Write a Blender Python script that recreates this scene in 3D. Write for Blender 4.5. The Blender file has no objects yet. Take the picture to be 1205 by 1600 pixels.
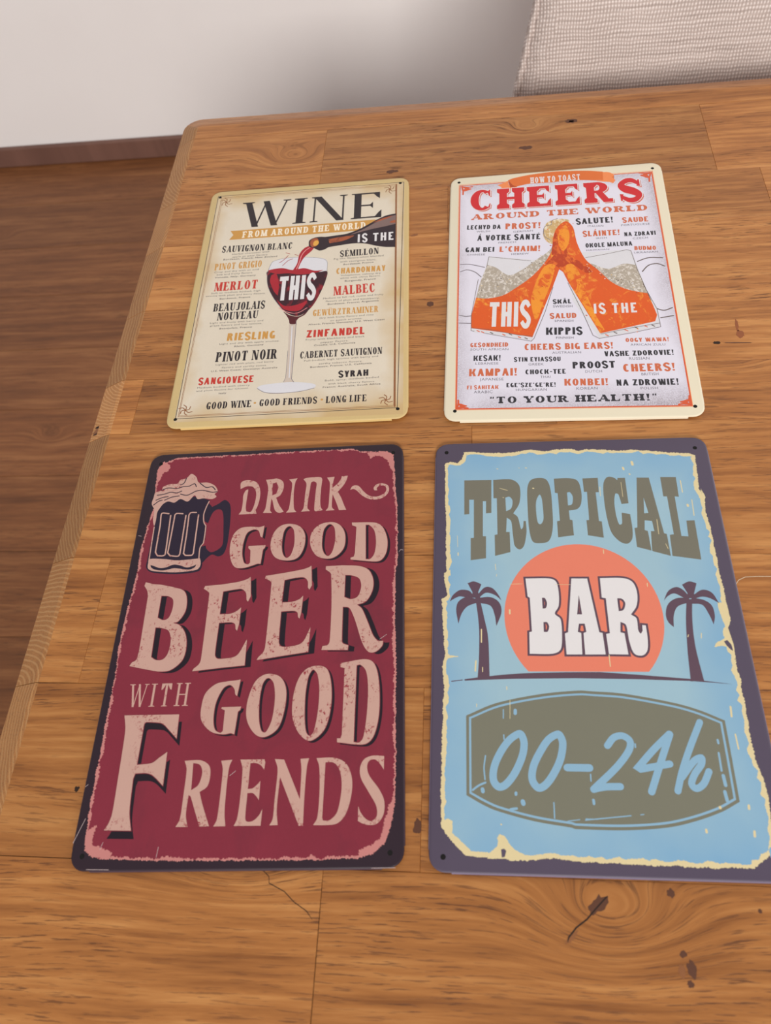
import bpy, bmesh, math, random
from mathutils import Vector, Matrix
from mathutils.geometry import tessellate_polygon, delaunay_2d_cdt
S = bpy.context.scene
COL = S.collection

# ------------------------------------------------------------------ camera, light, exposure
# world: metres, z = 0 is the table top, x along its long edge, y towards the wall
cam = bpy.data.objects.new('camera', bpy.data.cameras.new('camera')); COL.objects.link(cam)
right = Vector((0.99354, 0.04756, -0.10303)); up = Vector((0.01239, 0.85704, 0.51509)); back = Vector((0.11280, -0.51304, 0.85092))
m = Matrix((right, up, back)).transposed().to_4x4(); m.translation = Vector((0, 0, 0.4811))
cam.matrix_world = m
cam.data.sensor_fit = 'HORIZONTAL'; cam.data.sensor_width = 36; cam.data.lens = 36 * 1202.05 / 1205
cam.data.clip_start = .01
cam.data.dof.use_dof = True; cam.data.dof.focus_distance = .62; cam.data.dof.aperture_fstop = 13
S.camera = cam
S.view_settings.view_transform = 'Standard'; S.view_settings.look = 'None'
S.view_settings.gamma = 1; S.view_settings.use_curve_mapping = False; S.view_settings.exposure = -0.12

wd = bpy.data.worlds.new('room_light'); S.world = wd; wd.use_nodes = True
wd.node_tree.nodes['Background'].inputs[0].default_value = (1.0, .98, .965, 1)
wd.node_tree.nodes['Background'].inputs[1].default_value = .46
def area(name, loc, target, sx, sy, power, col):
    l = bpy.data.lights.new(name, 'AREA'); l.shape = 'RECTANGLE'; l.size = sx; l.size_y = sy; l.energy = power; l.color = col
    o = bpy.data.objects.new(name, l); COL.objects.link(o); o.location = loc
    o.rotation_euler = (Vector(target) - Vector(loc)).to_track_quat('-Z', 'Y').to_euler()
area('window_daylight', (.60, -4.2, 2.4), (.1, 1.2, -.2), 1.7, 1.0, 262, (1, .968, .91))
area('added_side_fill', (2.1, 1.35, 1.0), (.3, .75, 0), 1.2, 1.0, 21, (1, .96, .90))  # added fill light, no known window behind it; brightens the table's far right

FLOOR = -.74
WALL = 1.885

# ------------------------------------------------------------------ helpers
def srgb(c):
    return tuple(((v / 255) / 12.92 if v / 255 <= .04045 else ((v / 255 + .055) / 1.055) ** 2.4) for v in c[:3]) + (1,)
def link(name, mesh, mat=None, parent=None, loc=(0, 0, 0)):
    o = bpy.data.objects.new(name, mesh); COL.objects.link(o); o.location = loc
    if mat is not None and not mesh.materials:
        for k in (mat if isinstance(mat, (list, tuple)) else [mat]): mesh.materials.append(k)
    if parent: o.parent = parent
    return o
def thing(name, label, cat, loc=(0, 0, 0), rz=0, group=None):
    o = bpy.data.objects.new(name, None); COL.objects.link(o); o.location = loc; o.rotation_euler = (0, 0, rz)
    o.empty_display_size = .05; o['label'] = label; o['category'] = cat
    if group: o['group'] = group
    return o
def mesh_of(name, verts, faces, smooth=False, mi=None):
    me = bpy.data.meshes.new(name); me.from_pydata([tuple(v) for v in verts], [], faces); me.update()
    if smooth: me.polygons.foreach_set('use_smooth', [True] * len(me.polygons))
    if mi: me.polygons.foreach_set('material_index', mi)
    return me
def box_mesh(name, x0, x1, y0, y1, z0, z1, bev=0, seg=2):
    bm = bmesh.new(); bmesh.ops.create_cube(bm, size=1)
    for v in bm.verts: v.co = Vector(((x0 + x1) / 2 + v.co.x * (x1 - x0), (y0 + y1) / 2 + v.co.y * (y1 - y0), (z0 + z1) / 2 + v.co.z * (z1 - z0)))
    if bev: bmesh.ops.bevel(bm, geom=bm.edges[:], offset=bev, segments=seg, affect='EDGES', profile=.5)
    me = bpy.data.meshes.new(name); bm.to_mesh(me); bm.free(); return me

# ------------------------------------------------------------------ node helper
class N:
    def __init__(s, name):
        s.m = bpy.data.materials.new(name); s.m.use_nodes = True; s.t = s.m.node_tree; s.b = s.t.nodes['Principled BSDF']
    def n(s, typ, **kw):
        x = s.t.nodes.new(typ)
        for k, v in kw.items():
            if k.startswith('i_'):
                key = k[2:]; key = int(key) if key.isdigit() else key.replace('_', ' ')
                if isinstance(v, bpy.types.NodeSocket): s.t.links.new(v, x.inputs[key])
                else: x.inputs[key].default_value = v
            else: setattr(x, k, v)
        return x
    def l(s, a, b): s.t.links.new(a, b)
    def math(s, op, a, b=0.0, c=None, clamp=False):
        x = s.n('ShaderNodeMath', operation=op, i_0=a, i_1=b); x.use_clamp = clamp
        if c is not None:
            if isinstance(c, bpy.types.NodeSocket): s.l(c, x.inputs[2])
            else: x.inputs[2].default_value = c
        return x.outputs[0]
    def mix(s, f, a, b, blend='MIX'):
        x = s.n('ShaderNodeMix', data_type='RGBA', blend_type=blend)
        for k, v in ((0, f), (6, a), (7, b)):
            if isinstance(v, bpy.types.NodeSocket): s.l(v, x.inputs[k])
            else: x.inputs[k].default_value = v
        return x.outputs[2]
    def ramp(s, f, stops):
        x = s.n('ShaderNodeValToRGB', i_0=f); e = x.color_ramp.elements
        while len(e) < len(stops): e.new(.5)
        for el, (p, c) in zip(e, stops): el.position = p; el.color = c if len(c) == 4 else (*c, 1)
        return x.outputs[0]
    def step(s, f, a, b):
        x = s.n('ShaderNodeMapRange', i_0=f, i_1=a, i_2=b, i_3=0.0, i_4=1.0); x.clamp = True; return x.outputs[0]
    def noise(s, vec, scale, detail=3, rough=.55, dist=0.0):
        return s.n('ShaderNodeTexNoise', i_Vector=vec, i_Scale=scale, i_Detail=detail, i_Roughness=rough, i_Distortion=dist).outputs[0]
    def vmul(s, vec, v):
        x = s.n('ShaderNodeVectorMath', operation='MULTIPLY', i_0=vec); x.inputs[1].default_value = v; return x.outputs[0]
    def obj(s): return s.n('ShaderNodeTexCoord').outputs['Object']
    def attr(s, name): return s.n('ShaderNodeAttribute', attribute_type='OBJECT', attribute_name=name)
    def bump(s, h, strength, dist=.001):
        x = s.n('ShaderNodeBump', i_Height=h, i_Strength=strength, i_Distance=dist); s.l(x.outputs[0], s.b.inputs['Normal'])
    def set(s, **kw):
        for k, v in kw.items():
            i = s.b.inputs[k.replace('_', ' ')]
            if isinstance(v, bpy.types.NodeSocket): s.l(v, i)
            else: i.default_value = v
        return s.m

def wood(name, light, mid, dark, pore, pore_amt=.75, rough=.42, sc=1.0, bump=.25):
    """plank wood, grain along the object's x; tone and seed come from each piece's own properties"""
    g = N(name); o = g.obj(); seed = g.attr('seed').outputs['Fac']; tone = g.attr('tone').outputs['Fac']
    sx = g.n('ShaderNodeSeparateXYZ', i_0=o)
    kx = g.math('SUBTRACT', sx.outputs[0], g.attr('knot_x').outputs['Fac']); ky = g.math('SUBTRACT', sx.outputs[1], g.attr('knot_y').outputs['Fac'])
    kr = g.attr('knot_r').outputs['Fac']
    d2 = g.math('ADD', g.math('POWER', g.math('MULTIPLY', kx, .55), 2.0), g.math('POWER', ky, 2.0))
    e = g.math('EXPONENT', g.math('DIVIDE', g.math('MULTIPLY', d2, -1.0), g.math('ADD', g.math('MULTIPLY', kr, kr), 1e-7)))
    ring = g.math('MULTIPLY', g.math('MULTIPLY', e, kr), 1.6)
    wob = g.math('MULTIPLY', g.math('SUBTRACT', g.noise(g.vmul(o, (3 * sc, 9 * sc, 1)), 1.0, 2), .5), .02)
    y2 = g.math('ADD', g.math('ADD', sx.outputs[1], ring), wob)
    v = g.n('ShaderNodeCombineXYZ', i_0=sx.outputs[0], i_1=y2, i_2=seed).outputs[0]
    v2 = g.n('ShaderNodeVectorMath', operation='ADD', i_0=v); cmb = g.n('ShaderNodeCombineXYZ', i_0=g.math('MULTIPLY', seed, 3.1), i_1=g.math('MULTIPLY', seed, 1.7)); g.l(cmb.outputs[0], v2.inputs[1]); v2 = v2.outputs[0]
    broad = g.noise(g.vmul(v2, (5 * sc, 32 * sc, 1)), 1.0, 3, .6, .4)
    fine = g.noise(g.vmul(v2, (16 * sc, 260 * sc, 1)), 1.0, 4, .6, .2)
    rings = g.noise(g.vmul(v2, (3.5 * sc, 120 * sc, 1)), 1.0, 2, .5, .3)
    f = g.math('ADD', g.math('MULTIPLY', broad, .32), g.math('ADD', g.math('MULTIPLY', fine, .40), g.math('MULTIPLY', rings, .28)))
    c = g.ramp(f, [(.36, srgb(dark)), (.5, srgb(mid)), (.62, srgb(light))])
    pr = g.noise(g.vmul(v2, (48 * sc, 820 * sc, 1)), 1.0, 3, .6)
    area_ = g.step(g.noise(g.vmul(v2, (9 * sc, 30 * sc, 1)), 1.0, 2), .38, .62)
    pm = g.math('MULTIPLY', g.math('MULTIPLY', g.step(pr, .56, .63), g.math('ADD', g.math('MULTIPLY', area_, .75), .25)), pore_amt)
    c = g.mix(pm, c, srgb(pore))
    tn = g.n('ShaderNodeCombineXYZ', i_0=tone, i_1=tone, i_2=tone)
    c = g.mix(1.0, c, tn.outputs[0], 'MULTIPLY')
    h = g.math('SUBTRACT', g.math('MULTIPLY', fine, .4), pm)
    g.bump(h, bump, .0004)
    return g.set(Base_Color=c, Roughness=g.math('ADD', g.math('MULTIPLY', pm, .2), rough), Specular_IOR_Level=.4)

def paint(name, col, var=.06, wear=None, wear_amt=.0, wear_scale=260, rough=.42, fleck=0, grad=None, speck=None, mot=None):
    g = N(name); o = g.obj(); c = srgb(col)
    n1 = g.noise(o, 28, 4, .6); n2 = g.noise(o, 900, 2, .6)
    k = g.math('ADD', 1.0 - var, g.math('MULTIPLY', g.math('ADD', g.math('MULTIPLY', n1, .6), g.math('MULTIPLY', n2, .4)), 2 * var))
    kk = g.n('ShaderNodeCombineXYZ', i_0=k, i_1=k, i_2=k)
    c = g.mix(1.0, c, kk.outputs[0], 'MULTIPLY')
    if mot:       # printed mottling
        c = g.mix(g.step(g.noise(g.vmul(o, (1, .7, 1)), mot[1], 4, .65, .6), mot[2], mot[3]), c, srgb(mot[0]))
    if grad:      # aged print: other tint towards the sign's edges
        s = g.n('ShaderNodeSeparateXYZ', i_0=o)
        ed = g.math('MAXIMUM', g.math('DIVIDE', g.math('ABSOLUTE', s.outputs[0]), .1), g.math('DIVIDE', g.math('ABSOLUTE', s.outputs[1]), .15))
        ed = g.math('ADD', ed, g.math('MULTIPLY', g.math('SUBTRACT', g.noise(o, 18, 3), .5), grad[3] if len(grad) > 3 else .25))
        f = g.step(ed, grad[1], grad[2])
        if speck: f = g.math('MULTIPLY', f, g.step(g.noise(o, speck, 2), .25, .65))
        c = g.mix(f, c, srgb(grad[0]))
    if wear:
        a = g.noise(g.vmul(o, (1, .8, 1)), wear_scale, 4, .7); b = g.noise(o, 42, 2)
        w = g.math('MULTIPLY', g.step(a, .60 - wear_amt, .645 - wear_amt), g.step(b, .47, .60))
        c = g.mix(w, c, srgb(wear))
    g.bump(g.noise(o, 1500, 2), .05, .0002)
    return g.set(Base_Color=c, Roughness=rough, Specular_IOR_Level=.3)

# ------------------------------------------------------------------ materials of the room and the table
OAK = wood('oak_stave', (194, 135, 77), (170, 110, 57), (134, 81, 39), (90, 52, 28), pore_amt=.78)
FLOORW = wood('dark_floor_wood', (150, 99, 60), (128, 79, 45), (102, 61, 34), (74, 46, 30), pore_amt=.5, rough=.5, sc=.55, bump=.15)
SKIRT = wood('skirting_wood', (124, 88, 76), (106, 74, 64), (90, 62, 54), (74, 52, 46), pore_amt=.2, rough=.55, sc=.6, bump=.1)
def end_grain():
    g = N('oak_end_grain'); o = g.obj(); seed = g.attr('seed').outputs['Fac']; tone = g.attr('tone').outputs['Fac']
    s = g.n('ShaderNodeSeparateXYZ', i_0=o)
    ax = g.math('ADD', s.outputs[0], g.math('MULTIPLY', g.math('SINE', g.math('MULTIPLY', seed, 7.3)), .05))
    ay = g.math('ADD', s.outputs[1], g.math('MULTIPLY', g.math('SINE', g.math('MULTIPLY', seed, 3.7)), .05))
    r = g.math('SQRT', g.math('ADD', g.math('MULTIPLY', ax, ax), g.math('MULTIPLY', ay, ay)))
    r = g.math('ADD', r, g.math('MULTIPLY', g.noise(o, 60, 2), .004))
    w = g.math('SINE', g.math('MULTIPLY', r, g.math('ADD', 2000, g.math('MULTIPLY', g.math('SINE', g.math('MULTIPLY', seed, 11.0)), 350))))
    pores = g.step(g.noise(o, 1300, 2), .5, .66)
    f = g.math('MULTIPLY', g.step(w, .1, .9), g.math('ADD', .42, g.math('MULTIPLY', pores, .5)))
    base = g.mix(g.noise(o, 45, 2), srgb((158, 106, 62)), srgb((184, 130, 80)))
    c = g.mix(f, base, srgb((206, 160, 110)))
    c = g.mix(g.math('MULTIPLY', pores, .42), c, srgb((96, 64, 42)))
    tv = g.math('MULTIPLY', tone, g.math('ADD', .98, g.math('MULTIPLY', g.math('SINE', g.math('MULTIPLY', seed, 5.0)), .16)))
    tn = g.n('ShaderNodeCombineXYZ', i_0=tv, i_1=tv, i_2=tv)
    c = g.mix(1.0, c, tn.outputs[0], 'MULTIPLY')
    g.bump(pores, .2, .0003)
    return g.set(Base_Color=c, Roughness=.55, Specular_IOR_Level=.3)
ENDG = end_grain()
def plaster():
    g = N('white_wall_paint'); o = g.obj()
    c = g.mix(g.noise(o, 6, 3), srgb((238, 233, 233)), srgb((243, 239, 239)))
    g.bump(g.noise(o, 420, 3, .6), .25, .0008)
    return g.set(Base_Color=c, Roughness=.9, Specular_IOR_Level=.2)
PLASTER = plaster()
def plain(name, col, rough=.5, metal=0.0, spec=.4):
    g = N(name); c = g.mix(g.noise(g.obj(), 160, 3), srgb([v * .92 for v in col]), srgb(col))
    return g.set(Base_Color=c, Roughness=rough, Metallic=metal, Specular_IOR_Level=spec)

# ------------------------------------------------------------------ room: floor of planks, wall, skirting board
fl = link('floor', box_mesh('floor', -2.6, 2.6, -2.2, WALL + .1, FLOOR - .03, FLOOR - .012), plain('subfloor', (46, 32, 24), .9)); fl['kind'] = 'structure'
rnd = random.Random(12)
shared = {}
y = WALL - .008; row = 0
while y > -2.1:
    w = .174; x = -2.55 - rnd.random() * .9
    while x < 2.5:
        ln = rnd.choice((1.1, 1.35, 1.6)); x0 = max(x, -2.58); x1 = min(x + ln, 2.58)
        if x1 - x0 > .1:
            key = round(x1 - x0, 3)
            if key not in shared:
                shared[key] = box_mesh('floor_plank', -key / 2 + .0004, key / 2 - .0004, -w / 2 + .0004, w / 2 - .0004, -.0115, 0, .0009, 1)
            p = link('floor_plank', shared[key], FLOORW, fl, ((x0 + x1) / 2, y - w / 2, FLOOR))
            p['seed'] = rnd.random() * 20; p['tone'] = rnd.uniform(.80, 1.06)
            p['knot_x'] = rnd.uniform(-.4, .4); p['knot_y'] = rnd.uniform(-.05, .05); p['knot_r'] = rnd.choice((0, .02, .03))
        x += ln
    y -= w; row += 1
wl = link('wall_back', box_mesh('wall_back', -2.6, 2.6, WALL, WALL + .1, FLOOR - .03, 1.76), PLASTER); wl['kind'] = 'structure'
bb = link('baseboard_back', box_mesh('baseboard_back', -2.6, 2.6, WALL - .014, WALL, FLOOR, FLOOR + .054, .003, 2), SKIRT)
bb['kind'] = 'structure'; bb['seed'] = 3.3; bb['tone'] = 1.0

# ------------------------------------------------------------------ oak table
XL, XI, YB, YI, XR, YF, TH = -.3175, -.2955, .8185, .788, 1.46, -.085, .038
table = thing('dining_table', 'oak table of light brown staves with end grain along its sloping left rim', 'table', (.57, .37, FLOOR))
TO = Vector((.57, .37, FLOOR))
def stave(x0, x1, y0, y1, seed, tone, knot=(0, 0, 0), etone=1.0):
    left = x0 <= XL + 1e-4; bk = y1 >= YB - 1e-4; rt = x1 >= XR - 1e-4; fr = y0 <= YF + 1e-4
    X0 = XI if left else x0; Y1 = YI if bk else y1; X1 = x1 - .022 if rt else x1; Y0 = y0 + .022 if fr else y0
    zi, zo = 0.0, -.010
    outer = [(x0, y0), (x1, y0), (x1, y1)]; inner = [(X0, Y0), (X1, Y0), (X1, Y1)]
    if left and bk:
        for k in range(7):
            a = math.pi / 2 + k / 6 * math.pi / 2
            outer.append((x0 + .02 + .02 * math.cos(a), y1 - .02 + .02 * math.sin(a)))
            inner.append((X0 + .006 + .006 * math.cos(a), Y1 - .006 + .006 * math.sin(a)))
    else:
        outer.append((x0, y1)); inner.append((X0, Y1))
    n = len(outer); cx = sum(p[0] for p in inner) / n; cy = sum(p[1] for p in inner) / n
    gap = .00022
    def ins(p): return (p[0] + (gap if p[0] < cx else -gap), p[1] + (gap if p[1] < cy else -gap))
    def zof(p):    # drop of the rim profile at a point
        d = max((XI - p[0]) / (XI - XL) if left else 0, (p[1] - YI) / (YB - YI) if bk else 0, (p[0] - (x1 - .022)) / .022 if rt else 0, ((y0 + .022) - p[1]) / .022 if fr else 0, 0)
        return -.010 * d
    mid = [(i[0] + (o_[0] - i[0]) * .16, i[1] + (o_[1] - i[1]) * .16) for i, o_ in zip(inner, outer)]
    V = []; 
    for p in inner: q = ins(p); V.append((q[0], q[1], 0))
    for i, p in enumerate(mid):
        q = ins(p) if (inner[i] != outer[i]) else ins(p); V.append((q[0], q[1], -.0007 if inner[i] != outer[i] else -.0000))
    for i, p in enumerate(outer): q = ins(p); V.append((q[0], q[1], -.010 if inner[i] != outer[i] else -.00001))
    for i, p in enumerate(outer):
        V.append((p[0], p[1], (-.0118 if inner[i] != outer[i] else -.0004)))
    for p in outer: V.append((p[0], p[1], -TH))
    # corners that lie on one bevel only keep their other coordinate
    F = [tuple(range(n))]; mi = [0]
    for r in range(4):
        for i in range(n):
            j = (i + 1) % n; F.append((r * n + i, (r + 1) * n + i, (r + 1) * n + j, r * n + j))
            mx = (outer[i][0] + outer[j][0]) / 2
            mi.append(1 if (left and mx < x0 + .004) or (rt and mx > x1 - .004) else 0)
    F.append(tuple(4 * n + i for i in reversed(range(n)))); mi.append(0)
    c = Vector(((x0 + x1) / 2, (y0 + y1) / 2, 0))
    me = mesh_of('stave', [Vector(v) - c for v in V], F, mi=mi)
    o = link('stave', me, [OAK, ENDG], table, c - TO)
    o['seed'] = seed; o['tone'] = tone; o['knot_x'] = knot[0] - c.x; o['knot_y'] = knot[1] - c.y; o['knot_r'] = knot[2]
    return o
STAVES = [   # y0, y1, [(x_end, tone, knot)]
    (.766, YB, [(.62, 1.04, None), (1.05, .95, None), (XR, 1.0, None)]),
    (.661, .766, [(-.149, 1.03, (-.18, .72, .02)), (.232, .86, (.06, .745, .012)), (.75, 1.1, None), (XR, .92, None)]),
    (.5935, .661, [(-.02, .98, None), (.27, .95, None), (.83, 1.08, None), (XR, .95, None)]),
    (.5075, .5935, [(.10, 1.10, None), (.70, 1.06, None), (XR, .96, None)]),
    (.4255, .5075, [(.05, .95, (-.033, .51, .01)), (.66, 1.1, None), (XR, 1.02, None)]),
    (.3675, .4255, [(-.2785, 1.16, None), (.065, .90, None), (.54, 1.08, (.2, .432, .014)), (XR, .93, None)]),
    (.254, .3675, [(.0, .97, None), (.62, 1.04, None), (1.1, .94, None), (XR, 1.05, None)]),
    (.158, .254, [(-.2668, 1.0, None), (.08, .99, None), (.71, 1.07, None), (XR, .94, None)]),
    (.0498, .158, [(-.0325, .92, (-.17, .105, .012)), (.36, .98, None), (1.0, 1.05, None), (XR, .98, None)]),
    (YF, .0498, [(-.0885, 1.02, (-.14, .06, .02)), (.34, .98, (.072, .03, .022)), (.95, 1.03, None), (XR, .96, None)]),
]
rnd = random.Random(5)
for y0, y1, parts in STAVES:
    x = XL
    for xe, tone, kn in parts:
        stave(x, xe, y0, y1, rnd.random() * 30, tone, kn or (0, 0, 0)); x = xe
# legs and rails under the top
legm = box_mesh('leg', -.04, .04, -.04, .04, 0, -FLOOR - TH, .004, 2)
for lx in (-.19, 1.33):
    for ly in (.04, .69):
        lg = link('leg', legm, OAK, table, Vector((lx, ly, FLOOR)) - TO); lg['seed'] = lx * 5 + ly; lg['tone'] = .95
for (a, b_, c_, d) in ((-.15, 1.29, .03, .052), (-.15, 1.29, .678, .70), (-.2, -.178, .08, .65), (1.318, 1.34, .08, .65)):
    r = link('apron', box_mesh('apron', a, b_, c_, d, -.125, -TH, .002, 1), OAK, table, -TO); r['seed'] = a + d; r['tone'] = .95

# knots, cracks and stains that show on the staves
KNOT = plain('knot_wood', (96, 58, 40), .6); CRACK = plain('knot_crack', (46, 28, 20), .8); STAIN = plain('reddish_stain', (150, 84, 46), .5); KN2 = plain('pale_knot_wood', (146, 92, 54), .5)
def blob(name, mat, x, y, rx, ry, rot=0, seed=0, z=.00006):
    r = random.Random(seed); n = 18
    P = [(1 + r.uniform(-.25, .25)) for _ in range(n)]
    V = [(0, 0, 0)] + [(rx * P[k] * math.cos(k * math.tau / n), ry * P[k] * math.sin(k * math.tau / n), 0) for k in range(n)]
    M_ = Matrix.Rotation(rot, 4, 'Z')
    me = mesh_of(name, [M_ @ Vector(v) for v in V], [(0, 1 + k, 1 + (k + 1) % n) for k in range(n)])
    return link(name, me, mat, table, Vector((x, y, z)) - TO)
for q in [('knot', KNOT, .1047, .7523, .007, .0035, 0), ('knot', CRACK, .1047, .7518, .003, .0016, 0), ('knot', KNOT, .0573, .7129, .006, .003, 0), ('knot', KNOT, -.076, .6885, .006, .0026, .2),
          ('knot', KNOT, -.0349, .5011, .0034, .0030, 0), ('knot', KN2, -.0515, .5915, .004, .0015, .3), ('knot', KNOT, .0655, .0375, .0062, .0034, .65), ('knot', KN2, .0500, .0207, .0045, .0012, .75),
          ('knot', KNOT, .1107, .0088, .0023, .0040, .05), ('knot', KN2, .1056, .0076, .0018, .0030, 0), ('knot', KNOT, .1072, .0158, .0018, .0018, 0), ('knot', KNOT, .1092, .0022, .0017, .0016, 0),
          ('knot', KNOT, .1050, .0445, .0020, .0022, 0), ('knot', KNOT, .1502, .0376, .0011, .0011, 0), ('knot', KNOT, -.0347, .0741, .0024, .0042, 0), ('knot', CRACK, -.2495, .0896, .0016, .0016, 0),
          ('stain', STAIN, .2140, .4625, .0014, .0062, -.05), ('stain', STAIN, .2150, .4530, .0033, .0045, .2), ('crack', KNOT, .2110, .4435, .012, .0005, -.04), ('crack', CRACK, .1954, .4442, .003, .0016, 0)]:
    blob(q[0], q[1], *q[2:7], seed=int(abs(q[2]) * 1e4))
def ribbon(name, mat, pts, w, z=.0001):
    V = []; F = []
    for i, p in enumerate(pts):
        a = Vector(pts[max(i - 1, 0)]); b_ = Vector(pts[min(i + 1, len(pts) - 1)]); t = (b_ - a).normalized(); nn = Vector((-t.y, t.x)) * w / 2
        if i in (0, len(pts) - 1): nn = nn * .3
        V += [(p[0] + nn.x, p[1] + nn.y, z), (p[0] - nn.x, p[1] - nn.y, z)]
        if i: k = 2 * i; F.append((k - 2, k - 1, k + 1, k))
    return link(name, mesh_of(name, V, F), mat, table, -TO)
ribbon('crack', CRACK, [(.0478, .0185), (.0485, .0208), (.0530, .0258), (.0590, .0300), (.0640, .0352), (.0700, .0410), (.0712, .0418)], .0008)
ribbon('crack', CRACK, [(-.1290, .0480), (-.1235, .0472), (-.1200, .0445), (-.1195, .0410), (-.1100, .0370), (-.1040, .0320), (-.0960, .0275), (-.0925, .0235)], .0004)
ribbon('scratch', plain('pale_scratch', (226, 200, 168), .5), [(.1712, .2262), (.1715, .2300), (.1745, .2340), (.1790, .2362), (.1860, .2366), (.2000, .2366), (.2120, .2366)], .00045)
ribbon('scratch', plain('pale_scratch_2', (216, 188, 152), .5), [(-.2470, .2925), (-.2420, .2915), (-.2370, .2922)], .0005)
# the black-rimmed knot in the end grain of the left rim
for dx, dy, rx, ry, mt in ((0, 0, .0085, .0048, KN2), (-.001, .0032, .007, .0014, CRACK), (.0052, -.001, .002, .0042, CRACK), (-.003, -.004, .005, .0012, KNOT)):
    o = blob('knot', mt, -.3085 + dx, .378 + dy, rx * .8, ry, 0, 3)
    for v in o.data.vertices:
        xx = v.co.x - .3085 + dx; v.co.z += -(XI - xx) / (XI - XL) * .010 + .00015 if xx < XI else 0

# ------------------------------------------------------------------ lettering: own serif alphabet, built from stems, bowls and serifs
def letters(style):
    return dict(serif=dict(T=.21, h=.075, sl=.055, st=.07, w=.52, gap=.10), roman=dict(T=.23, h=.055, sl=.10, st=.035, w=.92, gap=.20),
                thin=dict(T=.105, h=.04, sl=.09, st=.03, w=.50, gap=.20), slab=dict(T=.19, h=.12, sl=.06, st=.13, w=.50, gap=.16),
                block=dict(T=.24, h=.185, sl=0, st=0, w=.54, gap=.13), blockw=dict(T=.22, h=.175, sl=0, st=0, w=.56, gap=.24),
                slabw=dict(T=.36, h=.13, sl=.11, st=.17, w=1.02, gap=.20))[style]
def arc(cx, cy, rx, ry, a0, a1, n=14): return [(cx + rx * math.cos(math.radians(a0 + (a1 - a0) * k / n)), cy + ry * math.sin(math.radians(a0 + (a1 - a0) * k / n))) for k in range(n + 1)]
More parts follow.
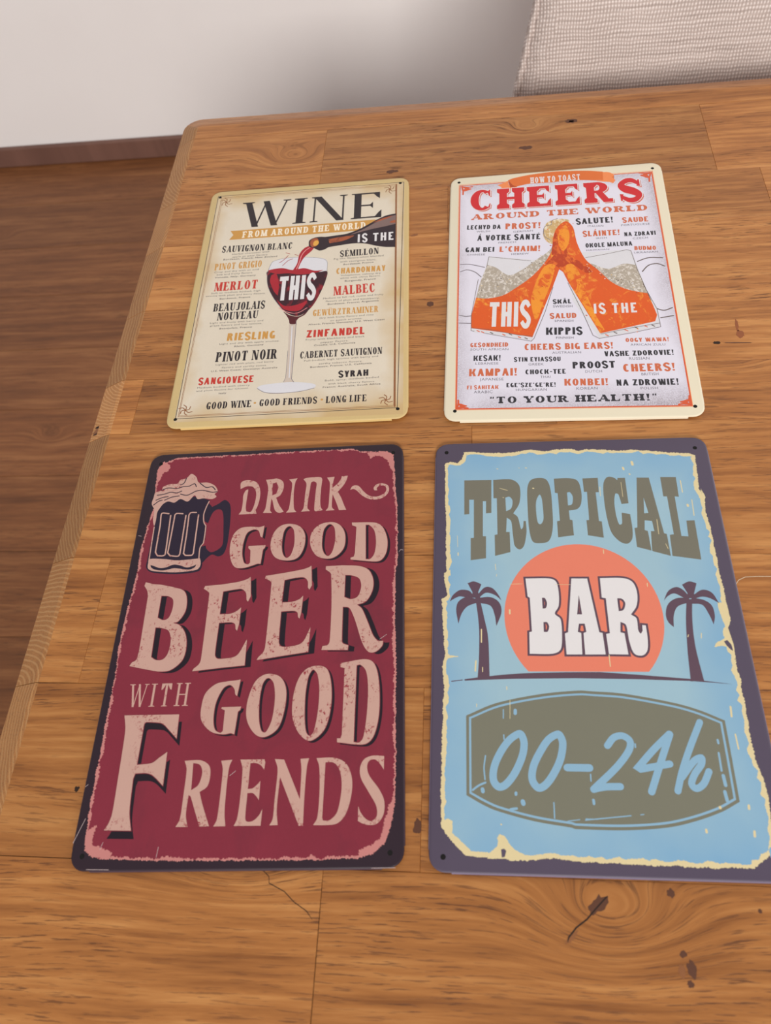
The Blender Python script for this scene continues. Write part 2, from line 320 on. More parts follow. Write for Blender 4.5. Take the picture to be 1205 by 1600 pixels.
def glyph(ch, P):
    T, h, sl, st, w = P['T'], P['h'], P['sl'], P['st'], P['w']; out = []
    def R(x0, y0, x1, y1): out.append([(x0, y0), (x1, y0), (x1, y1), (x0, y1)])
    def Q(x0, y0, x1, y1, t): out.append([(x0, y0), (x0 + t, y0), (x1 + t, y1), (x1, y1)])
    def SF(x, t, top, s=None):
        s = sl if s is None else s; y = 1 if top else 0; d = -1 if top else 1
        out.append([(x - s, y), (x + t + s, y), (x + t + s, y + d * st), (x + t, y + d * st * 1.5), (x, y + d * st * 1.5), (x - s, y + d * st)])
    def stem(x, t=T, b=1, tp=1):
        R(x, 0, x + t, 1)
        if b: SF(x, t, 0)
        if tp: SF(x, t, 1)
    def tip(x, y, d, up=.2):    # serif at the free end of a horizontal arm
        if not sl: return
        out.append([(x, y), (x, y + d * (h + up)), (x - sl * .8 - .02, y + d * (h + up * .6)), (x - sl * 2 - .05, y)])
    def bowl(x, y0, y1, rx, t=T, full=False):
        ry = (y1 - y0) / 2; cy = (y0 + y1) / 2; o = arc(x, cy, rx, ry, 90, -90); i = arc(x, cy, rx - t, ry - h, -90, 90)
        for k in range(14): out.append([o[k], o[k + 1], i[13 - k], i[14 - k]])
    adv = w
    if ch == 'A':
        aw = w * 1.15; Q(0, 0, aw / 2 - h * .6, 1, h); Q(aw - T, 0, aw / 2 - T * .55, 1, T); R(aw * .2, .28, aw * .75, .28 + h); SF(0, h, 0); SF(aw - T, T, 0); adv = aw
    elif ch == 'B': stem(0); R(T * .5, .5 - h / 2, w * .6, .5 + h / 2); R(0, 1 - h, w * .55, 1); R(0, 0, w * .55, h); bowl(w * .52, .5 - h / 2, 1, w * .43, T * .9); bowl(w * .55, 0, .5 + h / 2, w * .47)
    elif ch in 'CG':
        o = arc(w * .52, .5, w * .52, .52, 48, 312, 22); i = arc(w * .55, .5, w * .52 - T, .52 - h, 48, 312, 22)
        for k in range(22): out.append([o[k], o[k + 1], i[k + 1], i[k]])
        x = w * .87; sl and out.append([(x - .02, .68), (x + .04, .68), (x + .04, 1), (x, 1), (x - .1, .9)])
        if ch == 'G': R(w * .98 - T, .0, w * .98, .45); SF(w * .98 - T, T, 0, 0); R(w * .98 - T - sl, .45 - st, w * .98 + sl, .45); 
        elif sl: out.append([(x - .06, .12), (x + .02, .08), (x + .06, .3), (x + .01, .3)])
    elif ch == 'D': stem(0); R(0, 1 - h, w * .5, 1); R(0, 0, w * .5, h); bowl(w * .48, 0, 1, w * .56)
    elif ch in 'EF':
        stem(0); R(0, 1 - h, w * .86, 1); tip(w * .9, 1, -1); R(0, .5 - h / 2, w * .62, .5 + h / 2); x = w * .66
        sl and out.append([(x, .5 - h / 2 - .1), (x, .5 + h / 2 + .1), (x - sl * 1.2, .5)])
        if ch == 'E': R(0, 0, w * .9, h); tip(w * .96, 0, 1, .24)
        adv = w * .94
    elif ch == 'H': stem(0); stem(w - T * .9); R(T / 2, .5 - h / 2, w - T / 2, .5 + h / 2); adv = w + T * .1
    elif ch == 'I': stem(0); adv = T
    elif ch == 'J': R(w * .5, .2, w * .5 + T, 1); SF(w * .5, T, 1); b = arc(w * .5 - .02, .22, T + .02, .25, 0, -150, 10); i = arc(w * .5 - .02, .24, .03, .15, 0, -150, 10); [out.append([b[k], b[k + 1], i[k + 1], i[k]]) for k in range(10)]; adv = w * .5 + T
    elif ch == 'K' and not sl: R(0, 0, T, 1); Q(T * .9, .34, w * 1.18 - T * .95, 1, T * .95); Q(w * 1.2 - T, 0, T * .95, .62, T); adv = w * 1.2
    elif ch == 'K': stem(0); Q(T * .8, .38, w - h, 1, h * 1.3); Q(w - T * .9, 0, T * 1.05, .6, T); SF(w - h, h, 1); SF(w - T * .9, T, 0); adv = w + T * .1
    elif ch == 'L': stem(0); R(0, 0, w * .85, h); tip(w * .9, 0, 1, .26); adv = w * .9
    elif ch == 'M': mw = w * 1.35; R(0, 0, h, 1); SF(0, h, 0); Q(mw / 2 - T * .5, 0, 0, 1, T * .9); Q(mw / 2 - h * .5, 0, mw - T, 1, h); R(mw - T, 0, mw, 1); SF(mw - T, T, 0); SF(mw - T, T, 1, sl * .8); SF(0, h, 1, sl * .8); adv = mw
    elif ch == 'N': nw = w * 1.1; R(h * .2, 0, h * 1.2, 1); SF(h * .2, h, 0); Q(nw - T * 1.05, 0, 0, 1, T * 1.05); R(nw - h * 1.2, 0, nw - h * .2, 1); SF(nw - h * 1.2, h, 1); SF(0, h, 1, sl * .8); adv = nw
    elif ch == 'O':
        ow = w * 1.06; o = arc(ow / 2, .5, ow / 2, .52, 0, 360, 28); i = arc(ow / 2, .5, ow / 2 - T, .52 - h, 0, 360, 28)
        for k in range(28): out.append([o[k], o[k + 1], i[k + 1], i[k]])
        adv = ow
    elif ch in 'PR':
        stem(0); R(0, 1 - h, w * .5, 1); R(0, .46, w * .5, .46 + h); bowl(w * .48, .46, 1, w * .46)
        if ch == 'R': Q(w - T * .8, 0, w * .38, .5, T * .95); sl and out.append([(w - T * .8, 0), (w + T * .35, 0), (w + T * .35, st), (w - T * .5, st)]); adv = w + T * .2
    elif ch == 'S':
        c = [(.88, .80, .5), (.62, .97, .45), (.32, .95, .7), (.13, .76, 1), (.28, .58, 1.1), (.62, .44, 1.15), (.85, .26, 1), (.7, .05, .7), (.4, .03, .45), (.12, .2, .5)]
        pts = smooth([(x * w, y, 1) for x, y, _ in c], closed=False); n = len(pts)
        V = []
        for k, p in enumerate(pts):
            a = Vector(pts[max(k - 1, 0)]); b = Vector(pts[min(k + 1, n - 1)]); t = (b - a).normalized(); f = k / (n - 1)
            tt = h + (T - h) * (max(0, math.sin(math.pi * f)) ** .8) * (.55 + .45 * abs(math.cos(2 * math.pi * f - math.pi)) ); V.append((p, Vector((-t.y, t.x)) * tt / 2))
        for k in range(n - 1):
            (p, u), (q, v) = V[k], V[k + 1]; out.append([(p[0] + u.x, p[1] + u.y), (q[0] + v.x, q[1] + v.y), (q[0] - v.x, q[1] - v.y), (p[0] - u.x, p[1] - u.y)])
        if sl: out.append([(w * .8, .68), (w * .95, .66), (w * .93, 1), (w * .86, 1)]); out.append([(w * .06, 0), (w * .13, 0), (w * .2, .32), (w * .04, .34)])
    elif ch == 'T': x = w / 2 - T / 2; R(x, 0, x + T, 1); SF(x, T, 0); R(0, 1 - h, w, 1); sl and out.append([(0, 1), (0, .72), (sl * .8, .74), (sl * 2 + .04, 1)]); sl and out.append([(w, 1), (w, .72), (w - sl * .8, .74), (w - sl * 2 - .04, 1)])
    elif ch == 'U':
        R(0, .3, T, 1); SF(0, T, 1); R(w - h, .3, w, 1); SF(w - h, h, 1); o = arc(w / 2, .32, w / 2, .34, 180, 360, 14); i = arc(w / 2 + T / 2 - h / 2, .32, (w - T - h) / 2, .32 - h, 180, 360, 14)
        for k in range(14): out.append([o[k], o[k + 1], i[k + 1], i[k]])
    elif ch == 'V': Q(w / 2 - T * .5, 0, 0, 1, T); Q(w / 2 - h * .2, 0, w - h, 1, h); SF(0, T, 1); SF(w - h, h, 1); adv = w
    elif ch == 'W':
        ww = w * 1.55; Q(ww * .27 - T * .3, 0, 0, 1, T * .92); Q(ww * .27 + T * .1, 0, ww * .5 - h * .4, 1, h); Q(ww * .71 - T * .3, 0, ww * .5 - T * .5, 1, T * .92); Q(ww * .71 + T * .1, 0, ww - h, 1, h); SF(0, T * .9, 1); SF(ww - h, h, 1); adv = ww
    elif ch == 'Y': x = w / 2 - T / 2; R(x, 0, x + T, .45); SF(x, T, 0); Q(x, .4, 0, 1, T * .95); Q(x + T - h, .4, w - h, 1, h); SF(0, T, 1); SF(w - h, h, 1)
    elif ch == 'Z': R(0, 1 - h, w * .95, 1); R(0, 0, w * .95, h); Q(0, 0, w * .95 - T, 1, T); sl and R(0, .75, h * .8, 1); tip(w * .95, 0, 1, .22)
    elif ch == '!': out.append([(T * .3, .3), (T * .7, .3), (T, 1), (0, 1)]); R(T * .1, 0, T * .9, .18); adv = T
    elif ch in '“”':
        for k in (0, 1):
            x = k * T * .75; out.append([(x, .72), (x + T * .5, .72), (x + T * .55, 1), (x + T * .1, 1)])
        adv = T * 1.3
    elif ch in 'ÁÅ':
        o, adv = glyph('A', P); out += o
        if ch == 'Á': out.append([(adv * .4, 1.07), (adv * .55, 1.07), (adv * .78, 1.3), (adv * .52, 1.3)])
        else:
            a_ = arc(adv / 2, 1.19, .13, .12, 0, 360, 16); b_ = arc(adv / 2, 1.19, .06, .055, 0, 360, 16)
            for k in range(16): out.append([a_[k], a_[k + 1], b_[k + 1], b_[k]])
    elif ch == "'": out.append([(T * .2, .68), (T * .7, .68), (T * .85, 1), (T * .1, 1)]); adv = T
    elif ch == '-': R(0, .40, w * .6, .40 + h); adv = w * .6
    elif ch == 'É': o, adv = glyph('E', P); out += o; out.append([(w * .35, 1.06), (w * .45, 1.06), (w * .68, 1.26), (w * .5, 1.26)])
    elif ch == 'Ü': o, adv = glyph('U', P); out += o; R(w * .16, 1.08, w * .36, 1.22); R(w * .6, 1.08, w * .8, 1.22)
    elif ch == ' ': adv = w * .62
    return out, adv
def orient(V, F):
    out = []
    for f in F:
        a = sum(V[f[i]][0] * V[f[(i + 1) % len(f)]][1] - V[f[(i + 1) % len(f)]][0] * V[f[i]][1] for i in range(len(f)))
        if abs(a) > 1e-7: out.append(list(f) if a > 0 else list(reversed(f)))
    return out
def union(V, F, eps=1e-4):
    """merge overlapping polygons into one flat film"""
    F = orient(V, F); r = delaunay_2d_cdt([Vector(v) for v in V], [], F, 0, eps)
    P = [[V[i] for i in f] for f in F]; B = [(min(p[0] for p in q), max(p[0] for p in q), min(p[1] for p in q), max(p[1] for p in q)) for q in P]
    def inside(q, x, y):
        c = False; n = len(q)
        for i in range(n):
            (x0, y0), (x1, y1) = q[i], q[i - 1]
            if (y0 > y) != (y1 > y) and x < (x1 - x0) * (y - y0) / (y1 - y0) + x0: c = not c
        return c
    W_ = r[0]; out = []
    for f in r[2]:
        x = sum(W_[i].x for i in f) / len(f); y = sum(W_[i].y for i in f) / len(f)
        for q, b in zip(P, B):
            if b[0] < x < b[1] and b[2] < y < b[3] and inside(q, x, y): out.append(tuple(f)); break
    return [tuple(v) for v in W_], out
GLYPHS = {}
def smooth(P, closed=True, step=6):
    out = []; n = len(P); rng = range(n) if closed else range(n - 1)
    def tan(i):
        if closed: a, b = P[(i - 1) % n], P[(i + 1) % n]
        else: a, b = P[max(i - 1, 0)], P[min(i + 1, n - 1)]
        return (b[0] - a[0]) / 2, (b[1] - a[1]) / 2
    for i in rng:
        a, b = P[i], P[(i + 1) % n]; out.append((a[0], a[1]))
        if not (a[2] or b[2]): continue
        dx, dy = b[0] - a[0], b[1] - a[1]; L = math.hypot(dx, dy)
        def lim(t):
            l = math.hypot(*t); return (t[0] * min(1, 1.1 * L / l), t[1] * min(1, 1.1 * L / l)) if l > 0 else t
        ta = lim(tan(i)) if a[2] else (dx, dy); tb = lim(tan((i + 1) % n)) if b[2] else (dx, dy)
        for k in range(1, step):
            t = k / step; h0 = 2 * t**3 - 3 * t**2 + 1; h1 = t**3 - 2 * t**2 + t; h2 = -2 * t**3 + 3 * t**2; h3 = t**3 - t**2
            out.append((h0 * a[0] + h1 * ta[0] + h2 * b[0] + h3 * tb[0], h0 * a[1] + h1 * ta[1] + h2 * b[1] + h3 * tb[1]))
    if not closed: out.append(P[-1][:2])
    return out
def font_mesh(txt, bold, res=3):
    cu = bpy.data.curves.new('t', 'FONT'); cu.body = txt; cu.size = 1; cu.resolution_u = res; cu.offset = bold; cu.space_character = 1.08
    ob = bpy.data.objects.new('t', cu); me = bpy.data.meshes.new_from_object(ob)
    V = [(v.co.x, v.co.y) for v in me.vertices]; F = [tuple(p.vertices) for p in me.polygons]
    bpy.data.meshes.remove(me); bpy.data.objects.remove(ob); bpy.data.curves.remove(cu); return V, F
CAPH = {}
def text_polys(txt, font):
    font = {'impact': 'block', 'impactw': 'blockw'}.get(font, font)
    """verts, faces of the line with cap height 1, plus its x extent"""
    if font in ('sans', 'bold', 'impact', 'impactw'):
        b = dict(sans=0.0, bold=.012, impact=.042, impactw=.022)[font]
        if font not in CAPH: V, F = font_mesh('H', b); CAPH[font] = (min(v[1] for v in V), max(v[1] for v in V))
        lo, hi = CAPH[font]; V, F = font_mesh(txt, b, 2 if font in ('sans', 'bold') else 4)
        V = [(x, (y - lo) / (hi - lo)) for x, y in V]
    else:
        P = letters(font); x = 0; V = []; F = []
        for k, ch in enumerate(txt):
            if (ch, font) not in GLYPHS:
                G_, adv = glyph(ch, P); gv = [p for g in G_ for p in g]; gf = []; k0 = 0
                for g in G_: gf.append(tuple(range(k0, k0 + len(g)))); k0 += len(g)
                GLYPHS[(ch, font)] = (*union(gv, gf, 1e-6), adv) if G_ else ([], [], adv)
            gv, gf, adv = GLYPHS[(ch, font)]; k0 = len(V)
            F += [tuple(k0 + i for i in f) for f in gf]; V += [(x + a, b) for a, b in gv]
            x += adv + (P['gap'] + 2 * P['sl'] * .6 if ch != ' ' else 0)
    xs = [v[0] for v in V]; return V, F, min(xs), max(xs)

# ------------------------------------------------------------------ printing inks
INK = dict(
 pink=paint('pink_edge_ink', (196, 128, 124), .08), rose=paint('dusty_rose_ink', (198, 158, 146), .07, (150, 52, 64), .035, 520),
 maroon=paint('crimson_ink', (130, 44, 60), .16, mot=((108, 42, 56), 22, .50, .80)), maroon2=paint('crimson_shade_ink', (124, 44, 58), .08), black=paint('black_ink', (34, 24, 34), .1), navy=paint('navy_ink', (42, 32, 50), .12), pale=paint('scratch_metal', (190, 170, 170), .1),
 cream=paint('cream_ink', (222, 205, 160), .05), sky=paint('sky_blue_ink', (156, 188, 204), .05, grad=((122, 168, 204), .55, 1.1, .6)), sky2=paint('sky_blue_lettering_ink', (140, 178, 204), .05), slate=paint('slate_ink', (88, 78, 98), .07),
 olive=paint('olive_grey_ink', (118, 115, 102), .05), olive2=paint('olive_grey_badge_ink', (122, 121, 106), .05), coral=paint('coral_ink', (228, 128, 104), .04), plum=paint('plum_ink', (96, 74, 88), .07), white=paint('white_ink', (226, 222, 224), .03),
 parch=paint('parchment_ink', (222, 210, 192), .12, grad=((204, 174, 126), .78, 1.0, .5)), ink=paint('black_brown_ink', (46, 38, 42), .1), inkgrey=paint('dark_grey_ink', (92, 82, 80), .1), brown=paint('brown_line_ink', (146, 96, 62), .1),
 gold=paint('ochre_ink', (204, 150, 76), .06), gold2=paint('bright_ochre_ink', (226, 168, 76), .15), ivory=paint('ivory_ink', (244, 230, 208), .04), redp=paint('brick_red_ink', (196, 58, 48), .08),
 glassw=paint('glass_white_ink', (220, 218, 224), .10), wine=paint('wine_dark_ink', (58, 24, 36), .15, mot=((140, 30, 44), 90, .54, .66)), winered=paint('wine_red_ink', (168, 34, 48), .30), winedeep=paint('wine_deep_ink', (86, 28, 36), .3), rosew=paint('pale_rose_ink', (232, 150, 150), .1), stem=paint('stem_ink', (206, 190, 178), .14), glassline=paint('glass_line_ink', (130, 122, 130), .1),
 bottle=paint('bottle_dark_ink', (48, 34, 42), .2), bottlehi=paint('bottle_amber_ink', (168, 88, 56), .2, mot=((92, 50, 44), 110, .5, .66)), bottlegrey=paint('bottle_grey_ink', (128, 104, 100), .2),
 lav=paint('lavender_white_ink', (226, 222, 236), .03, grad=((136, 120, 126), .78, 1.02, .25), speck=1500), orangep=paint('frame_orange_ink', (214, 92, 58), .06), orangel=paint('light_orange_ink', (238, 140, 84), .12), orangedark=paint('ribbon_shade_ink', (178, 72, 32), .1), orangedark2=paint('title_shadow_ink', (206, 112, 92), .06),
 orange2=paint('ribbon_orange_ink', (220, 112, 52), .14), orange3=paint('text_orange_ink', (206, 108, 74), .05), redc=paint('title_red_ink', (206, 42, 48), .04), ink2=paint('charcoal_ink', (52, 50, 56), .08), inkgrey2=paint('grey_ink', (104, 100, 112), .06),
 foam=paint('foam_ink', (206, 172, 118), .16, mot=((236, 222, 196), 300, .5, .6)), foamgrey=paint('foam_grey_ink', (176, 164, 150), .12, mot=((222, 214, 206), 420, .5, .6)), beer=paint('beer_orange_ink', (222, 92, 34), .16, mot=((240, 158, 58), 130, .56, .70)), beerhi=paint('beer_amber_ink', (240, 150, 46), .16, mot=((222, 92, 34), 150, .5, .62)), beerdark=paint('beer_red_ink', (186, 66, 30), .16, mot=((226, 110, 44), 180, .5, .6)), glassdark=paint('glass_dark_line_ink', (104, 90, 84), .15))
BASE = dict(beer=paint('sign_dark_purple', (46, 32, 42), .10), trop=paint('sign_slate_purple', (84, 74, 92), .06), wine=paint('sign_aged_paper', (206, 180, 128), .10), cheers=paint('sign_cream', (228, 218, 194), .03))
FLANGE = dict(beer=paint('rim_dark_purple', (70, 54, 68), .08), trop=paint('rim_slate', (120, 110, 136), .06), wine=paint('rim_tan', (214, 184, 124), .08), cheers=paint('rim_cream', (230, 220, 198), .03))
HOLE = plain('hole_shadow', (14, 10, 10), .9)

SIGN_LABEL = dict(
 beer=('crimson tin sign with dark border reading Drink good beer with good friends',),
 trop=('pale blue tin sign reading Tropical bar 00-24h with palms and a coral sun',),
 wine=('parchment-coloured tin sign titled Wine from around the world, with a poured glass',),
 cheers=('cream-edged tin sign titled How to toast cheers around the world with two clashing beer mugs',))

SPLIT = {'letter', 'title_lettering', 'bar_lettering', 'toast_lettering', 'variety_lettering', 'motto_lettering', 'slogan_lettering', 'hours_lettering'}
def hom(src, dst):
    A = []; B = []
    for (x, y), (u, v) in zip(src, dst):
        A.append([x, y, 1, 0, 0, 0, -u * x, -u * y]); B.append(u); A.append([0, 0, 0, x, y, 1, -v * x, -v * y]); B.append(v)
    n = 8; M_ = [r + [b] for r, b in zip(A, B)]
    for i in range(n):
        p = max(range(i, n), key=lambda r: abs(M_[r][i])); M_[i], M_[p] = M_[p], M_[i]
        for r in range(n):
            if r != i:
                f = M_[r][i] / M_[i][i]; M_[r] = [a - f * b for a, b in zip(M_[r], M_[i])]
    return [M_[i][n] / M_[i][i] for i in range(n)]

def build_sign(key):
    D = SIGN_DATA[key]; H = hom([(0, 300), (200, 300), (200, 0), (0, 0)], D['corners']); ZT = .0030
    c = Vector((sum(p[0] for p in D['corners']) / 4, sum(p[1] for p in D['corners']) / 4, 0))
    e = Vector(D['corners'][1]) - Vector(D['corners'][0]); ang = math.atan2(e.y, e.x); ca, sa = math.cos(-ang), math.sin(-ang)
    root = thing('tin_sign', SIGN_LABEL[key][0], 'sign', c, ang, 'tin signs laid out on the table')
    def W(u, v):
        k = H[6] * u + H[7] * v + 1; x = (H[0] * u + H[1] * v + H[2]) / k - c.x; y = (H[3] * u + H[4] * v + H[5]) / k - c.y
        return (x * ca - y * sa, x * sa + y * ca)
    def up(V, F):      # all faces look up
        out = []
        for f in F:
            a = sum(V[f[i]][0] * V[f[(i + 1) % len(f)]][1] - V[f[(i + 1) % len(f)]][0] * V[f[i]][1] for i in range(len(f)))
            out.append(tuple(f) if a > 0 else tuple(reversed(f)))
        return out
    # --- sheet with rounded corners and a rolled rim
    def outline(ins, r=9.5, n=6):
        P = []
        for cx, cy, a in ((200 - r, r, -90), (200 - r, 300 - r, 0), (r, 300 - r, 90), (r, r, 180)):
            for k in range(n + 1):
                t = math.radians(a + 90 * k / n); P.append((cx + (r - ins) * math.cos(t), cy + (r - ins) * math.sin(t)))
        return P
    V = []; n = 28
    for ins, z in ((1.3, ZT), (.6, ZT - .00012), (.15, ZT - .0004), (0, ZT - .0008), (.1, ZT - .0012)):
        V += [(*W(*p), z) for p in outline(ins)]
    F = [tuple(range(n))] + [(r * n + i, (r + 1) * n + i, (r + 1) * n + (i + 1) % n, r * n + (i + 1) % n) for r in range(4) for i in range(n)] + [tuple(4 * n + i for i in reversed(range(n)))]
    me = mesh_of('panel', V, F, smooth=True); link('panel', me, BASE[key], root)
    for (ax, ay), (bx, by), (nx, ny) in (((13, 0), (187, 0), (0, -1)), ((200, 12), (200, 288), (1, 0)), ((187, 300), (13, 300), (0, 1)), ((0, 288), (0, 12), (-1, 0))):
        V = []
        for d, z in ((-.3, ZT - .0004), (.15, ZT - .0006), (.45, .0006), (.1, .0006), (-.3, ZT - .0011)):
            V += [(*W(ax + nx * d, ay + ny * d), z), (*W(bx + nx * d, by + ny * d), z)]
        F = [(2 * i, (2 * i + 2) % 10, (2 * i + 3) % 10, 2 * i + 1) for i in range(5)] + [(0, 2, 4, 6, 8), (1, 9, 7, 5, 3)]
        bm = bmesh.new(); bm_me = mesh_of('flange', V, F); bm.from_mesh(bm_me); bmesh.ops.recalc_face_normals(bm, faces=bm.faces); bm.to_mesh(bm_me); bm.free()
        link('rim_flange', bm_me, FLANGE[key], root)
    # --- print, one ink film after another, a few microns apart
    parts = {}; placed = []
    def add(part, mat, V, F):
        """each ink film lies a few microns above whatever it overprints"""
        if not F: return
        xs = [v[0] for v in V]; ys = [v[1] for v in V]; bb = (min(xs), max(xs), min(ys), max(ys))
        z = max([q[1] for q in placed if q[0][0] < bb[1] and q[0][1] > bb[0] and q[0][2] < bb[3] and q[0][3] > bb[2]], default=ZT) + 5e-6
        placed.append((bb, z))
        P = parts.setdefault((part, mat), ([], []))
        b0 = len(P[0]); w_ = [W(*v) for v in V]; F = up(w_, F)
        P[0].extend((x, y, z) for x, y in w_); P[1].extend(tuple(b0 + i for i in f) for f in F)
    def tess(loops):
        pts = [p for l in loops for p in l]; t = tessellate_polygon([[Vector((x, y, 0)) for x, y in l] for l in loops]); return pts, [tuple(i) for i in t]
    def stroke(pts, wd, closed):
        r = wd / 2; n = len(pts); V = []; F = []
        for i, p in enumerate(pts):
            if closed: a, b = Vector(pts[(i - 1) % n]), Vector(pts[(i + 1) % n])
            else: a, b = Vector(pts[max(i - 1, 0)]), Vector(pts[min(i + 1, n - 1)])
            P = Vector(p); t1 = (P - a); t2 = (b - P)
            if t1.length < 1e-6: t1 = t2
            if t2.length < 1e-6: t2 = t1
            t1.normalize(); t2.normalize(); n1 = Vector((-t1.y, t1.x)); n2 = Vector((-t2.y, t2.x)); mt = (n1 + n2)
            mt = mt.normalized() if mt.length > .1 else n1
            s = r / max(.5, mt.dot(n1)); V += [(P.x + mt.x * s, P.y + mt.y * s), (P.x - mt.x * s, P.y - mt.y * s)]
        for i in range(n if closed else n - 1): k = 2 * i; j = 2 * ((i + 1) % n); F.append((k, k + 1, j + 1, j))
        if wd > .25:
            for p in ((pts[0], pts[-1]) if not closed else pts if len(pts) < 20 else ()):
                k = len(V); m_ = 12; V += [(p[0] + r * math.cos(math.tau * q / m_), p[1] + r * math.sin(math.tau * q / m_)) for q in range(m_)]; F.append(tuple(range(k, k + m_)))
        return union(V, F)
    def halo_of(V, F, r, n=6):
        VV = []; FF = []
        for k in range(n):
            a = math.tau * k / n; b = len(VV); VV += [(x + r * math.cos(a), y + r * math.sin(a)) for x, y in V]; FF += [tuple(b + i for i in f) for f in F]
        return union(VV, FF)
    for no, it in enumerate(D['items']):
        kind, part, mat = it[:3]
        if part in SPLIT: part = part + '#%d' % no
        if kind == 'P':
            V, F = tess([smooth(p) for p in it[3]])
            if it[4]: add(part + '_shadow', it[4][0], [(x + it[4][1], y + it[4][2]) for x, y in V], F)
            if it[5]:
                VV = []; FF = []
                for lp in it[3]:
                    v_, f_ = stroke(smooth(lp), 2 * it[5][1], 1); k0 = len(VV); VV += v_; FF += [tuple(k0 + i for i in f) for f in f_]
                add(part + '_outline', it[5][0], VV, FF)
            add(part, mat, V, F)
        elif kind == 'K':
            pts = smooth(it[3], bool(it[5])) if any(p[2] for p in it[3]) else [p[:2] for p in it[3]]
            add(part, mat, *stroke(pts, it[4], it[5]))
        elif kind == 'B':
            P = smooth(it[3]); rn = random.Random(it[6]); Q = []
            for a, b in zip(P, P[1:] + P[:1]):
                L = math.hypot(b[0] - a[0], b[1] - a[1]); m_ = max(1, int(L / .45))
                for k in range(m_): Q.append((a[0] + (b[0] - a[0]) * k / m_, a[1] + (b[1] - a[1]) * k / m_))
            n = len(Q); area2 = sum(Q[i][0] * Q[(i + 1) % n][1] - Q[(i + 1) % n][0] * Q[i][1] for i in range(n)); sg = 1 if area2 > 0 else -1
            lo = [rn.gauss(0, 1) for _ in range(n // 7 + 2)]; V = []
            for i, p in enumerate(Q):
                a = Q[(i - 4) % n]; b = Q[(i + 4) % n]; t = Vector((b[0] - a[0], b[1] - a[1])); t = t.normalized() if t.length else Vector((1, 0)); nn = Vector((-t.y, t.x)) * sg
                f = i / 7; j = int(f); lf = lo[j] * (1 - f + j) + lo[(j + 1) % len(lo)] * (f - j)
                d = it[5] * (1 + .2 * lf) + it[4] * (rn.choice((-1, 1, rn.uniform(-1, 1))) * .55 + lf * .35); V.append((p[0] + nn.x * d, p[1] + nn.y * d))
            r = delaunay_2d_cdt([Vector(v) for v in V], [], [list(range(len(V)))], 1, 1e-4)
            add(part, mat, [tuple(v) for v in r[0]], [tuple(f) for f in r[2]])
        elif kind == 'T':
            _, _, _, s_, x0, y0, x1, y1, hh, font, op = it
            V, F, lo_, hi_ = text_polys(s_, font); L = math.hypot(x1 - x0, y1 - y0); k = L / (hi_ - lo_); ux, uy = (x1 - x0) / L, (y1 - y0) / L
            V = [(x0 + ux * (x - lo_) * k - uy * y * hh, y0 + uy * (x - lo_) * k + ux * y * hh) for x, y in V]
            if op.get('sh'): add(part + '_shadow', op['sh'][0], [(x + op['sh'][1], y + op['sh'][2]) for x, y in V], F)
            if op.get('halo'): add(part + '_outline', op['halo'][0], *halo_of(V, F, op['halo'][1]))
            add(part, mat, V, F)
    for (part, mat), (V, F) in parts.items():
        nm = part.replace('_shadow', '').replace('_outline', ''); nm = nm.split('#')[0] + ('_shadow' if '_shadow' in part else '_outline' if '_outline' in part else '')
        o = link(nm, mesh_of(nm, V, F), INK[mat], root)
        if nm in ('scratches', 'foam_print', 'notes_lettering', 'language_lettering'): o['kind'] = 'stuff'
    for (u, v) in D['holes']:
        z = max([ZT] + [q[1] for q in placed if q[0][0] < u + 2 and q[0][1] > u - 2 and q[0][2] < v + 2 and q[0][3] > v - 2]) + 1e-5; V = [(*W(u + 1.55 * math.cos(math.tau * k / 14), v + 1.55 * math.sin(math.tau * k / 14)), z) for k in range(14)]
        link('mounting_hole', mesh_of('mounting_hole', V, [tuple(range(14))]), HOLE, root)
    return root
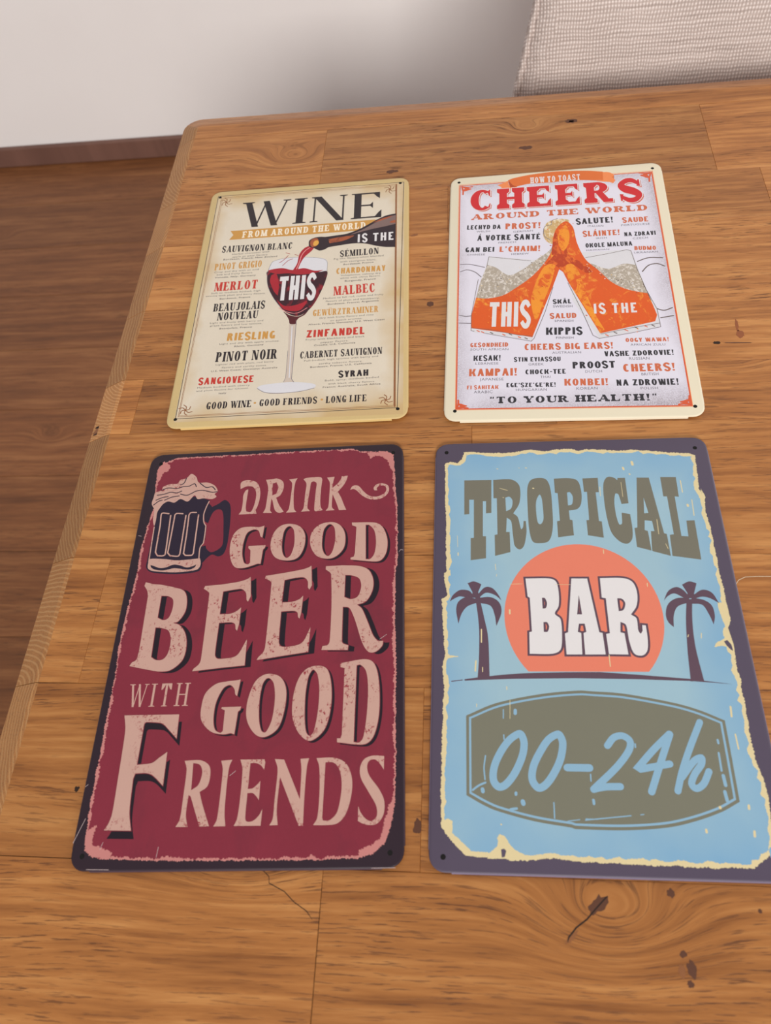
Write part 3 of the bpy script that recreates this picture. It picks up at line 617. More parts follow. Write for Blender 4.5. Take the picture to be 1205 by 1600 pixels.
SIGN_DATA = {
 'beer': dict(corners=[(-0.25275, 0.34385),(-0.05269, 0.34991),(-0.04123, 0.05142),(-0.24124, 0.04224)], holes=[(8.7, 291.0),(192.3, 291.4),(7.1, 8.2),(191.7, 8.2)], items=[
  ('B', 'border_print', 'pink', [(15.48,293.86,0),(20.59,295.91,0),(59.9,296.06,0),(97.89,296.62,0),(116.84,296.85,0),(160.8,296.94,0),(167.13,294,0),(187.02,292.88,0),(191.98,290.2,0),(193.51,275.05,0),(193.93,257.81,0),(195.74,243.76,0),(195.58,193.83,0),(194.49,193.81,0),(194.12,156.09,0),(194.75,129.52,0),(195.06,116.79,0),(194.58,81.95,0),(195.18,63.64,0),(194.52,37.51,0),(192.1,22.57,0),(188.23,12.9,0),(181.76,8.35,0),(172.26,5.29,0),(141.72,4.81,0),(99.36,4.92,0),(60.09,5.31,0),(28.32,6.2,0),(17.3,6.71,0),(9.31,9.88,0),(6.91,16.64,0),(5.93,31.8,0),(5.54,72.02,0),(5.03,124.24,0),(4.5,127.46,0),(3.93,140.26,0),(4.54,167.88,0),(6.53,192.56,0),(5.74,213.3,0),(7.1,231.79,0),(9.76,251.92,0),(7.99,266.31,0),(7.17,284.46,0),(10.57,290.63,0)], 0.55, 0, 1),
  ('B', 'background_print', 'maroon', [(15.48,293.86,0),(20.59,295.91,0),(59.9,296.06,0),(97.89,296.62,0),(116.84,296.85,0),(160.8,296.94,0),(167.13,294,0),(187.02,292.88,0),(191.98,290.2,0),(193.51,275.05,0),(193.93,257.81,0),(195.74,243.76,0),(195.58,193.83,0),(194.49,193.81,0),(194.12,156.09,0),(194.75,129.52,0),(195.06,116.79,0),(194.58,81.95,0),(195.18,63.64,0),(194.52,37.51,0),(192.1,22.57,0),(188.23,12.9,0),(181.76,8.35,0),(172.26,5.29,0),(141.72,4.81,0),(99.36,4.92,0),(60.09,5.31,0),(28.32,6.2,0),(17.3,6.71,0),(9.31,9.88,0),(6.91,16.64,0),(5.93,31.8,0),(5.54,72.02,0),(5.03,124.24,0),(4.5,127.46,0),(3.93,140.26,0),(4.54,167.88,0),(6.53,192.56,0),(5.74,213.3,0),(7.1,231.79,0),(9.76,251.92,0),(7.99,266.31,0),(7.17,284.46,0),(10.57,290.63,0)], 0.75, 1.3, 2),
  ('B', 'border_print', 'pink', [(11.19,292.93,0),(16.32,288.58,1),(15.58,284.01,1),(12,281.91,1),(9.89,274.06,0),(8.61,273,0),(6.57,282.2,0),(8.08,289.03,0)], 0.7, 0, 7),
  ('B', 'border_print', 'pink', [(172.14,292.52,0),(187.02,292.88,0),(192.6,289.86,0),(193.51,273.59,0),(190.21,276.69,0),(187.08,285.7,1),(180.86,289.77,1),(174.73,287.13,0)], 0.7, 0, 7),
  ('B', 'border_print', 'pink', [(6.74,21.63,0),(10.68,24.94,0),(12.92,25.33,0),(11.29,19.91,0),(11.89,14.93,0),(18.77,12.8,0),(25.85,9.46,0),(23.68,6.65,0),(12.55,7.57,0),(8.45,11.69,0)], 0.7, 0, 7),
  ('B', 'border_print', 'pink', [(192.91,37.54,0),(194.7,39.21,0),(192.53,24.2,0),(188.23,12.9,0),(181.76,8.19,0),(172.24,5.92,0),(173.89,9.47,0),(179.95,11.79,0),(186,16.14,0),(188.96,27.55,0),(191.13,35.03,0)], 0.7, 0, 7),
  ('P', 'letter', 'rose', [[(75.35,263.99,0),(75.02,269.56,1),(78.12,271.85,1),(82.92,271.6,1),(87.95,268.89,1),(90.78,262.1,1),(91.05,254.45,1),(89.99,248.03,1),(88.9,244.87,0),(89.87,241.64,0),(76.22,241.54,0),(78,244.86,1),(78.37,251.82,1),(78.13,258.36,1),(79.56,262.67,1),(81.35,263.68,0),(81.47,262.58,1),(81.21,256.02,1),(81.07,248.46,1),(81.83,243.93,0),(85.32,243.45,1),(87.17,248.16,1),(88.11,255.68,1),(87.57,261.17,1),(84.96,265.49,1),(81.06,266.46,1),(77.84,265.52,1)]], None, None),
  ('P', 'letter', 'rose', [[(94.48,271.55,0),(99.41,271.88,1),(103.1,272.27,1),(107.66,269.41,1),(108.74,263.58,1),(106.8,257.25,1),(103.69,255,0),(106.28,248.82,1),(110.43,242.36,0),(106.88,241.57,1),(103.65,244.07,1),(101.09,252.59,0),(100.08,254.33,0),(100,244.25,1),(101.68,241.68,0),(94.64,242.01,0),(96.23,245.82,1),(96.79,255.62,1),(96.75,264.19,1)], [(99.99,268.07,0),(103.09,267.91,1),(104.42,263.8,1),(103.36,258.85,1),(100.45,257.14,0)]], None, None),
  ('P', 'letter', 'rose', [[(112.49,270.9,0),(118.85,271.73,0),(117.4,267.75,1),(116.92,257.45,1),(118.08,244.77,1),(120.11,241.62,0),(112.31,241.45,0),(114.21,244.95,1),(114.96,257.55,1),(114.97,267.29,1)]], None, None),
  ('P', 'letter', 'rose', [[(123.61,270.61,0),(126.01,271.65,1),(135.84,272,1),(138.03,270,1),(137.76,263.53,1),(137.6,250.78,1),(138.26,245.18,1),(139.85,242.33,0),(134.14,241.78,1),(133.36,246.8,1),(133.76,260.87,1),(133.94,266.31,1),(131.75,268.16,1),(129.73,267.11,1),(129.12,261.11,1),(128.27,251.24,1),(128.3,244.97,1),(130.29,241.96,0),(123.58,241.73,0),(125.28,245.11,1),(125.72,257.01,1),(126.1,266.28,1)]], None, None),
  ('P', 'letter', 'rose', [[(141.78,271.11,0),(147.52,271.68,0),(146.55,265.94,1),(146.38,261.65,0),(150.24,265.47,1),(152.52,269.24,1),(153.04,271.68,0),(157.68,272.01,0),(156.83,268.29,1),(154.58,263.38,1),(150.55,257.89,0),(153.18,252.82,1),(155.85,245.71,1),(157.55,241.76,0),(152.07,241.75,0),(149.34,249.5,1),(146.65,255.96,0),(146.68,244.77,1),(148.84,241.9,0),(142.04,241.68,0),(143.92,244.9,1),(144.22,256.08,1),(144.11,266.07,1)]], None, None),
  ('P', 'letter', 'rose', [[(159.82,259.26,0),(161.89,262.57,1),(166.14,262.35,1),(169.89,257.61,1),(174.19,253.45,1),(180.21,252.17,1),(185.56,254.71,1),(187.32,258.14,1),(185.85,261.48,1),(181.87,261.54,1),(180.09,259.64,1),(180.48,257.64,0),(178.32,257.75,0),(177.67,260.05,1),(180.04,263.06,1),(184.86,263.67,1),(188.74,261.19,1),(189.14,256.64,1),(186.78,252.54,1),(182.03,249.98,1),(175.46,250.03,1),(169.39,253.41,1),(165.05,258.14,1),(162.59,259.69,1)]], None, None),
  ('P', 'letter', 'rose', [[(96.97,231.02,0),(96.26,221.06,0),(94.79,222.15,1),(92.97,226.85,1),(89.19,228.06,1),(84.44,225.18,1),(82.57,217.09,1),(82.64,208.04,1),(84.74,201.02,1),(87.59,199.43,1),(89.23,200.83,0),(88.48,210.79,0),(86.64,212.87,0),(86.76,214.38,0),(99.4,214.54,0),(98.88,212.35,0),(97.67,210.9,0),(96.95,199.53,0),(94.71,199.63,1),(89.54,197.88,1),(84.32,196.63,1),(78.89,197.33,1),(75.17,202.4,1),(72.92,212.46,1),(74.09,223.59,1),(78.93,229.56,1),(86.18,230.58,1),(93.13,229.95,1)]], ('black', 2.0, -1.3),('maroon2', 0.45)),
  ('P', 'letter', 'rose', [[(116.4,231.68,1),(123.98,228.77,1),(128.03,221.23,1),(127.54,210.73,1),(123.41,203.14,1),(115.42,201.42,1),(107.03,204.47,1),(103.01,213.09,1),(104.21,223.62,1),(109.01,230.13,1)], [(116.8,229.5,1),(119.46,225.61,1),(120.47,214.96,1),(118.56,205.92,1),(115.49,203.47,1),(112.67,206.82,1),(111.27,214.04,1),(111.84,224.62,1),(113.88,228.82,1)]], ('black', 2.0, -1.3),('maroon2', 0.45)),
  ('P', 'letter', 'rose', [[(146.92,231.76,1),(153.55,228.76,1),(157.36,221.24,1),(157.17,210.75,1),(152.25,203.86,1),(145.45,201.59,1),(137.22,204.49,1),(132.41,213.13,1),(132.63,223.02,1),(138.14,229.87,1)], [(147.02,229.73,1),(149.53,226.26,1),(150.32,216.28,1),(148.64,207.23,1),(145.92,203.74,1),(142.68,206.2,1),(140.82,212.76,1),(141.37,224.62,1),(144.08,229.33,1)]], ('black', 2.0, -1.3),('maroon2', 0.45)),
  ('P', 'letter', 'rose', [[(162.08,230.65,0),(178.79,229.88,1),(184.69,225.99,1),(188.28,215.92,1),(187.79,205.57,1),(184.44,199.33,1),(179.33,198.02,1),(162.15,200.25,0),(162.1,201.79,0),(164.37,202.46,0),(165.09,205.25,0),(165.61,226.86,0),(162.39,228.35,0)], [(172.37,228.29,0),(175.31,227.75,1),(178.91,222.92,1),(180.22,213.66,1),(179.22,204.65,1),(176.44,200.3,1),(173.02,200.06,0)]], ('black', 2.0, -1.3),('maroon2', 0.45)),
  ('P', 'letter', 'rose', [[(14.47,188.08,0),(20.36,186.33,0),(25.51,185.81,0),(36.02,183.24,1),(43.51,180.27,1),(46.67,173.75,1),(46.88,164.3,1),(43.03,157.2,1),(39.27,156.09,0),(44.48,154.08,1),(49.32,147.84,1),(51.43,138.79,1),(50.2,129.03,1),(43.6,122.47,1),(36.21,121.25,1),(27.4,122.74,1),(13.96,125.73,0),(15.4,128.3,0),(17.97,129.98,1),(18.84,135.84,0),(17.94,176.94,0),(16.68,181.28,1),(13.97,185.16,0)], [(27.77,177,0),(33.09,176.38,1),(36.73,173.59,1),(37.41,166.72,1),(35.7,160.02,1),(32.03,158.39,1),(27.77,160.29,0)], [(27.5,153.12,0),(32.02,152.46,1),(37.26,150.25,1),(39.86,143.13,1),(39.35,134.23,1),(36.69,129.91,1),(32,129.37,1),(28.06,131.63,0)]], ('black', 4.2, -1.2),('maroon2', 0.45)),
  ('P', 'letter', 'rose', [[(58.59,183.46,0),(70.01,184.1,0),(82.3,185.79,1),(88.58,187.71,1),(90.9,189.47,0),(92.46,174.19,0),(90.9,170.25,0),(89.77,171.65,1),(88.72,176.97,1),(85.42,180.08,1),(80.47,179.95,0),(72.17,178.66,0),(71.83,161.35,0),(79.62,161.6,1),(83.8,163.52,1),(86.45,166.02,0),(86.35,153.69,0),(85.46,148.67,0),(84.32,150.22,1),(83.43,153.79,1),(80.37,155.11,1),(72.14,154.99,0),(72.11,132.26,1),(73.91,129.3,1),(77.74,128.99,1),(85.19,129.93,1),(88.66,132.74,1),(93.11,142.63,0),(93.39,123.91,0),(77.56,122.75,0),(58.04,120.82,0),(58.74,122.52,0),(62.07,125.78,1),(62.96,129.62,1),(62.38,177.42,1),(61.17,179.07,1),(57.87,181.34,0)]], ('black', 4.2, -1.2),('maroon2', 0.45)),
  ('P', 'letter', 'rose', [[(101.82,189.69,0),(115.11,191.56,0),(127.89,193.77,1),(132.27,195.24,1),(134.19,196.48,0),(135.41,181.06,0),(133.85,177.72,0),(132.76,179.57,1),(132.26,184.39,1),(129.3,187.42,1),(123.37,187.43,0),(115.56,185.9,0),(114.97,168.64,0),(121.77,168.92,1),(127,170.61,1),(129.74,173.34,0),(129.14,160.39,0),(128.28,156.13,0),(127.22,157.59,1),(126.4,161,1),(123.23,162.13,1),(115.03,161.91,0),(115.22,139.75,1),(117.09,136.55,1),(121.37,136.13,1),(128.81,137.36,1),(132.39,140.19,1),(136.33,149.8,0),(135.73,132.09,0),(119.96,130.05,0),(101.16,127.33,0),(102.18,129.42,0),(105.16,132.72,1),(106.17,137.09,1),(106.37,183.25,1),(105.17,185.66,1),(101.3,187.76,0)]], ('black', 4.2, -1.2),('maroon2', 0.45)),
  ('P', 'letter', 'rose', [[(144.67,195.61,0),(156.55,195.9,0),(168.44,194.86,1),(175.41,191.32,1),(178.69,183.66,1),(178.16,175.21,1),(173.99,167.54,1),(167.82,165.18,0),(171.26,161.98,1),(175.28,152.71,1),(179.24,142.63,1),(182.56,138.6,1),(186.28,138.29,0),(185.4,134.62,1),(181.29,130.89,1),(177.15,130.54,1),(173.83,134.01,1),(170.86,140.93,1),(166.72,154.01,1),(162.63,162.8,1),(157.99,163.99,0),(158.28,139.37,1),(159.01,137.39,1),(162.8,135.81,0),(162.45,132.62,0),(144.73,133.17,0),(145.33,135.87,0),(149.04,136.73,1),(150.07,140.61,1),(150.02,165.82,1),(148.85,186.97,1),(148.1,190.24,1),(144.6,193.1,0)], [(158.82,188.2,0),(163.25,187.7,1),(168.71,185.12,1),(170.34,178.67,1),(168.12,171.4,1),(163.36,169.49,1),(158.77,171.22,0)]], ('black', 4.2, -1.2),('maroon2', 0.45)),
  ('P', 'letter', 'rose', [[(88.01,113.73,1),(91.84,114.33,0),(90.59,103.18,0),(89.25,104.5,1),(88.14,108.21,1),(84.85,110.79,1),(80.64,108.4,1),(77.03,99.1,1),(76.72,88.44,1),(78.55,81.74,1),(82.21,79.58,1),(83.82,80.68,0),(83.57,94.06,0),(81.08,95.09,0),(81.36,96.06,0),(94.12,96.23,0),(93.67,94.01,0),(92.33,92.88,0),(91.53,78.44,0),(89.03,79.15,1),(84.27,78.6,1),(77.33,79.88,1),(71.96,83.78,1),(68.56,88.63,1),(67.63,95.42,1),(69.08,105.22,1),(75.25,111.55,1),(83.06,113.26,1)]], ('black', 2.0, -1.3),('maroon2', 0.45)),
  ('P', 'letter', 'rose', [[(111.5,117.63,1),(118.71,114.9,1),(122.81,106.79,1),(122.83,94.08,1),(119.48,81.77,1),(111.33,76.33,1),(104.38,78.82,1),(98.61,87.93,1),(97.88,99.55,1),(101.13,111.36,1),(105.63,116.27,1)], [(111.27,114.6,1),(114.27,111,1),(115.91,101.06,1),(115.13,87.55,1),(111.99,79.59,1),(109.06,80.12,1),(106.78,86.79,1),(105.76,99.36,1),(106.7,110.21,1),(108.82,114.17,1)]], ('black', 2.0, -1.3),('maroon2', 0.45)),
  ('P', 'letter', 'rose', [[(143.28,122.28,1),(149.42,119.46,1),(152.48,109.12,1),(152.88,94.58,1),(149.57,80.56,1),(141.16,73.41,1),(133.85,77.44,1),(128.47,88.05,1),(127.85,101.52,1),(130.47,113.43,1),(135.54,120.33,1)], [(140.67,119.52,1),(143.17,115.88,1),(144.84,105.65,1),(144.55,91.22,1),(142.59,78.98,1),(140.09,76.44,1),(137.72,79.09,1),(136.26,87.87,1),(135.78,102.23,1),(136.85,114.19,1),(138.86,118.82,1)]], ('black', 2.0, -1.3),('maroon2', 0.45)),
  ('P', 'letter', 'rose', [[(157.8,123.47,0),(173.1,125.87,1),(179.58,123.78,1),(182.9,115.7,1),(184.27,101.89,1),(183.77,86.76,1),(180.46,74.72,1),(174.47,70.42,1),(157.87,72.04,0),(157.77,74.52,0),(159.96,74.47,0),(160.74,76.86,0),(160.88,120.07,0),(158.09,120.91,0)], [(168.8,121.73,0),(171.36,122.13,1),(175.13,117.79,1),(176.73,106.64,1),(176.23,88.69,1),(174.36,74.85,1),(171.83,71.66,1),(168.34,71.99,0)]], ('black', 2.0, -1.3),('maroon2', 0.45)),
  ('T', 'letter', 'rose', 'WITH', 17.11, 97.63, 58.41, 97.6, 15.33, 'thin', {}),
  ('P', 'letter', 'rose', [[(17.03,92.25,0),(53.6,92.07,0),(54.2,76.62,0),(45.33,85.14,0),(42.09,86.84,1),(32.6,87.54,1),(31.31,86.42,0),(31.07,60.65,0),(40.5,61.66,1),(44.79,64.77,1),(49.5,68.35,0),(49.98,47.79,0),(43.34,53.5,1),(38.71,55.46,1),(31.05,55.51,0),(30.19,52.39,0),(31.42,33.14,1),(34.41,22.12,0),(17.51,22.5,0),(19.66,26.51,1),(20.8,32.44,1),(20.48,50.77,1),(19.47,82.09,1)]], ('black', 2.6, -4.8),('maroon2', 0.45)),
  ('P', 'letter', 'rose', [[(61.63,62.62,0),(71.93,62.7,1),(77.57,59.6,1),(79.23,54.2,1),(78.28,47.14,1),(73.79,43.72,0),(76.41,36.76,1),(82.26,24,0),(76.34,23.91,0),(68.54,41.19,0),(67.11,42.09,0),(67.07,30.93,1),(69.05,23.76,0),(61.71,23.85,0),(63.76,28.44,1),(63.89,43.01,1),(63.67,57.16,1)], [(67.38,61.15,0),(71.84,59.89,1),(73.9,55.18,1),(72.52,48.12,1),(68.3,44.85,0)]], None, None),
  ('P', 'letter', 'rose', [[(85.13,62.17,0),(92.18,62.67,0),(90.69,58.46,1),(90.35,47.82,1),(90.82,32.29,1),(92.29,23.87,0),(84.84,23.8,0),(86.62,27.71,1),(87,40.9,1),(86.74,56.74,1)]], None, None),
  ('P', 'letter', 'rose', [[(97.29,62.66,0),(112.61,62.55,0),(113.25,60.73,0),(113.02,56.08,0),(110.59,58.99,1),(107.16,60.4,1),(103.88,60.28,0),(103.87,44.97,0),(106.8,45.36,1),(109.37,47.49,1),(111.2,49.66,0),(111.36,38.37,0),(109.59,40.55,1),(107.08,42.57,1),(103.84,42.63,0),(103.93,28.73,1),(105.08,26.37,1),(108.69,26.57,1),(112.04,29.45,1),(113.96,33.22,0),(113.76,23.84,0),(97.37,23.89,0),(99,27.96,1),(99.61,38.98,1),(99.28,56.51,1)]], None, None),
  ('P', 'letter', 'rose', [[(119.2,62.6,0),(125.07,62.13,0),(136.62,38.41,0),(136.37,55.83,1),(135.36,62.38,0),(140.78,62.64,0),(139.7,57.55,1),(139.27,42.66,1),(139.44,23.42,0),(136.93,23.45,0),(123.39,51.64,0),(122.78,33.52,1),(124.11,24.12,0),(119.08,23.94,0),(120.83,27.66,1),(121.06,38.65,1),(121.44,56.11,1)]], None, None),
  ('P', 'letter', 'rose', [[(145.45,62.64,0),(156.65,62.6,1),(164.22,58.87,1),(168.03,49.98,1),(167.82,39.63,1),(164.84,29.55,1),(160.12,24.63,1),(153.91,23.72,1),(145.6,23.75,0),(147.86,28.12,1),(148.42,42.51,1),(147.42,57.41,1)], [(151.19,60.01,0),(156.79,59.46,1),(160.73,53.62,1),(161.85,44.02,1),(159.84,31.29,1),(155.57,26.52,1),(151.28,26.24,0),(150.82,28.24,0)]], None, None),
  ('P', 'letter', 'rose', [[(187.71,63.07,0),(187.52,54.9,0),(185.46,58.03,1),(182.19,61.03,1),(178.51,60.39,1),(177.2,56.85,1),(178.69,51.55,1),(184.74,43.64,1),(187.98,36.77,1),(187.61,29.23,1),(184.13,24.31,1),(179.71,23.38,1),(175.26,24.27,1),(172.38,25.71,0),(172.32,34.05,0),(173.76,30.67,1),(176.97,26.89,1),(180.56,25.6,1),(183.62,28.45,1),(183.08,34.31,1),(178.44,42.03,1),(173.7,49.89,1),(172.81,56.05,1),(175.26,61.34,1),(180.76,63.48,1)]], None, None),
  ('P', 'beer_mug_print', 'navy', [[(12.72,248.53,0),(14.32,256.06,1),(26.49,257.65,0),(40.57,259.14,1),(52.69,255.26,0),(51.27,246.68,1),(49.88,238.23,1),(53.12,232.83,0),(53.44,221.42,0),(51.74,216.4,0),(52.25,205.33,0),(54.11,200.3,1),(51.83,195.3,1),(36.35,193.67,1),(17.98,195.67,1),(12.77,199.52,1),(12.38,206.98,1),(12.88,233.62,0)]], None, None),
  ('P', 'beer_mug_print', 'navy', [[(55.18,249.18,0),(59.57,251.66,1),(64.36,254.9,1),(68.98,250.12,1),(70.6,236.21,1),(70.67,217.61,1),(68.96,209.11,1),(65.18,206.78,1),(60.44,208.47,1),(57.12,206.12,1),(53.18,201.82,1),(51.38,208.36,0),(51.32,215.4,0),(54.4,216.29,0),(55.73,213.19,1),(59.26,210.53,1),(64.03,212.33,1),(67.13,216.75,1),(66.01,231.19,1),(64.54,241.78,1),(62.61,246.14,1),(58.81,246.53,1),(55.94,243.25,1),(53.77,234.89,0),(50.68,237.14,0),(49.85,246.75,1),(51.83,253.13,0)], []], None, None),
  ('P', 'beer_mug_print', 'rose', [[(13.55,204.44,1),(14.68,206.89,1),(25.3,206.25,1),(34.62,204.86,1),(43.66,205.19,1),(51.73,205.85,0),(52.59,202.83,1),(52.62,199.38,1),(50.31,196.53,1),(36.12,195.14,1),(19.63,196.58,1),(14.23,198.96,1)]], None, None),
  ('P', 'beer_mug_print', 'navy', [[(15.55,201.88,0),(18.47,200.77,1),(22.83,199.11,1),(27.31,199.42,1),(32.44,201.38,1),(37.06,200.8,1),(42.78,198.79,1),(47.18,199.6,1),(49.69,200.98,0),(48.68,198.56,1),(44.86,196.94,1),(37.48,198.03,1),(32.91,198.41,1),(25.89,197.02,1),(19.4,197.97,1),(16.35,199.86,1)]], None, None),
  ('K', 'beer_mug_print', 'rose', [(22.32,244.85,0),(17.47,245.62,1),(16.5,244.06,1),(17.25,235.52,0),(17.42,212.3,0),(18.69,210.23,1),(19.78,209.18,0),(23.47,209.03,1),(25.07,210.47,1),(24.01,243.17,0)], 1.0, 0),
  ('K', 'beer_mug_print', 'rose', [(33.25,244.33,0),(28.47,244.77,1),(27.25,243.55,0),(27.08,226.72,0),(26.75,211.4,0),(28.99,208.79,0),(35.01,208.24,1),(36.11,210,0),(35.86,242.6,0)], 1.0, 0),
  ('K', 'beer_mug_print', 'rose', [(43.52,244.91,0),(39.29,244.9,1),(38.15,243.03,0),(38.75,226.2,0),(38.79,210.39,0),(40.43,208.62,0),(44.98,208.62,1),(46.13,210.08,0),(45.52,242.68,0)], 1.0, 0),
  ('K', 'beer_mug_print', 'rose', [(12.88,233.62,0),(13.74,204.43,0)], 0.8, 0),
  ('K', 'beer_mug_print', 'rose', [(52.17,254.2,0),(50.51,248.87,1),(49.49,242.49,1),(50.54,236.09,1),(52.46,232.86,0),(52.7,225.57,0),(52.56,218.4,0),(50.54,214.43,1),(50.88,205.38,0)], 0.8, 0),
  ('P', 'beer_mug_print', 'rose', [[(7.97,259.67,1),(8.66,264.05,1),(13.15,266.05,1),(14.06,269.35,1),(19.51,271.54,1),(24.82,271.6,1),(26.74,274.88,1),(31.37,276.33,1),(34.69,280.13,1),(39.01,277.06,1),(41.67,271.85,1),(48.45,271.49,1),(54.61,268.38,1),(57.65,263.23,1),(55.61,260.58,1),(57.32,258.3,1),(54.26,256.27,1),(47.51,257.15,1),(42.8,256.84,1),(39.93,260.27,1),(35.45,255.02,1),(29.37,257.5,1),(25.08,254.44,1),(20.1,255.78,1),(16.61,253.77,1),(14.75,250.6,1),(13.08,246.36,1),(13.22,239.94,1),(12.7,234.68,1),(10.84,240.06,1),(10.32,248.65,1),(7.46,254.21,1)]], None, None),
  ('K', 'beer_mug_print', 'navy', [(13.15,266.05,0),(18.14,268.02,1),(25.03,267.11,1),(29.62,268.55,1),(34.39,268.86,1),(38.43,270.89,1),(40.28,268,1)], 0.75, 0),
  ('K', 'beer_mug_print', 'navy', [(10.5,261.75,0),(16.13,262.57,1),(20.7,264,1),(25.63,263.2,1),(29.24,264.67,1)], 0.75, 0),
  ('K', 'beer_mug_print', 'navy', [(28.7,261.94,0),(33.68,260.58,1),(37.29,262.06,1),(40.83,264.09,1),(46.53,264.35,1),(53.48,262.34,1),(57.24,262.7,0)], 0.75, 0),
  ('K', 'beer_mug_print', 'navy', [(17.03,257.02,0),(22.37,259.5,1),(27.99,260.32,1)], 0.75, 0),
  ('K', 'beer_mug_print', 'navy', [(10.28,257.35,0),(14.74,259.33,1),(19.39,260.2,1)], 0.75, 0),
  ('K', 'beer_mug_print', 'navy', [(9.1,253.04,0),(12.39,256.15,1),(15.1,257.12,1)], 0.75, 0),
  ('K', 'beer_mug_print', 'navy', [(42.71,271.23,0),(48.08,267.05,1),(52.83,267.36,1),(55.59,264.44,1)], 0.75, 0),
  ('K', 'beer_mug_print', 'navy', [(31.37,276.33,0),(30.09,271.89,1),(27.42,270.34,1)], 0.75, 0),
  ('K', 'scratches', 'pale', [(-0.23,15.48,0),(4.6,29.25,0)], 0.28, 0),
  ('K', 'scratches', 'pale', [(0.5,48,0),(1.84,49.31,0)], 0.28, 0),
  ('K', 'scratches', 'pale', [(91.6,53.09,0),(95.04,55.87,0)], 0.28, 0),
  ('K', 'scratches', 'pale', [(183.95,139.54,0),(188.57,142.82,0)], 0.28, 0),
  ('K', 'scratches', 'pale', [(196.93,205.18,0),(198.08,206.67,1),(199.79,206.34,0)], 0.28, 0),
  ('K', 'scratches', 'pale', [(1.91,226.8,0),(4.36,226.18,0)], 0.28, 0),
  ('K', 'scratches', 'pale', [(181.04,0.19,0),(194.8,0.21,0)], 0.28, 0),
  ('K', 'scratches', 'pale', [(11.25,0.99,0),(24.89,0.71,0)], 0.28, 0),
  ('K', 'scratches', 'pale', [(52.58,7.16,0),(52.99,12.82,0)], 0.28, 0),
  ('K', 'scratches', 'pale', [(17.19,11.59,0),(18.36,15.68,0)], 0.28, 0),
 ]),
 'trop': dict(corners=[(-0.02732, 0.3483),(0.17056, 0.34954),(0.17303, 0.05182),(-0.02753, 0.04983)], holes=[(8.2, 291.6),(191.3, 290.1),(8.2, 8.1),(190.6, 6.6)], items=[
  ('B', 'border_print', 'cream', [(7.18,281.16,0),(10.96,283.05,0),(16.92,281.53,0),(20.17,285.43,0),(21.28,291.71,0),(26.18,291.56,0),(43.48,290.05,0),(59.62,290.2,0),(70.44,292.53,0),(81.01,290.57,0),(91.73,291.82,0),(100.77,292.19,0),(107.47,289.97,0),(112.89,291.79,0),(114.06,291.62,0),(128.74,290.08,0),(136.93,289.36,0),(147.56,289.76,0),(157.96,288.67,0),(170.52,286.77,0),(186.49,285.22,0),(190.19,283.19,0),(190.06,275.19,0),(188.33,254.01,0),(190.97,246.37,0),(189.94,233.58,0),(190.88,223.01,0),(190.99,198.83,0),(190.85,184.28,0),(191.36,174.36,0),(191.22,165.01,0),(191.46,152.46,0),(189.14,146.87,0),(187.84,138.05,0),(189.4,130.47,0),(189.48,123.02,0),(190.04,111.63,0),(189.77,89.55,0),(189.28,79.86,0),(189.51,64.82,0),(191.28,55.72,0),(192.28,43.28,0),(191.32,29.48,0),(189.36,12.84,0),(191.51,15.6,0),(182.89,10.24,0),(177.11,6.7,0),(160.06,6.25,0),(134.4,6.55,0),(108.43,7.09,0),(92.66,7.34,0),(87.5,7.24,0),(71.34,8.81,0),(54.84,7.39,0),(46.59,7.41,0),(43.3,8.09,0),(29.17,8.27,0),(20.82,9.61,0),(14.93,15.32,0),(9.8,19.95,0),(6.75,25.9,0),(6.59,40.3,0),(6.75,66.17,0),(7.39,93.68,0),(8.02,107.11,0),(6.62,120.83,0),(8.13,128.64,0),(6.8,150.78,0),(5.66,168.64,0),(9.52,171.82,0),(6.96,186.04,0),(8.9,190.46,0),(8.21,216.84,0),(8.31,230.44,0),(7.39,255.21,0)], 0.5, 0, 11),
  ('B', 'background_print', 'sky', [(7.18,281.16,0),(10.96,283.05,0),(16.92,281.53,0),(20.17,285.43,0),(21.28,291.71,0),(26.18,291.56,0),(43.48,290.05,0),(59.62,290.2,0),(70.44,292.53,0),(81.01,290.57,0),(91.73,291.82,0),(100.77,292.19,0),(107.47,289.97,0),(112.89,291.79,0),(114.06,291.62,0),(128.74,290.08,0),(136.93,289.36,0),(147.56,289.76,0),(157.96,288.67,0),(170.52,286.77,0),(186.49,285.22,0),(190.19,283.19,0),(190.06,275.19,0),(188.33,254.01,0),(190.97,246.37,0),(189.94,233.58,0),(190.88,223.01,0),(190.99,198.83,0),(190.85,184.28,0),(191.36,174.36,0),(191.22,165.01,0),(191.46,152.46,0),(189.14,146.87,0),(187.84,138.05,0),(189.4,130.47,0),(189.48,123.02,0),(190.04,111.63,0),(189.77,89.55,0),(189.28,79.86,0),(189.51,64.82,0),(191.28,55.72,0),(192.28,43.28,0),(191.32,29.48,0),(189.36,12.84,0),(191.51,15.6,0),(182.89,10.24,0),(177.11,6.7,0),(160.06,6.25,0),(134.4,6.55,0),(108.43,7.09,0),(92.66,7.34,0),(87.5,7.24,0),(71.34,8.81,0),(54.84,7.39,0),(46.59,7.41,0),(43.3,8.09,0),(29.17,8.27,0),(20.82,9.61,0),(14.93,15.32,0),(9.8,19.95,0),(6.75,25.9,0),(6.59,40.3,0),(6.75,66.17,0),(7.39,93.68,0),(8.02,107.11,0),(6.62,120.83,0),(8.13,128.64,0),(6.8,150.78,0),(5.66,168.64,0),(9.52,171.82,0),(6.96,186.04,0),(8.9,190.46,0),(8.21,216.84,0),(8.31,230.44,0),(7.39,255.21,0)], 0.3, 2.6, 12),
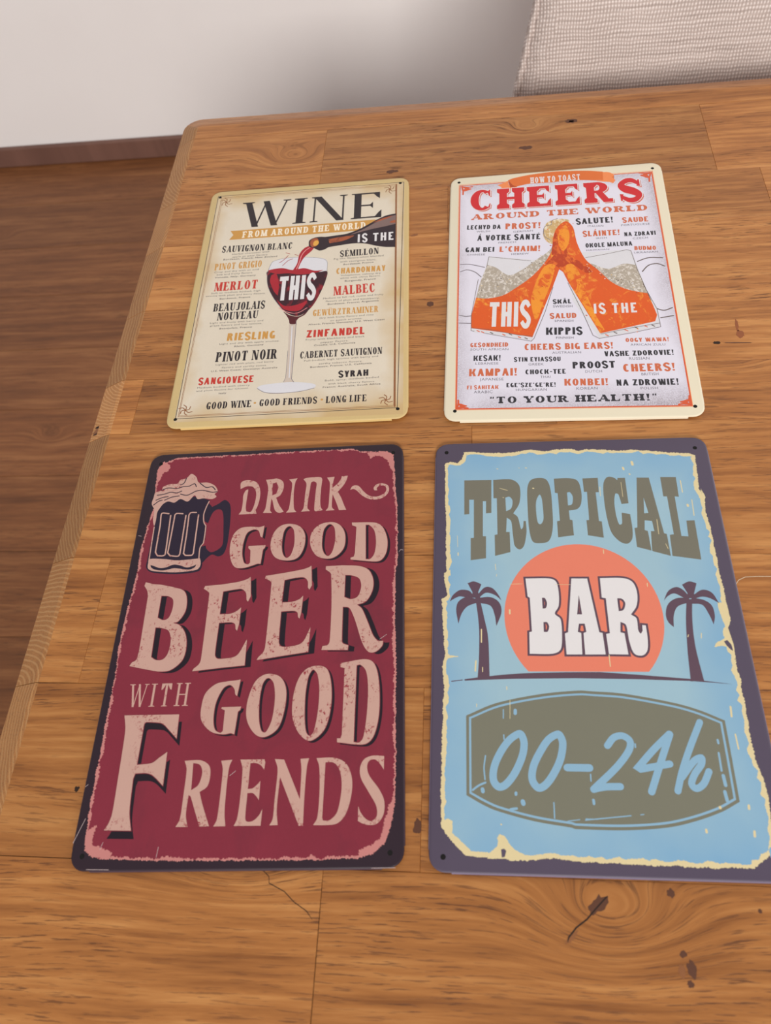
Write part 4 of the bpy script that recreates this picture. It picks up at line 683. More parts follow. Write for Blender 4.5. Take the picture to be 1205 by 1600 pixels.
  ('B', 'border_print', 'cream', [(33.36,9.54,0),(38.49,14.32,1),(39.41,17.08,0),(39.03,18.64,0),(40.36,21.04,0),(43.67,19.14,1),(46.05,15.28,1),(50.09,12.27,1),(54.96,10.08,0),(54.87,8.16,0),(33.33,7.84,0)], 0.25, 0, 5),
  ('B', 'border_print', 'cream', [(8.86,130.61,0),(11.67,128.44,0),(17.43,127.86,0),(11.68,126.87,0),(8.71,126.19,0)], 0.25, 0, 5),
  ('B', 'border_print', 'cream', [(188.94,146.87,0),(185.27,140.24,1),(180.23,136.97,1),(178.28,134.25,0),(180.84,134.79,0),(183.84,135.01,1),(186.85,132.62,1),(189.87,125.13,0),(190.4,135.87,0)], 0.25, 0, 5),
  ('B', 'border_print', 'cream', [(6.94,188.15,0),(11.38,190.89,0),(11.6,186.44,0)], 0.25, 0, 5),
  ('B', 'border_print', 'cream', [(189.44,253.98,0),(190.21,251.88,0),(191.63,247.04,0),(190.63,244.33,0)], 0.25, 0, 5),
  ('B', 'border_print', 'cream', [(185.63,165.05,0),(191.11,164.44,0),(191.46,152.46,0),(187.95,146.87,1),(185.33,160.44,0)], 0.25, 0, 5),
  ('B', 'border_print', 'cream', [(6.74,26.31,0),(10.6,28.42,1),(13.62,27.27,0),(13.21,20.83,0),(17.47,17.35,0),(21.68,13.91,0),(24.19,11.63,0),(31.72,11.04,0),(32.5,8.36,0),(20.81,9.22,0),(14.93,14.53,0),(7.2,23.9,0)], 0.25, 0, 5),
  ('P', 'border_print', 'slate', [[(184.88,138.05,0),(187.01,138.93,0),(188.92,135.87,0),(189.3,131.54,0),(187.84,132.62,0),(185.87,135.33,0)]], None, None),
  ('P', 'border_print', 'slate', [[(40.96,12.82,0),(42.64,13.25,0),(43.85,12.12,0),(42.91,9.01,0),(41.24,8.58,0)]], None, None),
  ('P', 'title_lettering', 'olive', [[(21.48,265.7,0),(41.49,265.54,0),(40.81,236.8,0),(37,236.52,0),(37.21,246.96,0),(34.92,247.01,0),(34.39,217.46,0),(36.61,217.42,0),(36.26,199.79,0),(25.61,198.35,0),(25.78,216.08,0),(28.01,216.28,0),(28.39,248.41,0),(25.05,248.49,0),(24.94,236.17,0),(21.32,235.88,0)]], None, None),
  ('P', 'title_lettering', 'olive', [[(42.86,265.5,0),(55.49,265.67,1),(61.08,261.43,1),(62.32,253.83,1),(60.86,243.94,1),(56.44,236.1,0),(59.38,233.02,1),(60.64,227.01,1),(61.47,222.85,1),(62.85,224.6,1),(63.48,229.58,0),(65.09,229.31,0),(65.04,219.84,1),(62.86,209.43,1),(59.75,206.39,1),(56.41,209.54,1),(55.53,217.67,1),(54.67,229.52,1),(51.73,232.58,0),(50.82,220.69,0),(53.33,220.64,0),(53.24,204.43,0),(42.54,201.52,0),(42.69,218.48,0),(44.71,218.8,0),(45.05,249.26,0),(42.66,249.32,0)], [(51.28,249.73,0),(54.41,250.28,1),(56.33,246.51,1),(55.07,240.39,1),(51.4,238.03,0)]], None, None),
  ('P', 'title_lettering', 'olive', [[(75.93,266.39,1),(81.56,264.7,1),(83.98,257.04,1),(84.37,240.96,1),(83.5,223.02,1),(80.39,213.18,1),(74.33,211.2,1),(68.97,212.79,1),(67.01,223.33,1),(66.88,241.35,1),(67.46,257.47,1),(70.09,264.37,1)], [(75.83,251.62,1),(77.29,248.49,1),(77.74,238.67,1),(77.44,230.25,1),(75.42,226.72,1),(73.48,227.95,1),(72.73,236.36,1),(73.26,246.11,1)]], None, None),
  ('P', 'title_lettering', 'olive', [[(87.11,265.44,0),(98.2,265.51,1),(104.17,262.81,1),(105.89,252.74,1),(104.75,242.93,1),(101.69,238.75,1),(95.86,237.67,0),(95.99,230.12,0),(97.74,229.6,0),(97.75,217.16,0),(86.78,215.73,0),(86.89,228.87,0),(88.92,229.19,0),(89.02,252.54,0),(87,252.96,0)], [(95.71,252.99,0),(97.77,253.19,1),(99.49,249.18,1),(98.5,243.07,1),(95.58,241.92,0)]], None, None),
  ('P', 'title_lettering', 'olive', [[(107.62,265.05,0),(118.67,265.32,0),(118.27,252.72,0),(115.99,252.78,0),(116.04,228.44,0),(117.91,228.14,0),(118.04,214.84,0),(107.4,216.98,0),(107.37,229.29,0),(109.3,229.52,0),(109.83,253.22,0),(107.76,253.27,0)]], None, None),
  ('P', 'title_lettering', 'olive', [[(127.2,266.08,1),(130.75,264.7,1),(132.27,262.8,0),(132.72,264.79,0),(138.01,264.78,0),(137.99,242.84,0),(133.09,242.27,0),(131.74,250.58,1),(129.63,251.05,1),(128.21,243.07,1),(128.39,232.21,1),(129.66,225.51,1),(131.62,226.14,1),(132.4,235.08,0),(138.05,233.75,0),(138.26,221.4,1),(137.11,213.61,1),(133.39,209.81,1),(128.38,211.82,1),(123.65,219.04,1),(121.69,232.35,1),(121.31,248.75,1),(122.19,259.95,1),(124.42,264.87,1)]], None, None),
  ('P', 'title_lettering', 'olive', [[(146.27,264.7,0),(154.83,264.46,0),(159.14,217.75,0),(160.89,217.07,0),(161.13,199.88,0),(149.35,203.83,0),(150.44,219.6,0),(152.84,219.56,0),(152.27,227.72,0),(147.4,228.48,0),(146.4,220.59,0),(148.47,219.64,0),(148.86,204.21,0),(139.61,207.15,0),(139.69,222.29,0),(141.71,222.64,0)], [(149.01,247.38,0),(150.71,234.42,0),(147.8,234.21,0)]], None, None),
  ('P', 'title_lettering', 'olive', [[(162.86,264.8,0),(173.85,264.5,0),(173.47,247.48,0),(170.61,247.82,0),(170.4,215.35,0),(174.97,214.89,0),(175.54,227.65,0),(181.13,227.8,0),(180.62,196.75,0),(162.2,199.87,0),(162.75,216.39,0),(165.51,216.73,0),(165.37,247.95,0),(162.81,248.01,0)]], None, None),
  ('P', 'sun_print', 'coral', [[(136.03,117.76,0),(138.68,121.01,0),(141.09,124.47,0),(143.23,128.13,0),(145.1,131.95,0),(146.68,135.92,0),(147.96,140.01,0),(148.94,144.2,0),(149.6,148.45,0),(149.94,152.75,0),(149.97,157.06,0),(149.68,161.36,0),(149.08,165.63,0),(148.16,169.82,0),(146.93,173.93,0),(145.4,177.93,0),(143.58,181.78,0),(141.49,185.47,0),(139.13,188.97,0),(136.51,192.26,0),(133.67,195.32,0),(130.6,198.13,0),(127.34,200.67,0),(123.9,202.93,0),(120.3,204.9,0),(116.57,206.56,0),(112.73,207.9,0),(108.8,208.91,0),(104.81,209.59,0),(100.78,209.92,0),(96.74,209.92,0),(92.71,209.59,0),(88.72,208.91,0),(84.79,207.9,0),(80.95,206.56,0),(77.22,204.9,0),(73.62,202.93,0),(70.18,200.67,0),(66.92,198.13,0),(63.85,195.32,0),(61.01,192.26,0),(58.39,188.97,0),(56.03,185.47,0),(53.94,181.78,0),(52.12,177.93,0),(50.59,173.93,0),(49.36,169.82,0),(48.44,165.63,0),(47.84,161.36,0),(47.55,157.06,0),(47.58,152.75,0),(47.92,148.45,0),(48.58,144.2,0),(49.56,140.01,0),(50.84,135.92,0),(52.42,131.95,0),(54.29,128.13,0),(56.43,124.47,0),(58.84,121.01,0),(61.49,117.76,0)]], None, None),
  ('P', 'bar_lettering', 'white', [[(62.64,183.78,0),(78.52,183.62,1),(83.13,180.86,1),(84.18,171.22,1),(83.31,162.82,1),(80.62,157.66,1),(84.06,153.54,1),(84.19,142.44,1),(82.57,132.58,1),(76.93,129.65,1),(62.83,129.65,0),(63.29,144.5,0),(64.99,144.99,0),(64.81,169.25,0),(63.44,170.32,0)], [(72.88,169.19,0),(74.76,168.97,1),(75.96,165.48,1),(75.08,161.83,1),(72.89,161.33,0)], [(72.78,151.55,0),(75.1,151.54,1),(76.3,148.49,1),(75.16,144.97,1),(72.65,144.67,0)]], None, ('plum', 1.4)),
  ('P', 'bar_lettering', 'white', [[(93.34,183.46,0),(103.81,183.35,0),(108.1,144.38,0),(110.14,143.88,0),(110.66,129.19,0),(97.84,129.18,0),(98.03,143.91,0),(99.92,144.6,0),(99.33,150.43,0),(95.65,150.44,0),(94.43,144.62,0),(96.57,143.91,0),(96.04,129.18,0),(86.13,129.17,0),(86.11,143.64,0),(88.19,144.43,0)], [(97.27,171.11,0),(98.24,157.05,0),(95,157.07,0)]], None, ('plum', 1.4)),
  ('P', 'bar_lettering', 'white', [[(112.24,183.54,0),(127.37,183.38,1),(133.37,180.28,1),(135.38,172.48,1),(133.92,163.08,1),(129.54,156.73,0),(132.8,153.85,1),(132.86,145.92,1),(134.08,143.45,1),(135.54,145.35,0),(135.83,149.29,0),(138.04,149.06,0),(137.96,138.11,1),(136.61,131.54,1),(133.22,128.5,1),(128.39,129.91,1),(126.34,138.13,1),(125.59,149.33,1),(122.25,151.61,0),(121.44,144.27,0),(123.93,143.7,0),(124.79,129.14,0),(112.73,129.35,0),(112.32,143.17,0),(114.73,143.72,0),(114.67,168.49,0),(112.1,169.11,0)], [(122.02,168.44,0),(125.12,168.06,1),(126.85,164.88,1),(125.28,160.22,1),(122.04,159.08,0)]], None, ('plum', 1.4)),
  ('P', 'palm_tree_print#1', 'plum', [[(23.39,180.59,0),(27.6,181.96,1),(32.74,179.73,0),(30.41,173.8,0),(31.8,169.51,0),(26.49,169.55,0),(26.54,173.83,0)]], None, None),
  ('P', 'palm_tree_print#1', 'plum', [[(11.2,166.99,0),(13.42,171.79,1),(18.29,175.52,1),(24.12,174.93,1),(27,171.68,0),(26,169.02,1),(18.27,170.68,1),(14.39,169.1,1)]], None, None),
  ('P', 'palm_tree_print#1', 'plum', [[(29.9,171.66,0),(34.83,177.21,1),(39.67,176.95,1),(43.42,172.62,1),(45.95,167.49,0),(41.47,171.56,1),(35.72,173.22,1),(30.83,169.51,0)]], None, None),
  ('P', 'palm_tree_print#1', 'plum', [[(28.42,169,0),(22.15,170.11,1),(16.81,166.42,1),(15.56,160.1,1),(16.99,150.74,0),(19.2,157.99,1),(23.06,163.21,1),(29.34,165.81,0)]], None, None),
  ('P', 'palm_tree_print#1', 'plum', [[(30.83,169.51,0),(38.54,169.99,1),(44.2,166.23,1),(45.69,158.88,1),(42,148.81,0),(41.08,156.83,1),(38.4,163.64,1),(30.78,165.8,0)]], None, None),
  ('P', 'palm_tree_print#1', 'plum', [[(28.42,169.53,0),(31.31,169.51,0),(33.95,155.83,1),(36.46,140.54,1),(36.76,112.33,0),(29.05,112.11,0),(30.17,125.72,1),(30.66,145.59,1),(29.72,158.97,1)]], None, None),
  ('P', 'palm_tree_print#2', 'plum', [[(165.1,178.17,0),(170.15,180.51,1),(174.6,179.03,0),(171.85,171.58,0),(171.81,168.06,0),(166.67,168.1,0),(167.73,171.62,0)]], None, None),
  ('P', 'palm_tree_print#2', 'plum', [[(151.77,166.46,0),(155.56,173.49,1),(161.19,176.41,1),(165.51,174,1),(168.39,169.26,0),(165.18,168.46,1),(159.46,171.68,1),(155.06,169.95,1)]], None, None),
  ('P', 'palm_tree_print#2', 'plum', [[(171.15,170.41,0),(177.44,174.25,1),(183.26,172.07,1),(186.54,164.47,0),(181.54,167.99,1),(176.61,169.19,1),(171.24,167.72,0)]], None, None),
  ('P', 'palm_tree_print#2', 'plum', [[(168.3,168.67,0),(159.97,168.15,1),(154.23,164.11,1),(151.71,157.19,1),(152.43,151.49,1),(155.45,147.76,0),(156.65,156.02,1),(160.14,162.33,1),(167.76,165.18,0)]], None, None),
  ('P', 'palm_tree_print#2', 'plum', [[(169.84,168.66,0),(177.25,166.85,1),(181.67,162.77,1),(182.31,155.89,1),(180.6,149.47,0),(178.67,157.05,1),(175.66,163.38,1),(168.64,164.24,0)]], None, None),
  ('P', 'palm_tree_print#2', 'plum', [[(166.37,167.52,0),(169.97,167.49,0),(167.63,151.43,1),(166.82,133.71,1),(168.36,111.97,0),(160.37,111.63,0),(161.52,131.54,1),(163.59,151.45,1)]], None, None),
  ('P', 'ground_line_print', 'plum', [[(20.87,112.45,0),(29.07,113.72,0),(52.7,116.17,1),(79.7,117.2,1),(105.94,117.47,0),(130.63,115.69,0),(159.66,113.29,0),(169.14,111.98,0),(184.94,109.98,0),(169.02,111.25,0),(159.45,111.93,0),(130.28,112.86,0),(90.67,113.44,0),(52.56,112.86,0),(29.05,112.01,0),(20.87,111.51,0)]], None, None),
  ('K', 'ground_line_print', 'plum', [(12.66,111.1,0),(19.5,111.98,0)], 0.6, 0),
  ('P', 'badge_print', 'olive2', [[(21.75,89.1,0),(40.77,97.23,1),(68.58,103.11,1),(91.58,105.43,1),(99.88,104.99,1),(119.37,103.56,1),(147.72,98.15,1),(162.31,93.75,1),(176.31,87.47,0),(176.32,64.64,0),(176.14,41.05,0),(165.21,35.35,1),(149.29,29.85,1),(133.74,26.35,1),(110.4,24.46,1),(83.46,24.55,1),(80.79,25.28,1),(60.05,28.26,1),(39.02,33.49,1),(30.5,37.01,1),(21.62,41.83,0)]], None, None),
  ('K', 'badge_print', 'sky2', [(24.15,87.67,0),(42.58,95.32,1),(69.52,100.85,1),(91.81,103.03,1),(99.85,102.62,1),(118.74,101.27,1),(146.21,96.18,1),(160.34,92.04,1),(173.91,86.13,0),(173.92,64.66,0),(173.75,42.47,0),(163.15,37.1,1),(147.73,31.93,1),(132.66,28.64,1),(110.05,26.86,1),(83.94,26.94,1),(81.35,27.63,1),(61.26,30.43,1),(40.88,35.35,1),(32.62,38.67,1),(24.02,43.2,0)], 1.3, 1),
  ('K', 'hours_lettering', 'sky2', [(53.73,78.22,1),(48.22,74.73,1),(42.62,67.54,1),(38.39,58.72,1),(37.57,50.98,1),(40.43,46.96,1),(44.64,48.13,1),(50.11,54.6,1),(54.9,64.19,1),(56.59,72.15,1),(55.48,77.06,1)], 4.4, 1),
  ('K', 'hours_lettering', 'sky2', [(76.93,78.2,1),(71.4,75.01,1),(66.11,67.85,1),(61.5,59.07,1),(60.4,51.36,1),(63.61,46.77,1),(68.01,48.53,1),(73.17,54.96,1),(77.67,63.64,1),(79.62,72.44,1),(78.61,76.88,1)], 4.4, 1),
  ('K', 'hours_lettering', 'sky2', [(81.21,58.51,0),(94.16,58.53,0)], 4.4, 0),
  ('K', 'hours_lettering', 'sky2', [(105.83,71.7,0),(110.14,76.56,1),(115.48,77.59,1),(119.36,74.26,1),(117.75,68.52,1),(109.67,59.02,1),(95.41,46.41,0)], 4.1, 0),
  ('K', 'hours_lettering', 'sky2', [(95.61,46.59,0),(102.02,47.88,1),(110.8,48.22,0)], 4.1, 0),
  ('K', 'hours_lettering', 'sky2', [(142.88,79.06,0),(132.4,69.66,1),(122.23,59.21,0),(123.51,58.3,0),(140.56,61.52,0)], 4.1, 0),
  ('K', 'hours_lettering', 'sky2', [(143.04,78.87,0),(136.29,64.07,1),(128.12,45.64,0)], 4.1, 0),
  ('K', 'hours_lettering', 'sky2', [(161.58,86.35,0),(152.9,69.92,1),(146.74,56.82,1),(142.9,46.36,0)], 3.9, 0),
  ('K', 'hours_lettering', 'sky2', [(146.33,54.08,0),(154.63,63.4,1),(159.07,65.32,1),(158.46,61.6,1),(153.91,56.02,1),(151.23,50.54,1),(153.51,47.89,1),(158.02,50.66,1),(162.07,57.52,0)], 3.9, 0),
  ('K', 'scratches', 'cream', [(51.84,179.54,0),(60.05,179.79,0)], 0.27, 0),
  ('K', 'scratches', 'cream', [(82.04,178.93,0),(92.51,178.83,0)], 0.27, 0),
  ('K', 'scratches', 'cream', [(42.57,195.08,0),(42.75,190.62,0)], 0.42, 0),
  ('K', 'scratches', 'cream', [(43.34,187.29,0),(43,185.64,0)], 0.36, 0),
  ('K', 'scratches', 'cream', [(28.31,124.75,0),(27.76,118,0)], 0.96, 0),
  ('K', 'scratches', 'cream', [(51.14,160.42,0),(51.14,157.82,0)], 1.08, 0),
  ('K', 'scratches', 'cream', [(32.18,146.6,0),(32.02,137.54,0)], 0.78, 0),
  ('K', 'scratches', 'cream', [(32.46,120.41,0),(32.41,117.54,0)], 0.54, 0),
  ('K', 'scratches', 'cream', [(16.85,204.4,0),(16.85,202.34,0)], 0.72, 0),
  ('K', 'scratches', 'cream', [(16.35,218.36,0),(16.65,209.01,0)], 0.3, 0),
  ('K', 'scratches', 'cream', [(45.77,275.4,0),(46.51,275.25,0)], 0.6, 0),
  ('K', 'scratches', 'cream', [(62.01,275.83,0),(62.42,275.69,0)], 0.48, 0),
  ('K', 'scratches', 'cream', [(66.97,275.69,0),(67.8,275.53,0)], 0.72, 0),
  ('K', 'scratches', 'cream', [(47.38,257.99,0),(53.05,255.95,0)], 0.36, 0),
  ('K', 'scratches', 'cream', [(49.53,249.9,0),(50.04,249.64,0)], 0.48, 0),
  ('K', 'scratches', 'cream', [(71.6,257.36,0),(71.9,257.23,0)], 1.14, 0),
  ('K', 'scratches', 'cream', [(176.55,261.31,0),(176.49,251.26,0)], 0.66, 0),
  ('K', 'scratches', 'cream', [(181.96,244.81,0),(181.43,231.76,0)], 0.6, 0),
  ('K', 'scratches', 'cream', [(178.41,240.55,0),(178.51,239.73,0)], 1.68, 0),
  ('K', 'scratches', 'cream', [(137.54,273.87,0),(137.92,272.12,0)], 1.44, 0),
  ('K', 'scratches', 'cream', [(144.49,278.76,0),(144.78,276.27,0)], 1.8, 0),
  ('K', 'scratches', 'cream', [(141.52,268.26,0),(141.8,267.68,0)], 0.96, 0),
  ('K', 'scratches', 'cream', [(119.39,257.19,0),(119.1,249.5,0)], 0.48, 0),
  ('K', 'scratches', 'cream', [(134.72,261.03,0),(134.68,248.42,0)], 0.3, 0),
  ('K', 'scratches', 'cream', [(155.75,228.97,0),(155.47,217.17,0)], 0.42, 0),
  ('K', 'scratches', 'cream', [(159.05,209.39,0),(160.13,205.56,0)], 0.36, 0),
  ('K', 'scratches', 'cream', [(112.68,128.81,0),(112.7,121.26,0)], 0.6, 0),
  ('K', 'scratches', 'cream', [(142.75,179.35,0),(142.65,176.95,0)], 0.48, 0),
  ('K', 'scratches', 'cream', [(116.76,205.31,0),(116.68,202.39,0)], 0.48, 0),
  ('K', 'scratches', 'cream', [(171.9,143.58,0),(171.36,140.27,0)], 0.48, 0),
  ('K', 'scratches', 'cream', [(163.72,142.49,0),(163.21,141.17,0)], 0.48, 0),
  ('K', 'scratches', 'cream', [(181.12,95.89,0),(180.69,89.95,0)], 1.14, 0),
  ('K', 'scratches', 'cream', [(180.86,79.29,0),(181.11,70.76,0)], 0.84, 0),
  ('K', 'scratches', 'cream', [(180.71,39.13,0),(180.55,37.39,0)], 1.32, 0),
  ('K', 'scratches', 'cream', [(181.08,25.45,0),(180.75,22.93,0)], 1.32, 0),
  ('K', 'scratches', 'cream', [(155.21,25.72,0),(155.26,24.45,0)], 1.32, 0),
  ('K', 'scratches', 'cream', [(164.79,37.94,0),(164.89,37.51,0)], 1.5, 0),
  ('K', 'scratches', 'cream', [(49.11,99.19,0),(48.69,87.48,0)], 0.3, 0),
  ('K', 'scratches', 'cream', [(28.38,96.48,0),(28.35,94.78,0)], 0.48, 0),
  ('K', 'scratches', 'cream', [(47.38,107.79,0),(47.41,105.86,0)], 0.6, 0),
  ('K', 'scratches', 'cream', [(41.36,26.25,0),(41.52,25.93,0)], 0.72, 0),
  ('K', 'scratches', 'sky2', [(52.07,92.62,0),(51.99,90.76,0)], 2.08, 0),
  ('K', 'scratches', 'sky2', [(44.77,93.03,0),(44.6,87.63,0)], 0.65, 0),
  ('K', 'scratches', 'sky2', [(44.54,77.39,0),(44.63,74.69,0)], 0.78, 0),
  ('K', 'scratches', 'sky2', [(33.2,64.76,0),(32.18,57.76,1),(32.67,50.9,0)], 0.85, 0),
  ('K', 'scratches', 'sky2', [(25.4,44.84,0),(28.93,47.43,1),(32.9,49.2,0)], 1.17, 0),
  ('K', 'scratches', 'sky2', [(31.08,45.36,0),(31.32,44.1,0)], 2.21, 0),
  ('K', 'scratches', 'sky2', [(50.53,43.61,0),(50.5,42.78,0)], 1.69, 0),
  ('K', 'scratches', 'sky2', [(54.28,38.87,0),(54.57,37.73,0)], 2.6, 0),
  ('K', 'scratches', 'sky2', [(47.18,34.47,0),(50.61,34.94,0)], 1.43, 0),
  ('K', 'scratches', 'sky2', [(72.09,38.64,0),(71.94,30.11,0)], 0.72, 0),
  ('K', 'scratches', 'sky2', [(94.43,54.88,0),(94.34,51.08,0)], 0.78, 0),
  ('K', 'scratches', 'sky2', [(94.87,40.31,0),(94.89,38.67,0)], 1.43, 0),
  ('K', 'scratches', 'sky2', [(79.38,28.67,0),(86.13,29.61,0)], 0.52, 0),
  ('K', 'scratches', 'sky2', [(89.51,30.08,0),(96.16,29.98,0)], 0.52, 0),
  ('K', 'scratches', 'sky2', [(89.3,29.43,0),(114.89,32.32,0)], 0.65, 0),
  ('K', 'scratches', 'sky2', [(120.36,32.95,0),(122.18,33.17,0)], 0.52, 0),
  ('K', 'scratches', 'sky2', [(169.39,68.26,0),(169.24,58.09,0)], 1.17, 0),
  ('K', 'scratches', 'sky2', [(169.66,55.37,0),(170.04,49.96,0)], 1.95, 0),
  ('K', 'scratches', 'sky2', [(168.95,46.38,0),(169.41,41.53,0)], 1.95, 0),
  ('K', 'scratches', 'sky2', [(170.07,75.82,0),(170.2,73.93,0)], 1.3, 0),
  ('K', 'scratches', 'sky2', [(122.11,72.86,0),(122.07,70.95,0)], 0.91, 0),
  ('K', 'scratches', 'sky2', [(94.68,40.55,0),(94.84,38.33,0)], 1.43, 0),
 ]),
 'wine': dict(corners=[(-0.25771, 0.66877),(-0.05877, 0.674),(-0.04979, 0.37463),(-0.24766, 0.36972)], holes=[(9.1, 290.8),(191.7, 291.5),(7.5, 9.1),(191.8, 9.3)], items=[
  ('P', 'background_print', 'parch', [[(6.52,293.72,0),(195.71,293.08,0),(196.16,3.75,0),(6.88,6.19,0)]], None, None),
  ('K', 'border_print', 'ink', [(6.99,292.67,0),(195.08,292.67,0),(191.43,10.57,0),(7.42,9.78,0)], 0.55, 1),
  ('K', 'border_print', 'brown', [(10.54,289.81,0),(187.82,289.86,0),(189.35,12.06,0),(9.54,11.87,0)], 0.45, 1),
  ('K', 'border_print', 'brown', [(11.87,288,0),(186.95,288.26,0),(188.44,13.25,0),(10.3,12.82,0)], 0.3, 1),
  ('K', 'border_print', 'brown', [(187.82,289.86,0),(189.35,12.06,0)], 1.4, 0),
  ('K', 'border_print', 'brown', [(16.4,282.57,0),(19.11,279.32,1),(22.53,279.91,0)], 0.75, 0),
  ('K', 'border_print', 'brown', [(16.4,282.57,0),(16.02,278.7,1),(18.56,275.82,0)], 0.75, 0),
  ('K', 'border_print', 'brown', [(16.4,282.57,0),(13.3,281.94,1),(12.55,278.44,0)], 0.75, 0),
  ('K', 'border_print', 'brown', [(16.4,282.57,0),(13.69,285.82,1),(10.24,285.24,0)], 0.75, 0),
  ('K', 'border_print', 'brown', [(16.4,282.57,0),(16.8,286.45,1),(14.23,289.38,0)], 0.75, 0),
  ('K', 'border_print', 'brown', [(16.4,282.57,0),(19.5,283.19,1),(20.28,286.7,0)], 0.75, 0),
  ('K', 'border_print', 'brown', [(16.07,282.6,0),(16.74,282.53,0)], 1.6, 0),
  ('K', 'border_print', 'brown', [(181.5,283.28,0),(183.64,280.31,1),(186.81,280.78,0)], 0.75, 0),
  ('K', 'border_print', 'brown', [(181.5,283.28,0),(180.68,279.64,1),(182.8,276.86,0)], 0.75, 0),
  ('K', 'border_print', 'brown', [(181.5,283.28,0),(178.54,282.61,1),(177.49,279.51,0)], 0.75, 0),
  ('K', 'border_print', 'brown', [(181.5,283.28,0),(179.36,286.26,1),(176.17,285.79,0)], 0.75, 0),
  ('K', 'border_print', 'brown', [(181.5,283.28,0),(182.33,286.93,1),(180.19,289.75,0)], 0.75, 0),
  ('K', 'border_print', 'brown', [(181.5,283.28,0),(184.47,283.95,1),(185.53,287.06,0)], 0.75, 0),
  ('K', 'border_print', 'brown', [(181.17,283.32,0),(181.84,283.24,0)], 1.6, 0),
  ('K', 'border_print', 'brown', [(14.7,18.46,0),(17.35,15.96,1),(20.63,16.54,0)], 0.75, 0),
  ('K', 'border_print', 'brown', [(14.7,18.46,0),(14.26,15.36,1),(16.81,13,0)], 0.75, 0),
  ('K', 'border_print', 'brown', [(14.7,18.46,0),(11.6,17.86,1),(10.86,15.01,0)], 0.75, 0),
  ('K', 'border_print', 'brown', [(14.7,18.46,0),(12.02,20.97,1),(8.73,20.38,0)], 0.75, 0),
  ('K', 'border_print', 'brown', [(14.7,18.46,0),(15.13,21.56,1),(12.56,23.97,0)], 0.75, 0),
  ('K', 'border_print', 'brown', [(14.7,18.46,0),(17.79,19.05,1),(18.55,21.92,0)], 0.75, 0),
  ('K', 'border_print', 'brown', [(14.42,18.47,0),(14.97,18.44,0)], 1.6, 0),
  ('K', 'border_print', 'brown', [(182.02,19.14,0),(184.24,16.71,1),(187.39,17.2,0)], 0.75, 0),
  ('K', 'border_print', 'brown', [(182.02,19.14,0),(181.26,16.09,1),(183.38,13.9,0)], 0.75, 0),
  ('K', 'border_print', 'brown', [(182.02,19.14,0),(179.04,18.52,1),(178.01,15.71,0)], 0.75, 0),
  ('K', 'border_print', 'brown', [(182.02,19.14,0),(179.8,21.59,1),(176.63,21.09,0)], 0.75, 0),
  ('K', 'border_print', 'brown', [(182.02,19.14,0),(182.79,22.21,1),(180.66,24.43,0)], 0.75, 0),
  ('K', 'border_print', 'brown', [(182.02,19.14,0),(185.01,19.76,1),(186.05,22.58,0)], 0.75, 0),
  ('K', 'border_print', 'brown', [(181.75,19.16,0),(182.3,19.12,0)], 1.6, 0),
  ('T', 'title_lettering', 'ink', 'WINE', 34.18, 241.94, 173.85, 243.07, 37.48, 'roman', {}),
  ('P', 'ribbon_print', 'gold', [[(26.22,238.41,0),(95.65,239.08,0),(168.37,239.98,0),(170.54,226.07,0),(90.44,225.45,0),(26.24,225.82,0),(29.75,232.5,0)]], None, None),
  ('T', 'ribbon_print', 'ivory', 'FROM AROUND THE WORLD', 38.73, 227.45, 158.86, 228.58, 8.98, 'slab', {}),
  ('T', 'variety_lettering', 'ink', 'SAUVIGNON BLANC', 21.03, 208.44, 89.3, 207.09, 8.81, 'serif', {}),
  ('T', 'notes_lettering', 'inkgrey', 'Herbal character with', 31.99, 203.98, 68.04, 204.37, 2.1, 'sans', {}),
  ('T', 'notes_lettering', 'inkgrey', 'apple or pear flavors', 32.44, 200.27, 66.37, 200.45, 2.09, 'sans', {}),
  ('T', 'notes_lettering', 'inkgrey', 'Bordeaux, France; New Zealand', 24.21, 197.43, 76.18, 197.16, 2.08, 'bold', {}),
  ('T', 'variety_lettering', 'gold', 'PINOT GRIGIO', 16.95, 184.42, 62.29, 185.13, 8.82, 'serif', {}),
  ('T', 'notes_lettering', 'inkgrey', 'Crisp and dry with an acid', 17.43, 180.81, 60.17, 181.07, 2.04, 'sans', {}),
  ('T', 'notes_lettering', 'inkgrey', 'bite and fruity flavors.', 20.46, 177.27, 55.0, 177.31, 2.03, 'sans', {}),
  ('T', 'notes_lettering', 'inkgrey', 'Venezia, Italy; Germany', 18.91, 173.6, 58.13, 173.5, 2.02, 'bold', {}),
  ('T', 'variety_lettering', 'redp', 'MERLOT', 20.39, 156.5, 60.88, 156.89, 11.31, 'serif', {}),
  ('T', 'notes_lettering', 'inkgrey', 'Soft to medium bodied, high', 18.33, 153.12, 64.57, 152.87, 1.96, 'sans', {}),
  ('T', 'notes_lettering', 'inkgrey', 'tannins with plum and berry flavors.', 13.56, 149.85, 69.6, 149.04, 1.95, 'sans', {}),
  ('T', 'notes_lettering', 'inkgrey', 'Bordeaux, France', 27.39, 145.27, 55.94, 145.5, 1.93, 'bold', {}),
  ('T', 'variety_lettering', 'ink', 'BEAUJOLAIS', 22.99, 130.53, 70.74, 130.65, 9.79, 'serif', {}),
  ('T', 'variety_lettering', 'ink', 'NOUVEAU', 28.14, 119.22, 65.58, 119.31, 9.35, 'serif', {}),
  ('T', 'notes_lettering', 'inkgrey', 'Light and fruity with berry and', 22.28, 115.54, 70.85, 115.01, 1.85, 'sans', {}),
  ('T', 'notes_lettering', 'inkgrey', 'grape flavors and low tannins.', 22.75, 112.15, 70.41, 111.7, 1.84, 'sans', {}),
  ('T', 'notes_lettering', 'inkgrey', 'Beaujolais, France', 32.04, 108.08, 61.47, 108.07, 1.83, 'bold', {}),
